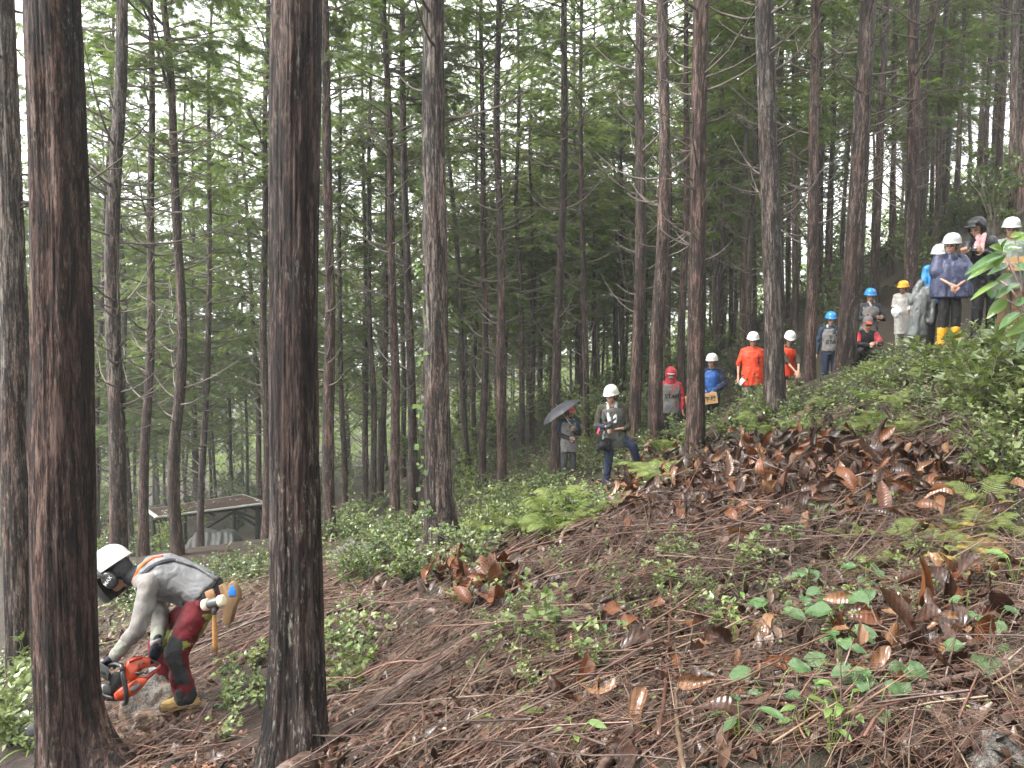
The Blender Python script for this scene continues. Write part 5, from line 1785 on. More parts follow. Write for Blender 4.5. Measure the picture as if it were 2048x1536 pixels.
# blue helmet with tool belt
pos = feet(1658, 787, 17.0)
t, J, hf = person(pos, 1.70, (-.15, -.97, -.05), "blue-helmeted person in light vest marked STAFF with brown tool belt", NAVYSHIRT, NAVY, BOOT_DARK, dict(elL=(-.26, .03, 1.12), wrL=(-.30, -.02, .86), elR=(.26, .03, 1.12), wrR=(.28, -.02, .86)), -.05, vest=VESTGREY, vest_down=.04, helm=H_BLUE, hpeak=.02, belt=plain("brown_belt", (.16, .07, .035), None, 12, .6), collar=NAVYSHIRT)
lettering("STAFF", .115, J['chest'] + np.array([.02, -.2, -.16]), (0, -1, 0), (0, 0, 1), PRINT, t, "vest", "lettering", .008)
fuse("towel", [capsule(J['neck'] + [.07, .02, .10], J['neck'] + [.10, .0, -.02], .02, .03, flat=.6), capsule(J['neck'] + [-.07, -.02, .05], J['neck'] + [-.08, -.05, .0], .022, .026)], .010, [TOWEL], t, 2)

# blue helmet, arms crossed
pos = feet(1736, 742, 16.5)
t, J, hf = person(pos, 1.72, (-.25, -.95, -.08), "blue-helmeted person in grey vest standing with arms crossed", DARKGREY, DARKGREY, BOOT_DARK, dict(elL=(-.27, -.04, 1.13), wrL=(.02, -.23, 1.13), elR=(.29, -.04, 1.13), wrR=(-.05, -.25, 1.17)), -.05, vest=VESTGREY, vest_down=.18, helm=H_BLUE, hpeak=.02, collar=BLACK, hand_opts={'L': {'d': np.array([.8, .1, .2]), 'n': np.array([0, 1, .2])}, 'R': {'d': np.array([-.8, -.1, .25]), 'n': np.array([0, 1, .2])}})
fuse("towel", [capsule(J['neck'] + [.085, .01, .16], J['neck'] + [.10, .0, .04], .022, .03, flat=.6), capsule(J['neck'] + [-.05, -.09, .05], J['neck'] + [-.02, -.13, -.04], .02, .022)], .010, [TOWEL], t, 2)

# squatting with orange cap
pos = feet(1727, 752, 15.7)
t, J, hf = person(pos, 1.66, (-.15, -.95, -.3), "squatting person in black and red jacket with orange peaked cap", BLACK, BLACK, BOOT_DARK, dict(pelvis=(0, .08, .42), waist=(0, .03, .53), chest=(0, -.05, .72), neck=(0, -.09, .88), head=(0, -.13, 1.03), hipL=(-.09, .06, .42), hipR=(.09, .06, .42), knL=(-.2, -.28, .48), knR=(.2, -.28, .48), anL=(-.16, -.05, .09), anR=(.16, -.05, .09),
    shL=(-.18, -.06, .83), shR=(.18, -.06, .83), elL=(-.24, -.22, .62), wrL=(-.08, -.38, .60), elR=(.24, -.22, .62), wrR=(.08, -.38, .60)), 0, helm=None, hair=False, hand_opts={'L': {'d': np.array([.5, -.6, .2])}, 'R': {'d': np.array([-.5, -.6, .2])}})
orc = cloth("orange_cap", (.78, .12, .03), (.6, .08, .02))
cap_o = helmet(J, hf, cloth("grey_cap_top", (.16, .14, .15)), t, "cap", peak=.02, strap=False, sc=.80, up=.03)
r_, f_, u_ = hf
c = J['head']
fuse("cap_front", [ellipsoid(c + u_ * .062 + f_ * .035, (.085, .085, .040), np.array([r_, f_, u_])), capsule(c + u_ * .040 + f_ * .13 - r_ * .03, c + u_ * .040 + f_ * .13 + r_ * .03, .03, .03, flat=.4)], .010, [orc], t, 2)
for k in "LR":
    fuse("red_panel", [limb(J, 'sh' + k, 'el' + k, .084, .070, .12, .75)], .012, [RED], t, 2, .006, 12)
obj("glasses", MB().add(*box(c + f_ * .105 + u_ * .0, (.12, .008, .028), np.stack([r_, f_, u_], -1))).mesh("glasses", [PLASTIC], False), t)

# yellow helmet child in white raincoat
pos = feet(1803, 695, 14.5)
t, J, hf = person(pos, 1.18, (-.75, -.6, -.12), "person in yellow helmet and long white raincoat holding a white bag", WHITE_RAIN, WHITE_RAIN, BOOT_WHITE, dict(elL=(-.23, 0, 1.12), wrL=(-.12, -.22, 1.0), elR=(.25, 0, 1.12), wrR=(.12, -.22, 1.0)), -.35, helm=H_YELLOW, hpeak=.075, top_down=.60, top_infl=.045)
pl_ = thing("plastic_bag", "crumpled white plastic bag in the yellow-helmeted person's hand", "bag", pos + J['wrL'] + np.array([-.08, -.08, -.02]))
fuse("bag_body", [ellipsoid((0, 0, -.02), (.09, .05, .10)), capsule((0, 0, .03), (.02, .02, .10), .05, .02)], .010, [cloth("white_plastic", (.72, .72, .74), (.6, .6, .63), .3, .5)], pl_, 1, .022, 14)

# child in blue with grey coat
pos = feet(1873, 698, 10.9)
t, J, hf = person(pos, 1.46, (-.55, -.8, -.15), "person in pale grey helmet and blue raincoat with a grey coat over one arm", RAINBLUE, BLACK, BOOT_DARK, dict(elL=(-.24, -.02, 1.13), wrL=(-.20, -.22, 1.00), elR=(.24, .02, 1.12), wrR=(.2, -.06, .9)), -.25, helm=H_GREY, hpeak=.045, htall=1.02)
gc = thing("draped_coat", "long grey raincoat draped over the blue raincoat's arm", "coat", pos + J['wrL'] + np.array([0, 0, .02]))
fuse("coat_cloth", [loft([(.05, -.02, .06), (-.05, -.05, .05), (-.12, -.07, -.10), (-.16, -.08, -.35), (-.19, -.08, -.62), (-.20, -.08, -.66)], [(1, 0, 0)] * 6, [(0, 1, 0)] * 6, [.05, .10, .13, .12, .12, .08], [.05, .08, .09, .085, .08, .05]), capsule((.02, -.07, .02), (-.06, -.13, -.42), .05, .055), capsule((-.14, -.05, .10), (-.24, -.05, -.15), .045, .06)], .011, [GREYCOAT], gc, 2, .028, 7, stretch=(1.6, 1.6, .35), seed=12)

# child in navy poncho
pos = feet(1896, 695, 9.9)
t, J, hf = person(pos, 1.38, (-.7, -.65, -.2), "person in pale grey helmet, navy poncho and yellow rubber boots", NAVY, BLACK, RUBBER_Y, dict(elL=(-.24, -.06, 1.12), wrL=(-.10, -.28, .96), elR=(.27, -.06, 1.10), wrR=(-.02, -.29, .94)), -.1, helm=H_GREY, hpeak=.05, sleeve=0.0, boot_h=.17, htall=1.02, hand_opts={'L': {'d': np.array([.6, -.2, -.5]), 'n': np.array([0, .9, .3]), 'curl': .8}, 'R': {'d': np.array([-.8, -.1, -.35]), 'n': np.array([0, .9, .3]), 'curl': .8}})
s = J['s']
nk = J['neck']
lat = unit(J['shR'] - J['shL']); fw = unit(np.cross(lat, np.array([0, 0, 1.0])))
fuse("poncho", [loft([nk + [0, 0, .0], nk + [0, 0, -.06], J['chest'] + [0, -.01, 0], J['waist'] + [0, -.01, .02], J['pelvis'] + [.02, 0, 0], J['pelvis'] + [.03, 0, -.13]], [lat] * 6, [fw] * 6, [.065, .14, .20, .225, .25, .25], [.06, .10, .14, .15, .16, .16], 24),
                capsule(J['shL'], J['elL'] * .75 + J['shL'] * .25, .068, .085), capsule(J['shR'], J['elR'] * .85 + J['shR'] * .15, .068, .095), capsule(nk + [0, -.03, -.01], nk + [0, .02, 0], .06, .06)], .012, [PONCHO], t, 3, .020, 6.5, stretch=(1.5, 1.5, .4), seed=8)

# black hooded adult bending forward with small camera
pos = feet(1966, 676, 10.6)
t, J, hf = person(pos, 1.72, (-.75, -.45, -.5), "person in hooded black raincoat bending forward to aim a small camera", BLACK_RAIN, BLACK, BOOT_DARK, dict(pelvis=(.0, .02, .92), waist=(-.02, .0, 1.04), chest=(-.07, -.04, 1.24), neck=(-.14, -.08, 1.39), head=(-.205, -.12, 1.515), shL=(-.28, -.06, 1.31), shR=(.07, -.02, 1.35),
    elL=(-.37, -.18, 1.06), wrL=(-.46, -.30, 1.14), elR=(.02, -.24, 1.08), wrR=(-.24, -.36, 1.17)), 0, helm=None, hair=True, top_down=.30, fat=1.12, top_infl=.04, hand_opts={'L': {'d': np.array([-.35, -.3, .6]), 'n': np.array([.4, .9, 0]), 'curl': .8}, 'R': {'d': np.array([-.8, -.1, .35]), 'n': np.array([.1, .9, .1]), 'curl': .7}})
r_, f_, u_ = hf
c = J['head']
fuse("hood", [ellipsoid(c + u_ * .022 - f_ * .02, (.118, .145, .135), np.array([r_, f_, u_])), capsule(c - u_ * .08 - f_ * .06, J['neck'] - [0, 0, .03], .10, .12), capsule(c + u_ * .085 + f_ * .13 - r_ * .06, c + u_ * .085 + f_ * .13 + r_ * .06, .022, .022), capsule(c + u_ * .10 + f_ * .04 - r_ * .05, c + u_ * .10 + f_ * .04 + r_ * .05, .045, .045)], .010, [BLACK_RAIN], t, 2, .005, 9, cut=lambda P: (((P - c) @ f_ > .060) & ((P - c) @ u_ < .075) & (np.abs((P - c) @ r_) < .12)))
fuse("towel", [capsule(J['neck'] + [-.09, -.12, .02], J['neck'] + [-.17, -.22, -.16], .030, .032, flat=.6), capsule(J['neck'] + [-.02, -.14, .03], J['neck'] + [-.12, -.24, -.20], .030, .036, flat=.6)], .010, [PINK], t, 2, .006, 18)
cm = pos + J['wrL'] * .55 + J['wrR'] * .45 + np.array([0.0, -.05, .06])
gcam = thing("compact_camera", "small silver camera in the hands of the black-hooded person", "camera", cm)
obj("camera_body", MB().add(*box((0, 0, 0), (.085, .03, .06))).mesh("camera_body", [METAL], False), gcam)
obj("lens", MB().add(*tube([(-.02, -.01, 0), (-.02, -.03, 0), (-.02, -.036, 0)], [.022, .022, .016], 12)).mesh("lens", [METAL], True), gcam)

# pale green helmet with board
pos = feet(2014, 668, 11.0)
t, J, hf = person(pos, 1.60, (-.5, -.85, -.12), "person in pale green helmet and raincoat carrying a plain wooden board", PALEGREEN, KHAKI, BOOT_DARK, dict(elL=(-.24, -.02, 1.12), wrL=(-.14, -.25, 1.06), elR=(.26, 0, 1.12), wrR=(.18, -.25, 1.05)), -.15, helm=H_GREEN, hpeak=.05, top_down=.26, top_infl=.04, htall=1.05)
board(at(2044, 527, 10.75), .42, .20, np.array([-.15, -1, .1]), np.array([-.08, 0, 1.0]), "plain wooden board behind the glossy branch's leaves")

finish_heads()
finish_lettering()
finish_straps()

# ------------------------------------------------------------------ shed, tarpaulin, boulder
def shed():
    D = 27.0
    zr = at(310, 1037, D)[2]
    def onz(px, py, z):
        d = ray(px, py)
        return CAM + d * (z - CAM[2]) / d[2]
    FL, FR, BR, BL = onz(310, 1037, zr), onz(536, 1008, zr), onz(487, 991, zr + .12), onz(290, 1022, zr + .12)
    base = (FL + FR + BR + BL) / 4
    base = np.array([base[0], base[1], float(ground(base[0], base[1]))])
    t = thing("open_shed", "low open log shed with needle-covered flat roof in the valley", "shed", base)
    dark = plain("dark_log", (0.032, 0.026, 0.022), (0.012, 0.010, 0.009), 14, .8, .25, .5, 30)
    pale = plain("pale_roof_sheet", (0.52, 0.53, 0.48), (0.30, 0.32, 0.26), 5, .7, .3)
    t2 = NT("roof_needles")
    v = t2.coords()
    f = t2.noise(v, 6, 5, .7)
    col = t2.mix(t2.ramp(t2.noise(v, 2.6, 4, .7), [(.60, (0, 0, 0)), (.68, (1, 1, 1))]), t2.ramp(f, [(.3, C(.020, .012, .010)), (.7, C(.062, .036, .029))]), C(.42, .40, .36))
    needles = t2.princ(col, .85, .2, t2.bump(t2.noise(v, 30, 4), .8, .03))
    P = np.array([FL, FR, BR, BL]) - base
    n = np.array([0, 0, 1.0])
    rf = obj("roof", MB().add(*extrude(P, n, 0, .06, .01)).mesh("roof", [pale], False), t)
    # debris layer, thin and uneven
    k = 26
    a = np.linspace(0.03, .985, k)
    U, W = np.meshgrid(a, np.linspace(.05, .97, 14))
    Q = (P[0] * (1 - U)[..., None] + P[1] * U[..., None]) * (1 - W)[..., None] + (P[3] * (1 - U)[..., None] + P[2] * U[..., None]) * W[..., None]
    Q[..., 2] += .064 + .03 * np.clip(fbm(np.stack([U * 9, W * 6, U * 0], -1), 2, 4) + .4, 0, 1) * np.clip(np.minimum(np.minimum(U - .03, .985 - U), np.minimum(W - .05, .97 - W)) * 30, 0, 1)
    i = np.arange(13)[:, None] * k + np.arange(k - 1)[None]
    obj("needle_cover", np_mesh("needle_cover", Q.reshape(-1, 3), np.stack([i, i + 1, i + k + 1, i + k], -1).reshape(-1, 4), [needles], smooth=True), rf)
    def post(u, w, r=.075):
        q = (P[0] * (1 - u) + P[1] * u) * (1 - w) + (P[3] * (1 - u) + P[2] * u) * w
        g = float(ground(q[0] + base[0], q[1] + base[1])) - base[2]
        obj("post", MB().add(*tube([(q[0], q[1], g - .3), (q[0], q[1], (g + q[2]) / 2), (q[0], q[1], q[2])], [r, r * .95, r * .9], 10)).mesh("post", [dark], True), t)
        return np.array([q[0], q[1], g]), np.array(q)
    ps = [post(.06, .2), post(.06, .85), post(.36, .85, .06), post(.86, .85), post(.93, .15, .09), post(.18, .5, .06), post(.52, .9, .05)]
    def beam(a, b, r=.05, name="beam"):
        obj(name, MB().add(*tube([a, (np.asarray(a) + b) / 2, b], r, 8)).mesh(name, [dark], True), t)
    dz = np.array([0, 0, -.07])
    for w in (.12, .88):
        A = P[0] * (1 - w) + P[3] * w
        B = P[1] * (1 - w) + P[2] * w
        beam(A + dz, B + dz, .06)
    for u in (.03, .5, .95):
        A = P[0] * (1 - u) + P[1] * u
        B = P[3] * (1 - u) + P[2] * u
        beam(A + dz * 2.2, B + dz * 2.2, .05)
    g4, q4 = ps[4]
    g3, q3 = ps[3]
    beam(q4 + [0, 0, -.25], q4 + (P[1] - P[0]) * -.1 + [0, 0, -.05], .04, "brace")
    beam(q3 + [0, 0, -.5], q4 + [0, 0, -.9], .05, "brace")
    beam(q3 + [0, 0, -.45], q4 + [0, 0, -.62], .05, "brace")
    beam(q3 + [0, 0, -.5], ps[1][0] + [.6, 0, .4], .04, "brace")
    beam(ps[0][1] + [0, 0, -.1], ps[2][1] + [0, 0, -.6], .045, "brace")
shed()

def tarp():
    c = at(428, 1122, 25.6)
    c[2] = float(ground(c[0], c[1]))
    t = tag(obj("tarpaulin", None, None, c), "grey tarpaulin draped over a stack in front of the open shed", "tarpaulin")
    w = 122 / FPX * 25.6 / 2
    h = at(428, 1084, 25.6)[2] - at(428, 1128, 25.6)[2]
    m = NT("grey_tarp")
    v = m.coords()
    m_ = m.princ(m.ramp(m.noise(v, 3, 4, .6), [(.3, C(.045, .045, .043)), (.7, C(.10, .10, .094))]), .42, .4, m.bump(m.noise(v, 5, 3, .5, 1.0), .5, .05))
    nx, ny = 44, 22
    V = []
    for j in range(ny):
        for i in range(nx):
            x = -1 + 2 * i / (nx - 1)
            y = -1 + 2 * j / (ny - 1)
            top = np.interp(x, [-1, -.72, -.42, -.25, .1, .38, .62, .85, 1], [.10, .55, .95, .92, .80, .90, .86, .55, .06])
            side = 1 - np.clip((abs(y) - .35) / .65, 0, 1) ** 1.1
            z = h * 1.1 * top * side
            fold = .035 * math.sin(x * 13 + 2 * math.sin(y * 3)) * (1 - side * .7) + .03 * math.sin(x * 31 + y * 4)
            V.append((x * w + .02 * math.sin(y * 9), y * .55 * (1 + .0 * z) - fold, max(z, -.03) + fold * .5))
    F = [(j * nx + i, j * nx + i + 1, (j + 1) * nx + i + 1, (j + 1) * nx + i) for j in range(ny - 1) for i in range(nx - 1)]
    t.empty_display_size = .1
    obj("cover_sheet", np_mesh("cover_sheet", V, F, [m_], smooth=True), t)
    b = MB()
    for k in range(5):
        b.add(*tube([(-w * .8, -.3 + .15 * k, .05), (0, -.3 + .15 * k, .06), (w * .8, -.3 + .15 * k, .05)], .07, 8))
    obj("timber_stack", b.mesh("timber_stack", [M['log_dark']], True), t)
tarp()

def boulder(px, py, d, rx, ry, rz, label, seed, dust):
    c = at(px, py, d)
    c[2] = float(ground(c[0], c[1]))
    V, F = ellipsoid((0, 0, rz * .25), (rx, ry, rz), n=60, m=36)
    nn = unit(V)
    V = V + nn * (.10 * fbm(V * 4.5, 3, seed) + .02 * fbm(V * 22, 2, seed + 3))[:, None]
    m = NT("granite")
    v = m.coords()
    sp = m.noise(v, 110, 3, .8)
    col = m.ramp(sp, [(.36, C(.018, .017, .016)), (.5, C(.06, .055, .05)), (.62, C(.16, .14, .12))])
    if dust:
        col = m.mix(m.ramp(m.noise(v, 5, 4, .7), [(.46, (0, 0, 0)), (.62, (.8, .8, .8))]), col, C(.22, .13, .075))
    o = obj("boulder", MB().add(V, F).mesh("boulder", [m.princ(col, .75, .3, m.bump(m.noise(v, 45, 4, .7), .7, .012))], True), None, c)
    tag(o, label, "boulder")
boulder(306, 1405, 5.1, .22, .22, .24, "speckled grey boulder dusted with sawdust beside the operator's boots", 3, True)
boulder(700, 1105, 12.5, .35, .3, .20, "pale rock in the undergrowth beyond the wet trunk", 8, False)
boulder(1990, 1520, 2.1, .06, .055, .07, "small pale stone in the bare soil at the front", 9, False)


# ------------------------------------------------------------------ undergrowth
LEAF5_V = np.array([[0, 0, 0], [0.45, 0.5, 0.10], [1, 0, -0.12], [0.45, -0.5, 0.10], [0.5, 0, 0.0]])
LEAF5_F = np.array([[0, 4, 2, 1], [0, 3, 2, 4]])

def leaf_sheet(L, W, nu=6, nv=4, curl=0.3, cup=0.3, tip=1.25, wav=0.04, seed=0, notch=0.0, roundness=0.75):
    """one leaf blade as a small curved grid along +x, base at the origin"""
    g = np.random.default_rng(seed)
    s = np.linspace(0, 1, nu + 1)
    w = np.clip(np.sin(math.pi * np.clip(s, 0.02, 0.985) ** tip), 0.03, 1) ** roundness
    q = np.linspace(-1, 1, nv + 1)
    S, Q = np.meshgrid(s, q, indexing='ij')
    Wd = w[:, None]
    a = curl * S ** 1.4
    x = L * (np.sin(a) / max(curl, 1e-3) if abs(curl) > 1e-3 else S)
    z0 = -L * (1 - np.cos(a)) / max(abs(curl), 1e-3) * np.sign(curl) if abs(curl) > 1e-3 else 0 * S
    y = Q * Wd * W / 2 * (1 - 0.25 * abs(cup) * np.abs(Q))
    z = z0 + cup * (np.abs(Q) ** 1.5) * Wd * W / 2 + wav * W * np.sin(S * 9 + g.uniform(0, 6)) * Q
    x = x - notch * L * np.clip(1 - S * 4, 0, 1) * np.abs(Q)
    V = np.stack([x, y, z], -1).reshape(-1, 3)
    k = nv + 1
    i = np.arange(nu)[:, None] * k + np.arange(nv)[None]
    F = np.stack([i, i + k, i + k + 1, i + 1], -1).reshape(-1, 4)
    return V, F

def shrub_mesh(name, seed, hgt, rad, nstem, nleaf, lsize, leafm, upright=0.6):
    g = np.random.default_rng(seed)
    P, Rr, pos, dirs = [], [], [], []
    tips = []
    for k in range(nstem):
        a = g.uniform(0, 6.28)
        e = np.array([math.cos(a) * rad * g.uniform(0.15, 1), math.sin(a) * rad * g.uniform(0.15, 1), hgt * g.uniform(0.45, 1)])
        s = np.linspace(0, 1, 5)
        path = s[:, None] * e + (s * (1 - s))[:, None] * np.array([-e[0] * 0.5, -e[1] * 0.5, e[2] * 0.25]) + g.normal(0, 0.018 * hgt, (5, 3)) * s[:, None]
        P.append(path)
        Rr.append((0.006 * (1 - 0.75 * s) + 0.0015) * max(0.7, hgt))
        for b in range(3):
            c = path[g.integers(1, 5)]
            e2 = c + unit(g.normal(0, 1, 3) * np.array([1, 1, 0.5]) + unit(e)) * rad * g.uniform(0.2, 0.55)
            pa = c + s[:, None] * (e2 - c)
            P.append(pa)
            Rr.append((0.003 * (1 - 0.75 * s) + 0.001) * max(0.7, hgt))
            tips.append(pa)
        tips.append(path)
    for _ in range(nleaf):
        pa = tips[g.integers(len(tips))]
        s = g.uniform(0.25, 1.0) * 4
        i = min(int(s), 3)
        p = pa[i] + (pa[i + 1] - pa[i]) * (s - i)
        pos.append(p)
        d = unit((pa[i + 1] - pa[i])) * 0.5 + g.normal(0, 0.7, 3) * np.array([1, 1, 0.45]) + np.array([0, 0, 0.05])
        dirs.append(unit(d))
    pos = np.array(pos)
    X, Y, Z = frames(np.array(dirs), unit(np.c_[g.normal(0, 0.4, nleaf), g.normal(0, 0.4, nleaf), np.ones(nleaf)]))
    sc = lsize * g.uniform(0.6, 1.25, nleaf)
    V1, F1 = tubes_np(np.array(P), np.array(Rr), 3)
    V2, F2 = scatter(LEAF5_V * np.array([1, 0.62, 1]), LEAF5_F, pos, X, Y, Z, sc)
    me = np_mesh(name, np.concatenate([V1, V2]), np.concatenate([F1, F2 + len(V1)]), [M['twig_grey'], M[leafm]], np.r_[np.zeros(len(F1)), np.ones(len(F2))])
    return me

def fern_mesh(name, seed, L, nf, leafm):
    g = np.random.default_rng(seed)
    P, Rr, pos, dirs, up, sc = [], [], [], [], [], []
    for k in range(nf):
        a = k * 6.28 / nf + g.uniform(-0.4, 0.4)
        u = np.array([math.cos(a), math.sin(a), 0])
        side = np.array([-u[1], u[0], 0])
        l = L * g.uniform(0.7, 1.15)
        s = np.linspace(0, 1, 9)
        path = (l * 0.62 * s)[:, None] * u + (l * (1.15 * s - 0.80 * s ** 2))[:, None] * np.array([0, 0, 1.0])
        P.append(path)
        Rr.append(0.0025 * (1 - 0.7 * s) + 0.0006)
        n = 24
        for i in range(n):
            f = 0.16 + 0.83 * i / n
            p = np.array([np.interp(f, s, path[:, c]) for c in range(3)])
            T = unit(np.array([np.interp(min(1, f + 0.05), s, path[:, c]) for c in range(3)]) - p + 1e-6)
            wl = l * 0.22 * (math.sin(math.pi * min(0.97, 0.18 + 0.82 * f)) ** 0.8) * g.uniform(0.85, 1.1)
            for sg in (1, -1):
                pos.append(p)
                dirs.append(unit(side * sg + T * 0.45 + np.array([0, 0, -0.12])))
                up.append(unit(np.cross(T, side)) * -1 if np.cross(T, side)[2] < 0 else unit(np.cross(T, side)))
                sc.append((wl, l * 0.017, wl))
    X, Y, Z = frames(np.array(dirs), np.array(up))
    TV = np.array([[0, -0.35, 0], [0, 0.35, 0], [0.30, 0.5, 0.02], [0.30, -0.5, 0.02], [0.65, 0.40, 0.0], [0.65, -0.40, 0.0], [1, 0.05, -0.06], [1, -0.05, -0.06]])
    TF = np.array([[0, 3, 2, 1], [3, 5, 4, 2], [5, 7, 6, 4]])
    V1, F1 = tubes_np(np.array(P), np.array(Rr), 3)
    V2, F2 = scatter(TV, TF, np.array(pos), X, Y, Z, np.array(sc))
    return np_mesh(name, np.concatenate([V1, V2]), np.concatenate([F1, F2 + len(V1)]), [M[leafm], M[leafm]], np.r_[np.zeros(len(F1)), np.ones(len(F2))])

SHRUB = {
    'small': [shrub_mesh("shrub_small", 400 + i, 0.42, 0.30, 7, 330, 0.046, 'shrub') for i in range(3)],
    'pale': [shrub_mesh("shrub_pale", 410 + i, 0.38, 0.30, 7, 320, 0.042, 'shrub_pale') for i in range(3)],
    'broad': [shrub_mesh("shrub_broad", 420 + i, 0.55, 0.34, 6, 130, 0.095, 'shrub_pale') for i in range(2)],
    'bush': [shrub_mesh("bush", 430 + i, 1.5, 0.85, 14, 1100, 0.085, 'shrub') for i in range(3)],
    'bushpale': [shrub_mesh("bush_pale", 440 + i, 1.6, 0.9, 14, 1000, 0.09, 'broad') for i in range(2)],
}
FERN = {
    'fern': [fern_mesh("fern", 450 + i, 0.55, 6, 'fern') for i in range(3)],
    'dry': [fern_mesh("fern_dry", 460, 0.36, 6, 'fern_dry')],
}

def in_poly(poly, n, g):
    P = np.array(poly, float)
    lo, hi = P.min(0), P.max(0)
    out = []
    while len(out) < n:
        q = g.uniform(lo, hi)
        c = False
        j = len(P) - 1
        for i in range(len(P)):
            if (P[i, 1] > q[1]) != (P[j, 1] > q[1]) and q[0] < (P[j, 0] - P[i, 0]) * (q[1] - P[i, 1]) / (P[j, 1] - P[i, 1]) + P[i, 0]:
                c = not c
            j = i
        if c:
            out.append(q)
    return np.array(out)

Z_MIDLEFT = [(650, 1050), (860, 1040), (1000, 965), (1100, 935), (1100, 1000), (1000, 1080), (930, 1170), (700, 1180), (640, 1120)]
Z_FERNY = [(960, 1040), (1090, 945), (1200, 990), (1330, 940), (1330, 990), (1230, 1030), (1080, 1090), (950, 1085)]
Z_BEHIND = [(1100, 900), (1250, 830), (1330, 800), (1600, 760), (1600, 830), (1450, 870), (1300, 935), (1150, 950)]
Z_RIGHT = [(1420, 870), (1600, 810), (1700, 755), (1850, 725), (2048, 710), (2048, 800), (1830, 880), (1600, 890)]
Z_EDGE = [(1910, 760), (2060, 720), (2060, 1080), (1970, 1010)]
Z_BACKLEFT = [(195, 1190), (330, 1150), (545, 1125), (545, 1165), (460, 1185), (250, 1250)]
Z_CORNER = [(-20, 1330), (85, 1330), (85, 1500), (-20, 1500)]
Z_TREEFOOT = [(440, 1340), (545, 1330), (545, 1500), (450, 1490)]
Z_TREEFOOT2 = [(655, 1270), (780, 1270), (740, 1390), (655, 1400)]
Z_RIGHTMID = [(1640, 1000), (1960, 960), (2048, 1060), (2000, 1180), (1750, 1140)]

def plants(poly, n, meshes, name, label, cat, group, seed, sc=(0.7, 1.25), maxd=60):
    g = np.random.default_rng(seed)
    q = in_poly(poly, n, g)
    P, ok = hit(q[:, 0], q[:, 1])
    for p, k, (qx, qy) in zip(P, ok, q):
        if not k or p[1] > maxd:
            continue
        if (835 < qx < 935 and 1045 < qy < 1160) or (1175 < qx < 1300 and 965 < qy < 1030) or (1105 < qx < 1170 and 955 < qy < 1000) or (qx > 25 and qx < 90 and qy > 1405):
            continue
        o = obj(name, meshes[int(g.integers(len(meshes)))], None, p - np.array([0, 0, 0.02]))
        s = g.uniform(*sc)
        o.scale = (s, s, s * g.uniform(0.8, 1.15))
        o.rotation_euler = (g.normal(0, 0.12), g.normal(0, 0.12), g.uniform(0, 6.28))
        tag(o, label, cat, group)

plants(Z_MIDLEFT, 70, SHRUB['small'] + SHRUB['pale'], "shrub", "low small-leaved shrub around the foot of the vine-clad tree", "shrub", "shrubs round the vine-clad tree", 1)
plants(Z_FERNY, 44, FERN['fern'], "fern", "light green fern on the slope below umbrella and photographer", "fern", "ferns below the umbrella", 2, (0.6, 1.15))
plants(Z_FERNY, 36, SHRUB['pale'] + SHRUB['small'], "shrub", "pale low shrub among the ferns below umbrella and photographer", "shrub", "shrubs among the ferns", 3, (0.5, 0.95))
plants(Z_BEHIND, 48, SHRUB['small'] + SHRUB['pale'], "shrub", "leafy shrub round the legs of the line of onlookers", "shrub", "shrubs round the onlookers' legs", 4, (0.7, 1.3))
plants(Z_BEHIND, 14, FERN['fern'], "fern", "fern growing between the onlookers' legs", "fern", "ferns between the onlookers", 5, (0.9, 1.5))
plants(Z_RIGHT, 46, SHRUB['small'] + SHRUB['pale'], "shrub", "leafy shrub on the bank below the squatting person and white raincoat", "shrub", "shrubs on the bank", 6, (0.32, 0.7))
plants(Z_RIGHT, 26, FERN['fern'], "fern", "arching fern on the bank above the pile of brown leaves", "fern", "ferns on the bank", 7, (0.5, 0.95))
plants(Z_EDGE, 26, SHRUB['broad'] + SHRUB['pale'], "shrub", "dense broad-leaved shrub on the steep bank beside the glossy branch", "shrub", "shrubs on the steep bank", 8, (0.8, 1.45))
plants(Z_BACKLEFT, 30, SHRUB['small'], "shrub", "low green shrub between saw operator and open shed", "shrub", "shrubs before the shed", 9, (0.8, 1.3))
plants(Z_CORNER, 20, SHRUB['pale'] + SHRUB['broad'], "leafy_plant", "bright leafy plant behind the flaring root of the tree being cut", "plant", "bright plants behind the cut tree", 10, (0.5, 0.9))
plants(Z_TREEFOOT, 7, SHRUB['broad'], "seedling", "bright seedling left of the thick wet trunk's foot", "seedling", "seedlings left of the wet trunk", 11, (0.3, 0.5))
plants(Z_TREEFOOT2, 8, SHRUB['broad'], "seedling", "bright seedling right of the thick wet trunk's foot", "seedling", "seedlings right of the wet trunk", 12, (0.3, 0.55))
plants(Z_RIGHTMID, 16, FERN['fern'], "fern", "bright fern growing up through the fallen brown leaves", "fern", "ferns in the fallen leaves", 13, (0.35, 0.7))
plants(Z_RIGHTMID, 4, FERN['dry'], "dry_fern", "yellowed dry fern beside the curled brown leaves", "fern", "dry ferns", 14, (0.6, 1.0))
plants([(655, 1180), (930, 1180), (1300, 1090), (1900, 1080), (1900, 1250), (900, 1420), (655, 1420)], 64, SHRUB['pale'] + SHRUB['broad'], "sprout", "tiny green sprout poking through the brushwood", "sprout", "sprouts in the brushwood", 15, (0.25, 0.55))

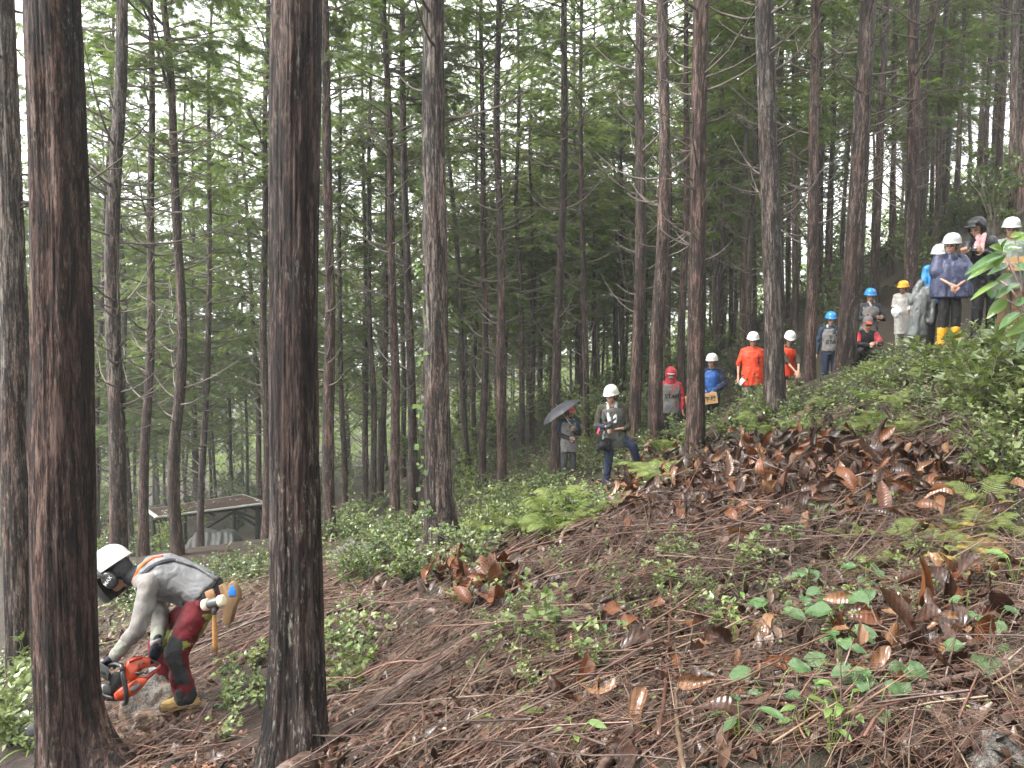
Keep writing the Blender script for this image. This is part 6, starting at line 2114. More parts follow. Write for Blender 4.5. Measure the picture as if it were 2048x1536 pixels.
plants([(1620, 795), (1700, 745), (1780, 705), (2048, 664), (2048, 700), (1850, 715), (1700, 765)], 32, SHRUB['small'] + SHRUB['pale'], "shrub", "small leafy shrub at the feet of poncho and raincoat wearers", "shrub", "small shrubs at the upper onlookers' feet", 16, (0.25, 0.6))
plants([(990, 960), (1110, 885), (1330, 830), (1330, 870), (1180, 960), (1100, 950)], 32, SHRUB['small'] + SHRUB['pale'], "shrub", "leafy shrub on the slope behind umbrella and photographer", "shrub", "shrubs behind the umbrella", 17, (0.9, 1.8))
# bushes under the plantation behind
def bushes(n, dmin, dmax, xlo, xhi, meshes, label, group, seed, sc):
    g = np.random.default_rng(seed)
    for _ in range(n):
        d = dmin + (dmax - dmin) * g.uniform(0, 1) ** 0.8
        bx = g.uniform(xlo, xhi)
        p = at(bx, 700, d)
        if 345 < bx < 545 and d < 27.5:
            continue
        p[2] = float(ground(p[0], p[1])) - 0.05
        o = obj("bush", meshes[int(g.integers(len(meshes)))], None, p)
        s = g.uniform(*sc)
        o.scale = (s, s, s * g.uniform(0.8, 1.3))
        o.rotation_euler = (0, 0, g.uniform(0, 6.28))
        tag(o, label, "bush", group)
bushes(85, 24, 62, -60, 900, SHRUB['bush'] + SHRUB['bushpale'][:1], "shaggy bush on the valley floor beyond the open shed", "bushes on the valley floor", 21, (0.8, 1.7))
bushes(60, 20, 62, 880, 1500, SHRUB['bush'] + SHRUB['bushpale'], "sunlit bush under the trees beyond umbrella and photographer", "bushes beyond the umbrella", 22, (0.7, 1.6))
bushes(34, 17, 30, 180, 600, SHRUB['small'], "low leafy shrub scattered round the open shed", "low shrubs round the shed", 24, (0.9, 1.7))
bushes(40, 15, 26, 620, 1000, SHRUB['small'] + SHRUB['pale'], "low shrub between the slim trunks left of the vine-clad tree", "low shrubs between the slim trunks", 26, (1.0, 1.9))
bushes(40, 20, 40, 930, 1330, SHRUB['bush'] + SHRUB['bushpale'], "leafy bush on the far slope left of the photographer", "bushes on the far slope", 25, (0.45, 0.9))
bushes(85, 18, 50, 1500, 2150, SHRUB['bush'], "dark evergreen bush on the hillside behind the helmeted onlookers", "evergreen bushes on the hillside", 23, (0.7, 1.5))

# broadleaf trees, sunlight put into their paler leaf colour, showing through the conifers far behind
def broad_mesh(name, seed):
    g = np.random.default_rng(seed)
    P, Rr, pos = [], [], []
    s = np.linspace(0, 1, 6)
    trunk = np.c_[g.normal(0, 0.12, 6).cumsum(), g.normal(0, 0.12, 6).cumsum(), s * 7]
    P.append(trunk); Rr.append(0.13 * (1 - 0.75 * s))
    for k in range(26):
        h = g.uniform(2.2, 7)
        b = np.array([np.interp(h, trunk[:, 2], trunk[:, c]) for c in range(3)])
        a = g.uniform(0, 6.28)
        L = g.uniform(1.4, 3.0)
        e = b + np.array([math.cos(a) * L, math.sin(a) * L, L * g.uniform(0.2, 0.9)])
        P.append(b + s[:, None] * (e - b)); Rr.append(0.035 * (1 - 0.85 * s))
        for q in range(10):
            c = b + (e - b) * g.uniform(0.35, 1.1)
            pos.append(c + g.normal(0, 0.33, (9, 3)))
    pos = np.concatenate(pos)
    n = len(pos)
    X, Y, Z = frames(unit(g.normal(0, 1, (n, 3)) * np.array([1, 1, 0.5])), unit(np.c_[g.normal(0, 0.5, n), g.normal(0, 0.5, n), np.ones(n)]))
    V1, F1 = tubes_np(np.array(P), np.array(Rr), 5)
    V2, F2 = scatter(LEAF5_V * np.array([1, 0.7, 1]), LEAF5_F, pos, X, Y, Z, g.uniform(0.14, 0.30, n))
    tm = np_mesh(name + "_trunk", V1, F1, [M['twig_grey']], smooth=True)
    cm = np_mesh(name + "_crown", V2, F2, [M['broad']])
    return tm, cm
BROAD = [broad_mesh("broadleaf", 500 + i) for i in range(3)]
for i, (px, d, sc) in enumerate([(690, 44, 1.1), (760, 58, 1.2), (930, 50, 1.0), (985, 62, 1.2), (560, 60, 1.2), (460, 52, 1.1), (360, 48, 1.0), (300, 64, 1.2), (180, 50, 1.1), (1060, 70, 1.3), (1200, 60, 1.1),
                                (1440, 55, 1.0), (1530, 50, 1.0), (1650, 46, 1.0), (840, 72, 1.4), (90, 60, 1.2), (620, 74, 1.4), (1330, 74, 1.2)]):
    p = at(px, 700, d)
    p[2] = float(ground(p[0], p[1]))
    g = ["pale green broadleaf tree deep in the valley", "yellow-green broadleaf tree behind the conifers"][i % 2]
    t = thing("broadleaf_tree", g, "tree", p, ["broadleaf trees in the valley", "broadleaf trees behind the conifers"][i % 2])
    t.scale = (sc, sc, sc)
    t.rotation_euler = (0, 0, i * 1.3)
    obj("trunk", BROAD[i % 3][0], t)
    obj("crown", BROAD[i % 3][1], t)

# far woodland that reads as one mass
def far_wood():
    g = np.random.default_rng(77)
    V, F, n0 = [], [], 0
    n = 26000
    x = g.uniform(-115, 115, n)
    y = 84 + g.uniform(0, 45, n) + 0.0015 * x ** 2
    clump = np.floor(x / 3.1) * 13.7 + np.floor(y / 4.2) * 7.1
    top = 10.5 + 3.5 * np.sin(clump) + 1.5 * np.sin(clump * 2.3)
    f = g.uniform(0, 1, n) ** 0.85
    xr = (x / 3.1 - np.floor(x / 3.1) - 0.5)
    keep = np.abs(xr) < 0.5 * (1.08 - f ** 1.6)
    x, y, f, top = x[keep], y[keep], f[keep], top[keep]
    z = ground(x, y) + f * top
    n = len(x)
    pos = np.stack([x, y, z], -1)
    X, Y, Z = frames(unit(np.c_[g.normal(0, 1, n), g.normal(0, 1, n), g.normal(-0.4, 0.4, n)]), unit(np.c_[g.normal(0, 0.6, n), g.normal(0, 0.6, n), np.ones(n)]))
    V, F = scatter(SPR_V, SPR_F, pos, X, Y, Z, g.uniform(0.9, 2.0, n))
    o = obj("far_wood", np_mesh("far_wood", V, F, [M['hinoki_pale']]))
    kind(o, "stuff")
    o["label"] = "far-off conifer wood closing the valley"
    o["category"] = "wood"
far_wood()

# small leaves of ground cover between the shrubs
def ground_cover():
    g = np.random.default_rng(31)
    Q = np.concatenate([in_poly(z, k, g) for z, k in ((Z_MIDLEFT, 2600), (Z_FERNY, 2600), (Z_BEHIND, 2200), (Z_RIGHT, 3200), (Z_EDGE, 1200), (Z_BACKLEFT, 900), (Z_CORNER, 700), (Z_RIGHTMID, 700),
                        ([(640, 1180), (1000, 1090), (2000, 950), (2048, 1500), (700, 1500)], 900), ([(150, 1200), (1100, 950), (2040, 640), (2048, 700), (1100, 1010), (180, 1330)], 3600), ([(1600, 800), (1800, 690), (2048, 640), (2048, 710), (1700, 780)], 1500), ([(950, 985), (1110, 880), (1340, 820), (1340, 880), (1100, 970)], 1500))])
    P, ok = hit(Q[:, 0], Q[:, 1])
    P = P[ok]
    n = len(P)
    far = np.clip(P[:, 1] / 9, 0.5, 1.7)
    P[:, 2] += g.uniform(0.01, 0.16, n) * far
    X, Y, Z = frames(unit(np.c_[g.normal(0, 1, n), g.normal(0, 1, n), g.normal(0.1, 0.35, n)]), unit(np.c_[g.normal(0, 0.35, n), g.normal(0, 0.35, n), np.ones(n)]))
    V, F = scatter(LEAF5_V * np.array([1, 0.7, 1]), LEAF5_F, P, X, Y, Z, 0.045 * far * g.uniform(0.6, 1.3, n))
    o = kind(obj("ground_cover", np_mesh("ground_cover", V, F, [M['shrub_pale']])), "stuff")
    o["label"] = "small green leaves covering the slope between the shrubs"
    o["category"] = "ground cover"
ground_cover()

# ------------------------------------------------------------------ brushwood and litter
Z_BRUSH = [(650, 1160), (900, 1185), (1000, 1095), (1250, 1010), (1500, 950), (1750, 950), (1960, 1010), (2060, 1160), (2060, 1560), (640, 1560)]
Z_HEAP = [(425, 1195), (545, 1150), (545, 1330), (430, 1330), (400, 1270)]
Z_NEARCUT = [(195, 1230), (330, 1190), (430, 1280), (420, 1480), (560, 1540), (190, 1540), (200, 1420)]

def twig_litter():
    g = np.random.default_rng(41)
    Q = np.concatenate([in_poly(z, k, g) for z, k in ((Z_BRUSH, 11500), (Z_HEAP, 1300), (Z_NEARCUT, 1500), ([(645, 1090), (760, 1090), (760, 1230), (645, 1230)], 500), ([(1650, 820), (2000, 760), (2048, 950), (1700, 930)], 600), ([(1290, 830), (1480, 800), (1480, 860), (1300, 880)], 250))])
    P, ok = hit(Q[:, 0], Q[:, 1])
    P = P[ok]
    dens = 0.62 + 0.75 * fbm(np.c_[P[:, 0] * 2.2, P[:, 1] * 2.2, P[:, 0] * 0], 2, 71)
    P = P[g.random(len(P)) < dens]
    n = len(P)
    az = np.where(g.random(n) < 0.6, g.normal(R(48), R(26), n), g.uniform(0, math.pi, n))
    L = g.uniform(0.12, 0.75, n) * np.clip(P[:, 1] / 4.5, 0.6, 1.5)
    u = np.stack([np.cos(az), np.sin(az), 0 * az], -1)
    side = np.stack([-np.sin(az), np.cos(az), 0 * az], -1)
    s = np.linspace(-0.5, 0.5, 4)
    bow = g.normal(0, 0.10, n)
    XY = P[:, None, :] + (L[:, None] * s)[..., None] * u[:, None] + ((bow * L)[:, None] * (s ** 2 - 0.1))[..., None] * side[:, None]
    zz = ground(XY[..., 0], XY[..., 1])
    lift = 0.14 * g.uniform(0.0, 1, n) ** 1.8
    tilt = g.normal(0, 0.10, n) * L
    XY[..., 2] = zz + lift[:, None] + tilt[:, None] * s * 2
    r = (g.uniform(0.0009, 0.0022, n) * (1 + 2.2 * (g.random(n) < 0.12)) * np.clip(P[:, 1] / 4.5, 0.8, 1.7))[:, None] * np.array([1.0, 0.9, 0.75, 0.4])
    V, F = tubes_np(XY, r, 3)
    mi = np.repeat(np.where(g.random(n) < .5, 0, np.where(g.random(n) < .75, 1, 2)), 9)
    o = kind(obj("twig_litter", np_mesh("twig_litter", V, F, [M['stick'], M['stick_red'], M['stick_tan']], mi)), "stuff")
    o["label"] = "tangle of thin reddish brown twigs covering the slope"
    o["category"] = "twigs"
twig_litter()

def leaf_litter():
    g = np.random.default_rng(43)
    Q = np.concatenate([in_poly(z, k, g) for z, k in ((Z_BRUSH, 6800), (Z_HEAP, 400), (Z_NEARCUT, 1100), ([(200, 1150), (1000, 1000), (2040, 680), (2040, 950), (1000, 1120), (640, 1250), (200, 1260)], 2200))])
    P, ok = hit(Q[:, 0], Q[:, 1])
    P = P[ok]
    n = len(P)
    N = gnormal(P[:, 0], P[:, 1])
    X, Y, Z = frames(unit(g.normal(0, 1, (n, 3)) + N * 0.0 - N * (g.normal(0, 1, (n, 3)) * N).sum(1, keepdims=True) * 0.6), unit(N + g.normal(0, 0.45, (n, 3))))
    TV, TF = leaf_sheet(1.0, 0.46, 3, 2, 0.7, 0.45)
    P = P + N * g.uniform(0.005, 0.05, n)[:, None]
    V, F = scatter(TV, TF, P, X, Y, Z, g.uniform(0.035, 0.13, n) * np.clip(P[:, 1] / 5, 0.75, 1.4))
    o = kind(obj("leaf_litter", np_mesh("leaf_litter", V, F, [M['litter_leaf']], smooth=True)), "stuff")
    o["label"] = "wet brown leaf litter covering the forest floor"
    o["category"] = "leaf litter"
    # short needles and wood crumbs
    Q = np.concatenate([in_poly(z, k, g) for z, k in ((Z_BRUSH, 5200), (Z_NEARCUT, 3200), (Z_HEAP, 600))])
    P, ok = hit(Q[:, 0], Q[:, 1])
    P = P[ok]
    n = len(P)
    d = unit(g.normal(0, 1, (n, 3)) * np.array([1, 1, 0.3]))
    s = np.array([-0.5, 0.5])
    L = g.uniform(0.02, 0.08, n)
    pts = P[:, None] + (L[:, None] * s)[..., None] * d[:, None]
    pts[..., 2] = ground(pts[..., 0], pts[..., 1]) + g.uniform(0.003, 0.04, n)[:, None]
    V, F = tubes_np(pts, np.repeat(g.uniform(0.0012, 0.0028, n)[:, None], 2, 1), 3)
    o = kind(obj("needle_litter", np_mesh("needle_litter", V, F, [M['stick_red'], M['stick_tan']], np.repeat((g.random(n) < 0.4).astype(int), 3))), "stuff")
    o["label"] = "reddish needles and wood crumbs strewn on the ground"
    o["category"] = "needles"
leaf_litter()

# single sticks
def stick_mesh(name, seed, mat, kinks=0.05, fork=True):
    g = np.random.default_rng(seed)
    n = 9
    s = np.linspace(-0.5, 0.5, n)
    y = g.normal(0, kinks * 0.45, n).cumsum()
    y -= np.interp(s, [-0.5, 0.5], [y[0], y[-1]])
    z = g.normal(0, kinks * 0.25, n).cumsum()
    z -= np.interp(s, [-0.5, 0.5], [z[0], z[-1]])
    path = np.c_[s, y, z]
    b = MB()
    b.add(*tube(path, 0.011 * (1.05 - 0.6 * (s + 0.5)), 6))
    if fork:
        for k in range(int(g.integers(1, 4))):
            i = int(g.integers(2, n - 2))
            d = unit(np.array([1.0, g.choice([-1, 1]) * g.uniform(0.35, 0.9), g.uniform(-0.1, 0.5)]))
            q = np.linspace(0, g.uniform(0.10, 0.26), 4)
            b.add(*tube(path[i] + q[:, None] * d + (q ** 2)[:, None] * np.array([0.5, 0, 0.2]), np.linspace(0.0055, 0.002, 4), 4))
    return b.mesh(name, [mat], True)
STICKS = [stick_mesh("stick", 600 + i, M[['stick', 'stick_red', 'stick', 'stick', 'stick', 'stick_red', 'stick_red'][i % 7] if i != 6 else 'stick_tan'], 0.03 + 0.012 * (i % 5), i % 3 != 0) for i in range(14)]

def sticks(poly, n, label, group, seed, L=(0.35, 1.25), rad=(0.3, 0.9), az0=48, azs=26, loose=0.3, lift=0.16):
    g = np.random.default_rng(seed)
    q = in_poly(poly, n, g)
    P, ok = hit(q[:, 0], q[:, 1])
    for p, k in zip(P, ok):
        if not k:
            continue
        az = g.normal(R(az0), R(azs)) if g.random() > loose else g.uniform(0, math.pi)
        ln = g.uniform(*L) ** 1.0
        u = np.array([math.cos(az), math.sin(az)])
        a, b = p[:2] - u * ln / 2, p[:2] + u * ln / 2
        za, zb = float(ground(*a)), float(ground(*b))
        c = np.array([p[0], p[1], max((za + zb) / 2, p[2]) + g.uniform(0.01, lift)])
        d = unit(np.array([b[0] - a[0], b[1] - a[1], zb - za + g.normal(0, 0.08) * ln]))
        if g.random() < 0.5:
            d = -d
        X, Y, Z = frames(d[None], np.array([[0, 0, 1.0]]))
        o = obj("stick", STICKS[int(g.integers(len(STICKS)))])
        r = g.uniform(*rad)
        Mx = Matrix(np.c_[X[0], Y[0], Z[0]].tolist()).to_4x4()
        Mx.translation = c
        o.matrix_world = Mx @ Matrix.Rotation(g.uniform(0, 6.28), 4, 'X') @ Matrix.Diagonal((ln, ln ** 0.5 * r * 0.75, ln ** 0.5 * r * 0.75, 1))
        tag(o, label, "stick", group)
sticks([(650, 1170), (1000, 1100), (1300, 1030), (1300, 1540), (650, 1540)], 115, "thin brown stick in the brushwood between log and leaf pile", "sticks between log and leaf pile", 51, (0.3, 1.25), (0.28, 0.85), azs=28, loose=0.35, lift=0.16)
sticks([(1300, 1030), (1900, 1000), (2050, 1180), (2050, 1540), (1300, 1540)], 85, "thin brown stick among the fallen leaves on the bank", "sticks among the fallen leaves", 52, (0.3, 1.1), (0.28, 0.85), az0=38, azs=40, lift=0.14)
sticks(Z_HEAP, 55, "bare stick in the heap behind the saw operator", "sticks in the heap behind the operator", 53, (0.4, 1.1), (0.4, 1.1), az0=25, azs=30, lift=0.3)
sticks([(650, 1080), (780, 1090), (800, 1240), (650, 1250)], 26, "bare stick in the small heap beyond the wet trunk", "sticks beyond the wet trunk", 54, (0.4, 1.2), (0.4, 1.1), az0=10, azs=35, lift=0.2)
sticks([(1250, 850), (1480, 800), (1490, 860), (1300, 900)], 20, "stick in the small heap at the onlookers' feet", "sticks at the onlookers' feet", 55, (0.5, 1.3), (0.6, 1.2), lift=0.3)

# named branches: polylines in the photograph laid on the ground, radius in metres
def branch(name, pts, r0, r1, mat, label, lift=0.05, sides=8, caps=True, twigs=0, cat="branch", seed=0):
    pts = np.array(pts, float)
    t = np.linspace(0, 1, len(pts))
    k = 22
    tt = np.linspace(0, 1, k)
    px, py = np.interp(tt, t, pts[:, 0]), np.interp(tt, t, pts[:, 1])
    P, ok = hit(px, py)
    lf = np.interp(tt, t, pts[:, 2]) if pts.shape[1] > 2 else np.full(k, lift)
    # lift towards the camera along the view ray, so the branch keeps its outline but lies over the litter
    P = P + (CAM - P) / np.linalg.norm(CAM - P, axis=1)[:, None] * (lf * 1.8 + 0.03)[:, None]
    g = np.random.default_rng(seed + 900)
    for c in range(3):
        P[1:-1, c] = (P[:-2, c] + P[1:-1, c] * 2 + P[2:, c]) / 4
    P += g.normal(0, r0 * 0.22, P.shape)
    o0 = P[0].copy()
    b = MB()
    r = np.linspace(r0, r1, k) * (1 + 0.08 * g.normal(0, 1, k))
    b.add(*tube(P - o0, r, sides, caps))
    for q in range(twigs):
        i = int(g.integers(3, k - 2))
        T = unit(P[i + 1] - P[i])
        d = unit(T + g.normal(0, 0.6, 3) + np.array([0, 0, 0.3]))
        s = np.linspace(0, g.uniform(0.08, 0.3), 4)
        b.add(*tube(P[i] - o0 + s[:, None] * d, np.linspace(r[i] * 0.55, 0.0012, 4), 4))
    o = obj(name, b.mesh(name, [M[mat]], True), None, o0)
    tag(o, label, cat)
    return o

def log(pts, rad, mat, label, lift):
    o = branch("log", pts, rad[0], rad[1], mat, label, lift, 14, True, 0, "log", seed=int(pts[0][0]))
    return o
log([(560, 1560), (650, 1490), (760, 1405), (830, 1355), (905, 1300)], (0.046, 0.036), 'log', "long wet barkless log slanting down to the thick trunk's foot", 0.10)
log([(978, 1098), (1030, 1052)], (0.085, 0.10), 'log_dark', "short dark rotten log end in the shrubs", 0.09)
log([(1150, 1196), (1163, 1165), (1182, 1128)], (0.026, 0.026), 'stick', "short thick cut branch standing in the brushwood", 0.07)
log([(1588, 850), (1640, 795)], (0.075, 0.075), 'stick_tan', "pale cut log on the bank below the straight red trunk", 0.07)
branch("branch", [(655, 1545), (668, 1480), (680, 1425)], 0.017, 0.012, 'stick_red', "reddish upright branch leaning over the log by the wet trunk", 0.10)
branch("branch", [(1195, 1545), (1240, 1490), (1275, 1455), (1320, 1400)], 0.020, 0.013, 'log', "thick wet branch lying towards the front of the slope", 0.04, twigs=3)
branch("branch", [(1480, 1362), (1530, 1368), (1640, 1378), (1760, 1377), (1860, 1368), (1960, 1345), (2060, 1322)], 0.008, 0.014, 'stick', "long wavy dark branch lying across the glossy round leaves", 0.10, twigs=7)
branch("branch", [(1480, 1500), (1540, 1460), (1600, 1420), (1655, 1375)], 0.012, 0.007, 'stick', "knobbly branch forking off the wavy one", 0.05, twigs=3)
branch("branch", [(1895, 1455), (1960, 1425), (2060, 1385)], 0.012, 0.014, 'log', "grey bare branch on the dark soil below the brown leaves", 0.03)
branch("branch", [(1338, 1110), (1342, 1200), (1336, 1290), (1330, 1380), (1318, 1470)], 0.005, 0.007, 'stick_red', "upright reddish stem standing in front of the brown leaves", 0.16, twigs=3)
branch("branch", [(1368, 1540), (1356, 1470), (1350, 1400), (1372, 1300), (1395, 1235)], 0.009, 0.004, 'stick_tan', "pale forked stem rising in front of the leaf litter", 0.12, twigs=4)
branch("branch", [(990, 1480), (1060, 1390), (1130, 1330), (1220, 1290), (1290, 1250), (1330, 1180)], 0.006, 0.004, 'stick_red', "long curved red vine stem across the brushwood", 0.10, twigs=4)
branch("branch", [(870, 1440), (930, 1385), (1010, 1310), (1080, 1260), (1120, 1235)], 0.011, 0.006, 'stick_tan', "straight pale stick lying up the slope", 0.07)
branch("branch", [(905, 1455), (960, 1400), (1040, 1330), (1110, 1270)], 0.010, 0.006, 'stick', "straight brown stick lying beside the pale one", 0.06)
branch("branch", [(1105, 1370), (1170, 1310), (1230, 1225), (1250, 1190)], 0.012, 0.007, 'stick', "dark straight branch pointing up to the rotten log", 0.06, twigs=2)
branch("branch", [(1290, 1130), (1380, 1075), (1440, 1030), (1520, 985), (1545, 935)], 0.007, 0.004, 'stick', "long thin branch leaning against the leaf pile", 0.12, twigs=4)
branch("branch", [(1340, 1080), (1420, 1070), (1500, 1042), (1590, 1022)], 0.012, 0.009, 'stick_red', "reddish branch lying flat below the leaf pile", 0.05)
branch("branch", [(1530, 1180), (1590, 1000), (1640, 930), (1710, 920)], 0.006, 0.003, 'stick', "thin arching branch over the curled brown leaves", 0.14, twigs=3)
branch("branch", [(680, 1195), (710, 1225), (755, 1252), (800, 1258)], 0.020, 0.016, 'log', "smooth grey branch in the small heap beyond the wet trunk", 0.08)
branch("branch", [(800, 1180), (830, 1158), (870, 1150), (945, 1155)], 0.009, 0.005, 'stick', "dark arched branch above the rust-brown leaves", 0.15, twigs=2)
branch("branch", [(712, 1130), (706, 1085), (690, 1055), (672, 1030)], 0.010, 0.006, 'log_dark', "bare dark stem standing upright past the wet trunk", 0.1)
branch("branch", [(840, 1128), (875, 1120), (900, 1110)], 0.026, 0.02, 'stick_red', "reddish branch end at the foot of the vine-clad tree", 0.05)
branch("branch", [(435, 1225), (480, 1210), (545, 1195)], 0.013, 0.010, 'stick', "thick bare branch sticking out of the heap behind the operator", 0.22)
branch("branch", [(450, 1330), (470, 1260), (478, 1220), (490, 1200)], 0.010, 0.006, 'stick', "curved bare branch in the heap behind the operator", 0.2, twigs=2)
branch("branch", [(880, 1300), (935, 1290), (985, 1302)], 0.011, 0.007, 'log', "short grey stick at the upper end of the long log", 0.08)
branch("branch", [(1700, 1120), (1740, 1080), (1800, 1000), (1840, 960)], 0.007, 0.004, 'stick', "thin bent branch in the ferns by the brown leaves", 0.2, twigs=3)

# large fallen leaves
DEAD = []
for i in range(12):
    V, F = leaf_sheet(0.26 + 0.03 * (i % 3), 0.115 + 0.01 * (i % 4), 6, 4, [0.4, 0.9, 1.5, 0.7][i % 4], [0.35, 0.6, 0.9, 0.2][(i // 2) % 4], 1.15, 0.10, 700 + i, roundness=0.8)
    DEAD.append({k: np_mesh("fallen_leaf", V, F, [M[k]], smooth=True) for k in ('leaf_brown', 'leaf_rust', 'leaf_tan')})

def fallen(points, label, group, mats, seed, stand=0.6, lift=(0.02, 0.16), sc=(0.55, 0.95)):
    g = np.random.default_rng(seed)
    P, ok = hit(points[:, 0], points[:, 1])
    for p, k in zip(P, ok):
        if not k:
            continue
        o = obj("fallen_leaf", DEAD[int(g.integers(len(DEAD)))][mats[int(g.integers(len(mats)))]])
        up = g.random() < stand
        tocam = unit(CAM - p)
        if up:     # hanging or upright, broad side roughly to the open side
            d = unit(np.array([g.normal(0, 0.45), g.normal(0, 0.45), g.choice([-1, -1, 1]) * 1.0]))
            n = unit(tocam * g.uniform(0.2, 1) + g.normal(0, 0.6, 3))
            c = p + np.array([0, 0, g.uniform(*lift) + (0.13 if d[2] < 0 else -0.03)])
        else:
            d = unit(g.normal(0, 1, 3) * np.array([1, 1, 0.25]))
            n = unit(np.array([0, 0, 1.0]) + g.normal(0, 0.35, 3) + tocam * 0.3)
            c = p + np.array([0, 0, g.uniform(0.01, lift[1] * 0.6)])
        X, Y, Z = frames(d[None], n[None])
        s = g.uniform(*sc)
        Mx = Matrix(np.c_[X[0], Y[0], Z[0]].tolist()).to_4x4()
        Mx.translation = c
        o.matrix_world = Mx @ Matrix.Diagonal((s, s, s, 1))
        tag(o, label, "leaf", group)

def leaf_pile():
    g = np.random.default_rng(67)
    V, F, MI, n0 = [], [], [], 0
    pts = np.concatenate([along([(1240, 985), (1330, 950), (1450, 940), (1600, 925), (1750, 935), (1880, 965)], 620, (45, 26), 11), along([(1330, 1020), (1500, 1000), (1700, 1010), (1850, 1010)], 300, (80, 38), 12),
                          along([(1690, 1270), (1850, 1330), (1950, 1180)], 90, (60, 45), 13), along([(880, 1190), (990, 1190)], 50, (30, 18), 14), along([(1150, 1420), (1330, 1280), (1500, 1450)], 60, (110, 70), 15)])
    P, ok = hit(pts[:, 0], pts[:, 1])
    P = P[ok]
    n = len(P)
    for k in range(6):
        idx = np.arange(k, n, 6)
        q = P[idx].copy()
        m = len(idx)
        d = unit(np.c_[g.normal(0, .8, (m, 2)), g.normal(-.35, .8, m)])
        nn = unit(unit(CAM - q) * g.uniform(0, 1, m)[:, None] + g.normal(0, .5, (m, 3)) + np.array([0, 0, .6]))
        X, Y, Z = frames(d, nn)
        q[:, 2] += g.uniform(.0, .20, m)
        TV, TF = leaf_sheet(.25, .105, 5, 4, [.5, 1.1, 1.8][k % 3], [.4, .8][k % 2], 1.1, .12, 720 + k)
        a, b = scatter(TV, TF, q, X, Y, Z, g.uniform(.4, .88, m))
        V.append(a); F.append(b + n0); n0 += len(a)
        MI.append(np.repeat(g.choice([0, 0, 0, 1, 2], m), len(TF)))
    o = kind(obj("leaf_pile", np_mesh("leaf_pile", np.concatenate(V), np.concatenate(F), [M['leaf_brown'], M['leaf_rust'], M['leaf_tan']], np.concatenate(MI), smooth=True)), "stuff")
    o["label"] = "heap of curled wet brown leaves on the crest of the bank"
    o["category"] = "leaf pile"

def along(pts, n, spread, seed):
    g = np.random.default_rng(seed)
    pts = np.array(pts, float)
    t = g.uniform(0, 1, n)
    s = np.linspace(0, 1, len(pts))
    return np.c_[np.interp(t, s, pts[:, 0]), np.interp(t, s, pts[:, 1])] + g.normal(0, 1, (n, 2)) * np.array(spread)
fallen(along([(1225, 975), (1300, 940), (1400, 925), (1500, 925), (1600, 905), (1700, 915)], 88, (30, 22), 1), "large dark brown leaf hanging on the crest of the leaf pile", "leaves on the crest of the pile", ['leaf_brown', 'leaf_brown', 'leaf_rust'], 61, 0.75)
fallen(along([(1560, 925), (1700, 935), (1800, 950), (1900, 965)], 52, (40, 28), 2), "large dark brown leaf at the fern side of the leaf pile", "leaves at the fern side of the pile", ['leaf_brown', 'leaf_brown', 'leaf_tan'], 62, 0.65)
fallen(along([(1400, 1000), (1560, 1010), (1720, 1020)], 40, (80, 35), 3), "brown leaf lying below the crest of the pile", "leaves below the crest", ['leaf_brown', 'leaf_tan', 'leaf_rust'], 63, 0.35)
fallen(along([(1690, 1250), (1700, 1310), (1790, 1240), (1860, 1320), (1880, 1380), (1940, 1150), (1990, 1130), (1930, 1240)], 42, (34, 26), 4), "large tan-brown veined leaf beside the glossy round leaves", "veined leaves beside the round leaves", ['leaf_brown', 'leaf_tan', 'leaf_rust'], 64, 0.5, (0.0, 0.06), (0.45, 0.72))
fallen(along([(870, 1185), (930, 1165), (990, 1180), (960, 1240)], 30, (22, 18), 5), "upright rust-brown leaf in the cluster beyond the long log", "rust-brown leaf cluster", ['leaf_rust'], 65, 0.9, (0.02, 0.15), (0.6, 0.95))
fallen(along([(1130, 1440), (1250, 1330), (1330, 1260), (1450, 1440), (1560, 1500)], 48, (70, 50), 6), "flat wet orange-tan leaf lying in the brushwood", "flat wet leaves in the brushwood", ['leaf_tan', 'leaf_tan', 'leaf_rust'], 66, 0.08, (0.0, 0.06), (0.32, 0.58))

leaf_pile()

# broad green leaves near the camera: each leaf a part of its plant
RND = []
for i in range(5):
    V, F = leaf_sheet(1.0, 0.95, 7, 6, 0.45, 0.22, 0.9, 0.05, 750 + i, notch=0.16, roundness=0.55)
    RND.append(np_mesh("leaf", V, F, [M['glossy']], smooth=True))
OVL = []
for i in range(5):
    V, F = leaf_sheet(1.0, 0.46, 7, 4, 0.55, 0.25, 1.05, 0.04, 770 + i)
    OVL.append({k: np_mesh("leaf", V, F, [M[k]], smooth=True) for k in ('fresh', 'glossy')})
BLD = []
for i in range(2):
    V, F = leaf_sheet(1.0, 0.09, 8, 2, 1.3, 0.3, 0.8, 0.02, 790 + i)
    BLD.append(np_mesh("leaf", V, F, [M['fresh']], smooth=True))

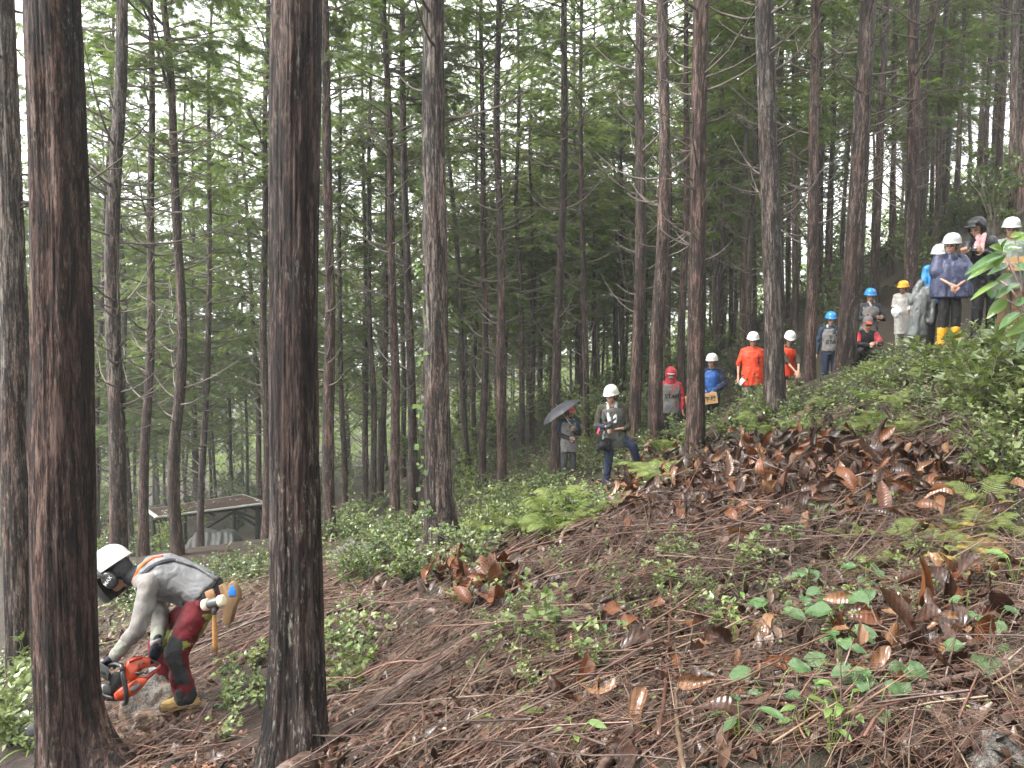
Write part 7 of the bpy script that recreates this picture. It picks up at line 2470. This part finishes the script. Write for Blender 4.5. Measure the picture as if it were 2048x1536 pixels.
def leafy_plant(px, py, n, size, style, label, seed, name="leafy_plant", spread=0.5, hgt=0.1, group=None):
    g = np.random.default_rng(seed)
    P, ok = hit(px, py)
    p = P[0]
    t = thing(name, label, "plant", p, group)
    b = MB()
    for k in range(n):
        a = 6.28 * k / n + g.uniform(-0.6, 0.6)
        u = np.array([math.cos(a), math.sin(a), 0])
        rr = size * spread * g.uniform(0.5, 1.6)
        top = u * rr + np.array([0, 0, hgt * g.uniform(0.5, 1.3)])
        s = np.linspace(0, 1, 5)
        path = s[:, None] * top + (np.sin(s * math.pi) * hgt * 0.2)[:, None] * np.array([0, 0, 1.0])
        b.add(*tube(path, 0.0022, 4))
        if style == 'round':
            me = RND[int(g.integers(len(RND)))]
            d = unit(u + np.array([0, 0, g.uniform(-0.5, -0.05)]) + unit(CAM - p) * 0.3)
            nn = unit(np.array([0, 0, 1.0]) + unit(CAM - p) * 0.5 + g.normal(0, 0.2, 3))
        elif style == 'blade':
            me = BLD[k % 2]
            d = unit(u * 0.8 + np.array([0, 0, 0.7]))
            nn = np.array([0, 0, 1.0])
            top = u * 0.01
        else:
            me = OVL[int(g.integers(len(OVL)))]['glossy' if style == 'gloss' else 'fresh']
            d = unit(u + np.array([0, 0, g.uniform(-0.35, 0.25)]))
            nn = unit(np.array([0, 0, 1.0]) + unit(CAM - p) * 0.35 + g.normal(0, 0.25, 3))
        X, Y, Z = frames(d[None], nn[None])
        o = obj("leaf", me, t)
        s1 = size * g.uniform(0.7, 1.2)
        Mx = Matrix(np.c_[X[0], Y[0], Z[0]].tolist()).to_4x4()
        Mx.translation = Vector(tuple(top))
        o.matrix_basis = Mx @ Matrix.Diagonal((s1, s1, s1, 1))
    obj("stem", b.mesh("stem", [M['fresh']], True), t)
    return t

k = 800
for (x, y, n, s, lab) in [(1545, 1262, 3, .085, "round wrinkled glossy leaves left of the upright brown leaves"), (1605, 1252, 3, .06, "small round leaves left of the big round ones"),
        (1670, 1255, 4, .085, "pair of big round glossy leaves above the puckered clump"), (1720, 1250, 3, .07, "shiny pointed leaves touching the upright brown leaf"),
        (1690, 1300, 6, .085, "puckered clump of bright round leaves by the upright brown leaf"), (1680, 1370, 5, .075, "round leaves just under the wavy branch"),
        (1735, 1420, 4, .085, "round leaves hanging below the wavy branch"), (1780, 1425, 3, .08, "heart-shaped leaves on bare soil below the branch"),
        (1960, 1360, 3, .085, "heart-shaped leaf over the wavy branch's thick end"), (1985, 1285, 3, .07, "round leaves on the bank above the wavy branch"),
        (1625, 1470, 3, .055, "small round leaves beside a yellow-green shoot"), (1750, 1470, 3, .05, "yellowish round leaf near the bottom soil"),
        (1610, 1190, 5, .055, "pale compound leaves in the middle of the litter"), (1730, 1185, 5, .06, "broad leaves behind the puckered clump"), (1540, 1430, 3, .06, "round leaf among the flat tan leaves")]:
    k += 1
    leafy_plant(x, y, n, s, 'round', lab, k, "round_leaved_plant", 0.8, 0.15)
for (x, y, n, s, st, lab) in [(1010, 1490, 2, .10, 'oval', "single bright yellow-green leaf in the front brushwood"), (1150, 1520, 4, .07, 'oval', "bright seedling with three leaves at the front of the slope"),
        (1480, 1510, 5, .085, 'gloss', "bright broad-leaved seedling at the front among tan leaves"), (1470, 1300, 4, .06, 'oval', "small yellow-green seedling in a dark hollow of the litter"),
        (1480, 1215, 3, .05, 'oval', "small green sprout left of the round leaves"), (1690, 1490, 6, .055, 'oval', "yellow-green shoot with narrow leaves on the soil"),
        (1600, 1505, 5, .05, 'oval', "little bright sprout by the front tan leaves"), (1660, 1535, 7, .05, 'oval', "leafy green sprout at the front edge"),
        (1350, 1100, 5, .05, 'oval', "small sprout at the foot of the reddish stem"), (1590, 1110, 7, .055, 'gloss', "glossy seedling in the leaf litter's middle"),
        (1640, 1060, 6, .06, 'gloss', "glossy seedling under the pile's ferns"), (640, 1430, 4, .075, 'oval', "pale leaves on a twig against the wet trunk's foot"),
        (470, 1390, 7, .06, 'gloss', "shiny seedling on the path beside the wet trunk"), (455, 1440, 7, .06, 'gloss', "dark shiny seedling in the sawdust path"),
        (520, 1420, 8, .055, 'oval', "bright feathery seedling against the wet trunk"), (1205, 1300, 5, .05, 'gloss', "dark green sprig in the middle of the brushwood"),
        (1030, 1250, 6, .06, 'gloss', "green leaf tuft in the brushwood's dark gap"), (720, 1330, 7, .06, 'oval', "bright tuft of leaves right of the wet trunk"),
        (690, 1180, 8, .08, 'oval', "bright leaves hanging by the wet trunk's edge"), (860, 1130, 7, .07, 'gloss', "green seedling below the vine-clad tree"),
        (1760, 1030, 7, .07, 'oval', "bright leaves over the brown leaves at fern level"), (1960, 1210, 5, .07, 'oval', "slender leafy sprig on the steep bank"),
        (1930, 1270, 4, .06, 'gloss', "white-streaked leaf standing by tan leaves"), (2030, 1190, 4, .08, 'oval', "bright oval leaf high on the bank's edge"),
        (20, 1420, 6, .09, 'oval', "bright leafy sprig behind the saw bar's tip")]:
    k += 1
    leafy_plant(x, y, n, s, st, lab, k, "seedling", 0.55, 0.15)
for (x, y, n, s, lab) in [(1700, 1150, 6, .20, "tuft of arching grass blades above the round leaves"), (1745, 1150, 5, .16, "small tuft of grass beside the arching blades"), (60, 1500, 6, .22, "grassy blades by the flaring root")]:
    k += 1
    leafy_plant(x, y, n, s, 'blade', lab, k, "grass_tuft", 0.5, 0.1)

# glossy branch reaching in over the bank, close to the camera
def glossy_branch():
    D = 2.5
    root = at(2110, 800, D)
    t = thing("evergreen_branch", "glossy-leaved evergreen branch reaching across the black raincoat and wooden board", "branch", root)
    b = MB()
    for pl, r0 in (([(2110, 800), (2095, 690), (2048, 590), (2025, 540), (2010, 505)], 0.006), ([(2095, 690), (2055, 628), (2020, 575), (1998, 560)], 0.005), ([(2048, 590), (2040, 540), (2030, 480)], 0.003), ([(2055, 628), (2030, 610), (2012, 598)], 0.003)):
        P = np.array([at(x, y, D + 0.03 * i) for i, (x, y) in enumerate(pl)])
        s = np.linspace(0, 1, len(pl))
        ss = np.linspace(0, 1, 10)
        P = np.c_[[np.interp(ss, s, P[:, c]) for c in range(3)]].T
        b.add(*tube(P - root, np.linspace(r0, r0 * 0.5, 10), 6))
    obj("stem", b.mesh("stem", [M['stick']], True), t)
    g = np.random.default_rng(5)
    for (x0, y0, x1, y1, w) in [(2012, 506, 1933, 533, 22), (2006, 513, 1935, 551, 22), (2008, 506, 1986, 537, 15), (2015, 528, 1982, 541, 13), (2006, 500, 1984, 491, 19), (2006, 500, 2003, 482, 13), (2008, 497, 2041, 492, 15),
                               (2021, 475, 2052, 460, 12), (2030, 480, 2056, 470, 14), (2024, 548, 1995, 558, 12), (1998, 562, 1977, 597, 32), (1999, 564, 1944, 585, 14), (2021, 573, 1996, 591, 14), (2041, 570, 2018, 571, 15),
                               (2012, 599, 1975, 632, 22), (2032, 528, 2056, 538, 16), (2030, 605, 2054, 600, 18), (2040, 625, 2000, 645, 20), (2060, 640, 2020, 668, 22), (2072, 660, 2030, 700, 24), (2080, 690, 2050, 740, 24)]:
        A, B = at(x0, y0, D), at(x1, y1, D - g.uniform(-0.04, 0.08))
        L = np.linalg.norm(B - A)
        V, F = leaf_sheet(L, w / FPX * D * 1.15, 7, 4, 0.35, 0.3, 1.0, 0.03, int(x0))
        X, Y, Z = frames((B - A)[None], unit(np.array([0, 0, 0.55]) + unit(CAM - A) * 0.8 + g.normal(0, 0.25, 3))[None])
        W = V[:, :1] * X + V[:, 1:2] * Y + V[:, 2:] * Z + (A - root)
        obj("leaf", np_mesh("leaf", W, F, [M['glossy'] if g.random() < 0.6 else M['fresh']], smooth=True), t)
glossy_branch()

# vine on the large middle tree
def vine():
    g = np.random.default_rng(9)
    root = at(846, 1080, 8.75)
    t = thing("climbing_vine", "green vine climbing the left edge of the large middle trunk", "vine", root)
    ys = np.linspace(1080, 400, 30)
    P = np.array([at(846 - 6 * math.sin(y / 60) + (1080 - y) * -0.004, y, 8.74) for y in ys])
    b = MB()
    b.add(*tube(P - root, 0.005, 5))
    obj("stem", b.mesh("stem", [M['stick']], True), t)
    for i in range(52):
        y = g.choice([g.uniform(430, 720), g.uniform(520, 560), g.uniform(700, 1080)])
        p = np.array([np.interp(y, ys[::-1], P[::-1, c]) for c in range(3)]) + np.array([g.uniform(-0.07, 0.05), -0.03, 0])
        V, F = LEAF5_V * np.array([1, 0.8, 1]), LEAF5_F
        X, Y, Z = frames(unit(np.array([g.normal(-0.2, 0.7), -0.3, g.normal(-0.5, 0.4)]))[None], unit(np.array([g.normal(0, .3), -1, 0.6]))[None])
        s = g.uniform(0.045, 0.085)
        o = obj("leaf", np_mesh("leaf", s * (V[:, :1] * X + V[:, 1:2] * Y + V[:, 2:] * Z) + (p - root), F, [M['fresh'] if g.random() < 0.7 else M['shrub']]), t)
vine()

# sawdust and shavings on the path by the cut
def sawdust():
    g = np.random.default_rng(91)
    q = in_poly([(200, 1420), (330, 1330), (400, 1440), (520, 1480), (420, 1545), (190, 1545)], 2600, g)
    P, ok = hit(q[:, 0], q[:, 1])
    P = P[ok]
    n = len(P)
    X, Y, Z = frames(unit(np.c_[g.normal(0, 1, (n, 2)), g.normal(0, .2, n)]), unit(np.c_[g.normal(0, .4, (n, 2)), np.ones(n)]))
    P[:, 2] += g.uniform(.004, .03, n)
    V, F = scatter(np.array([[0, -.5, 0], [1, -.3, .05], [1, .3, .1], [0, .5, .05]]), np.array([[0, 1, 2, 3]]), P, X, Y, Z, g.uniform(.008, .022, n))
    mm = stickmat("sawdust_chips", [(0.1, C(.07, .028, .018)), (.5, C(.14, .062, .038)), (.95, C(.27, .15, .09))], .8)
    o = kind(obj("sawdust", np_mesh("sawdust", V, F, [mm])), "stuff")
    o["label"] = "reddish sawdust and chips scattered on the path by the cut"
    o["category"] = "sawdust"
sawdust()

# ------------------------------------------------------------------ damp air between the trees
def haze():
    V, F = box((0, 55, 6), (300, 250, 1))
    lo, hi = -45.0, 46.0
    V[:, 2] = np.where(V[:, 2] > 6, hi, lo)
    t = NT("damp_air")
    v = t.n("ShaderNodeVolumePrincipled")
    v.inputs["Color"].default_value = (0.92, 0.97, 0.92, 1)
    v.inputs["Density"].default_value = HAZE
    v.inputs["Anisotropy"].default_value = 0.25
    t.l(v.outputs[0], t.out.inputs["Volume"])
    o = kind(obj("haze", np_mesh("haze", V, F, [t.m])), "stuff")
    o["label"] = "thin damp mist hanging between the trees"
    o["category"] = "mist"
HAZE = 0.0013
haze()
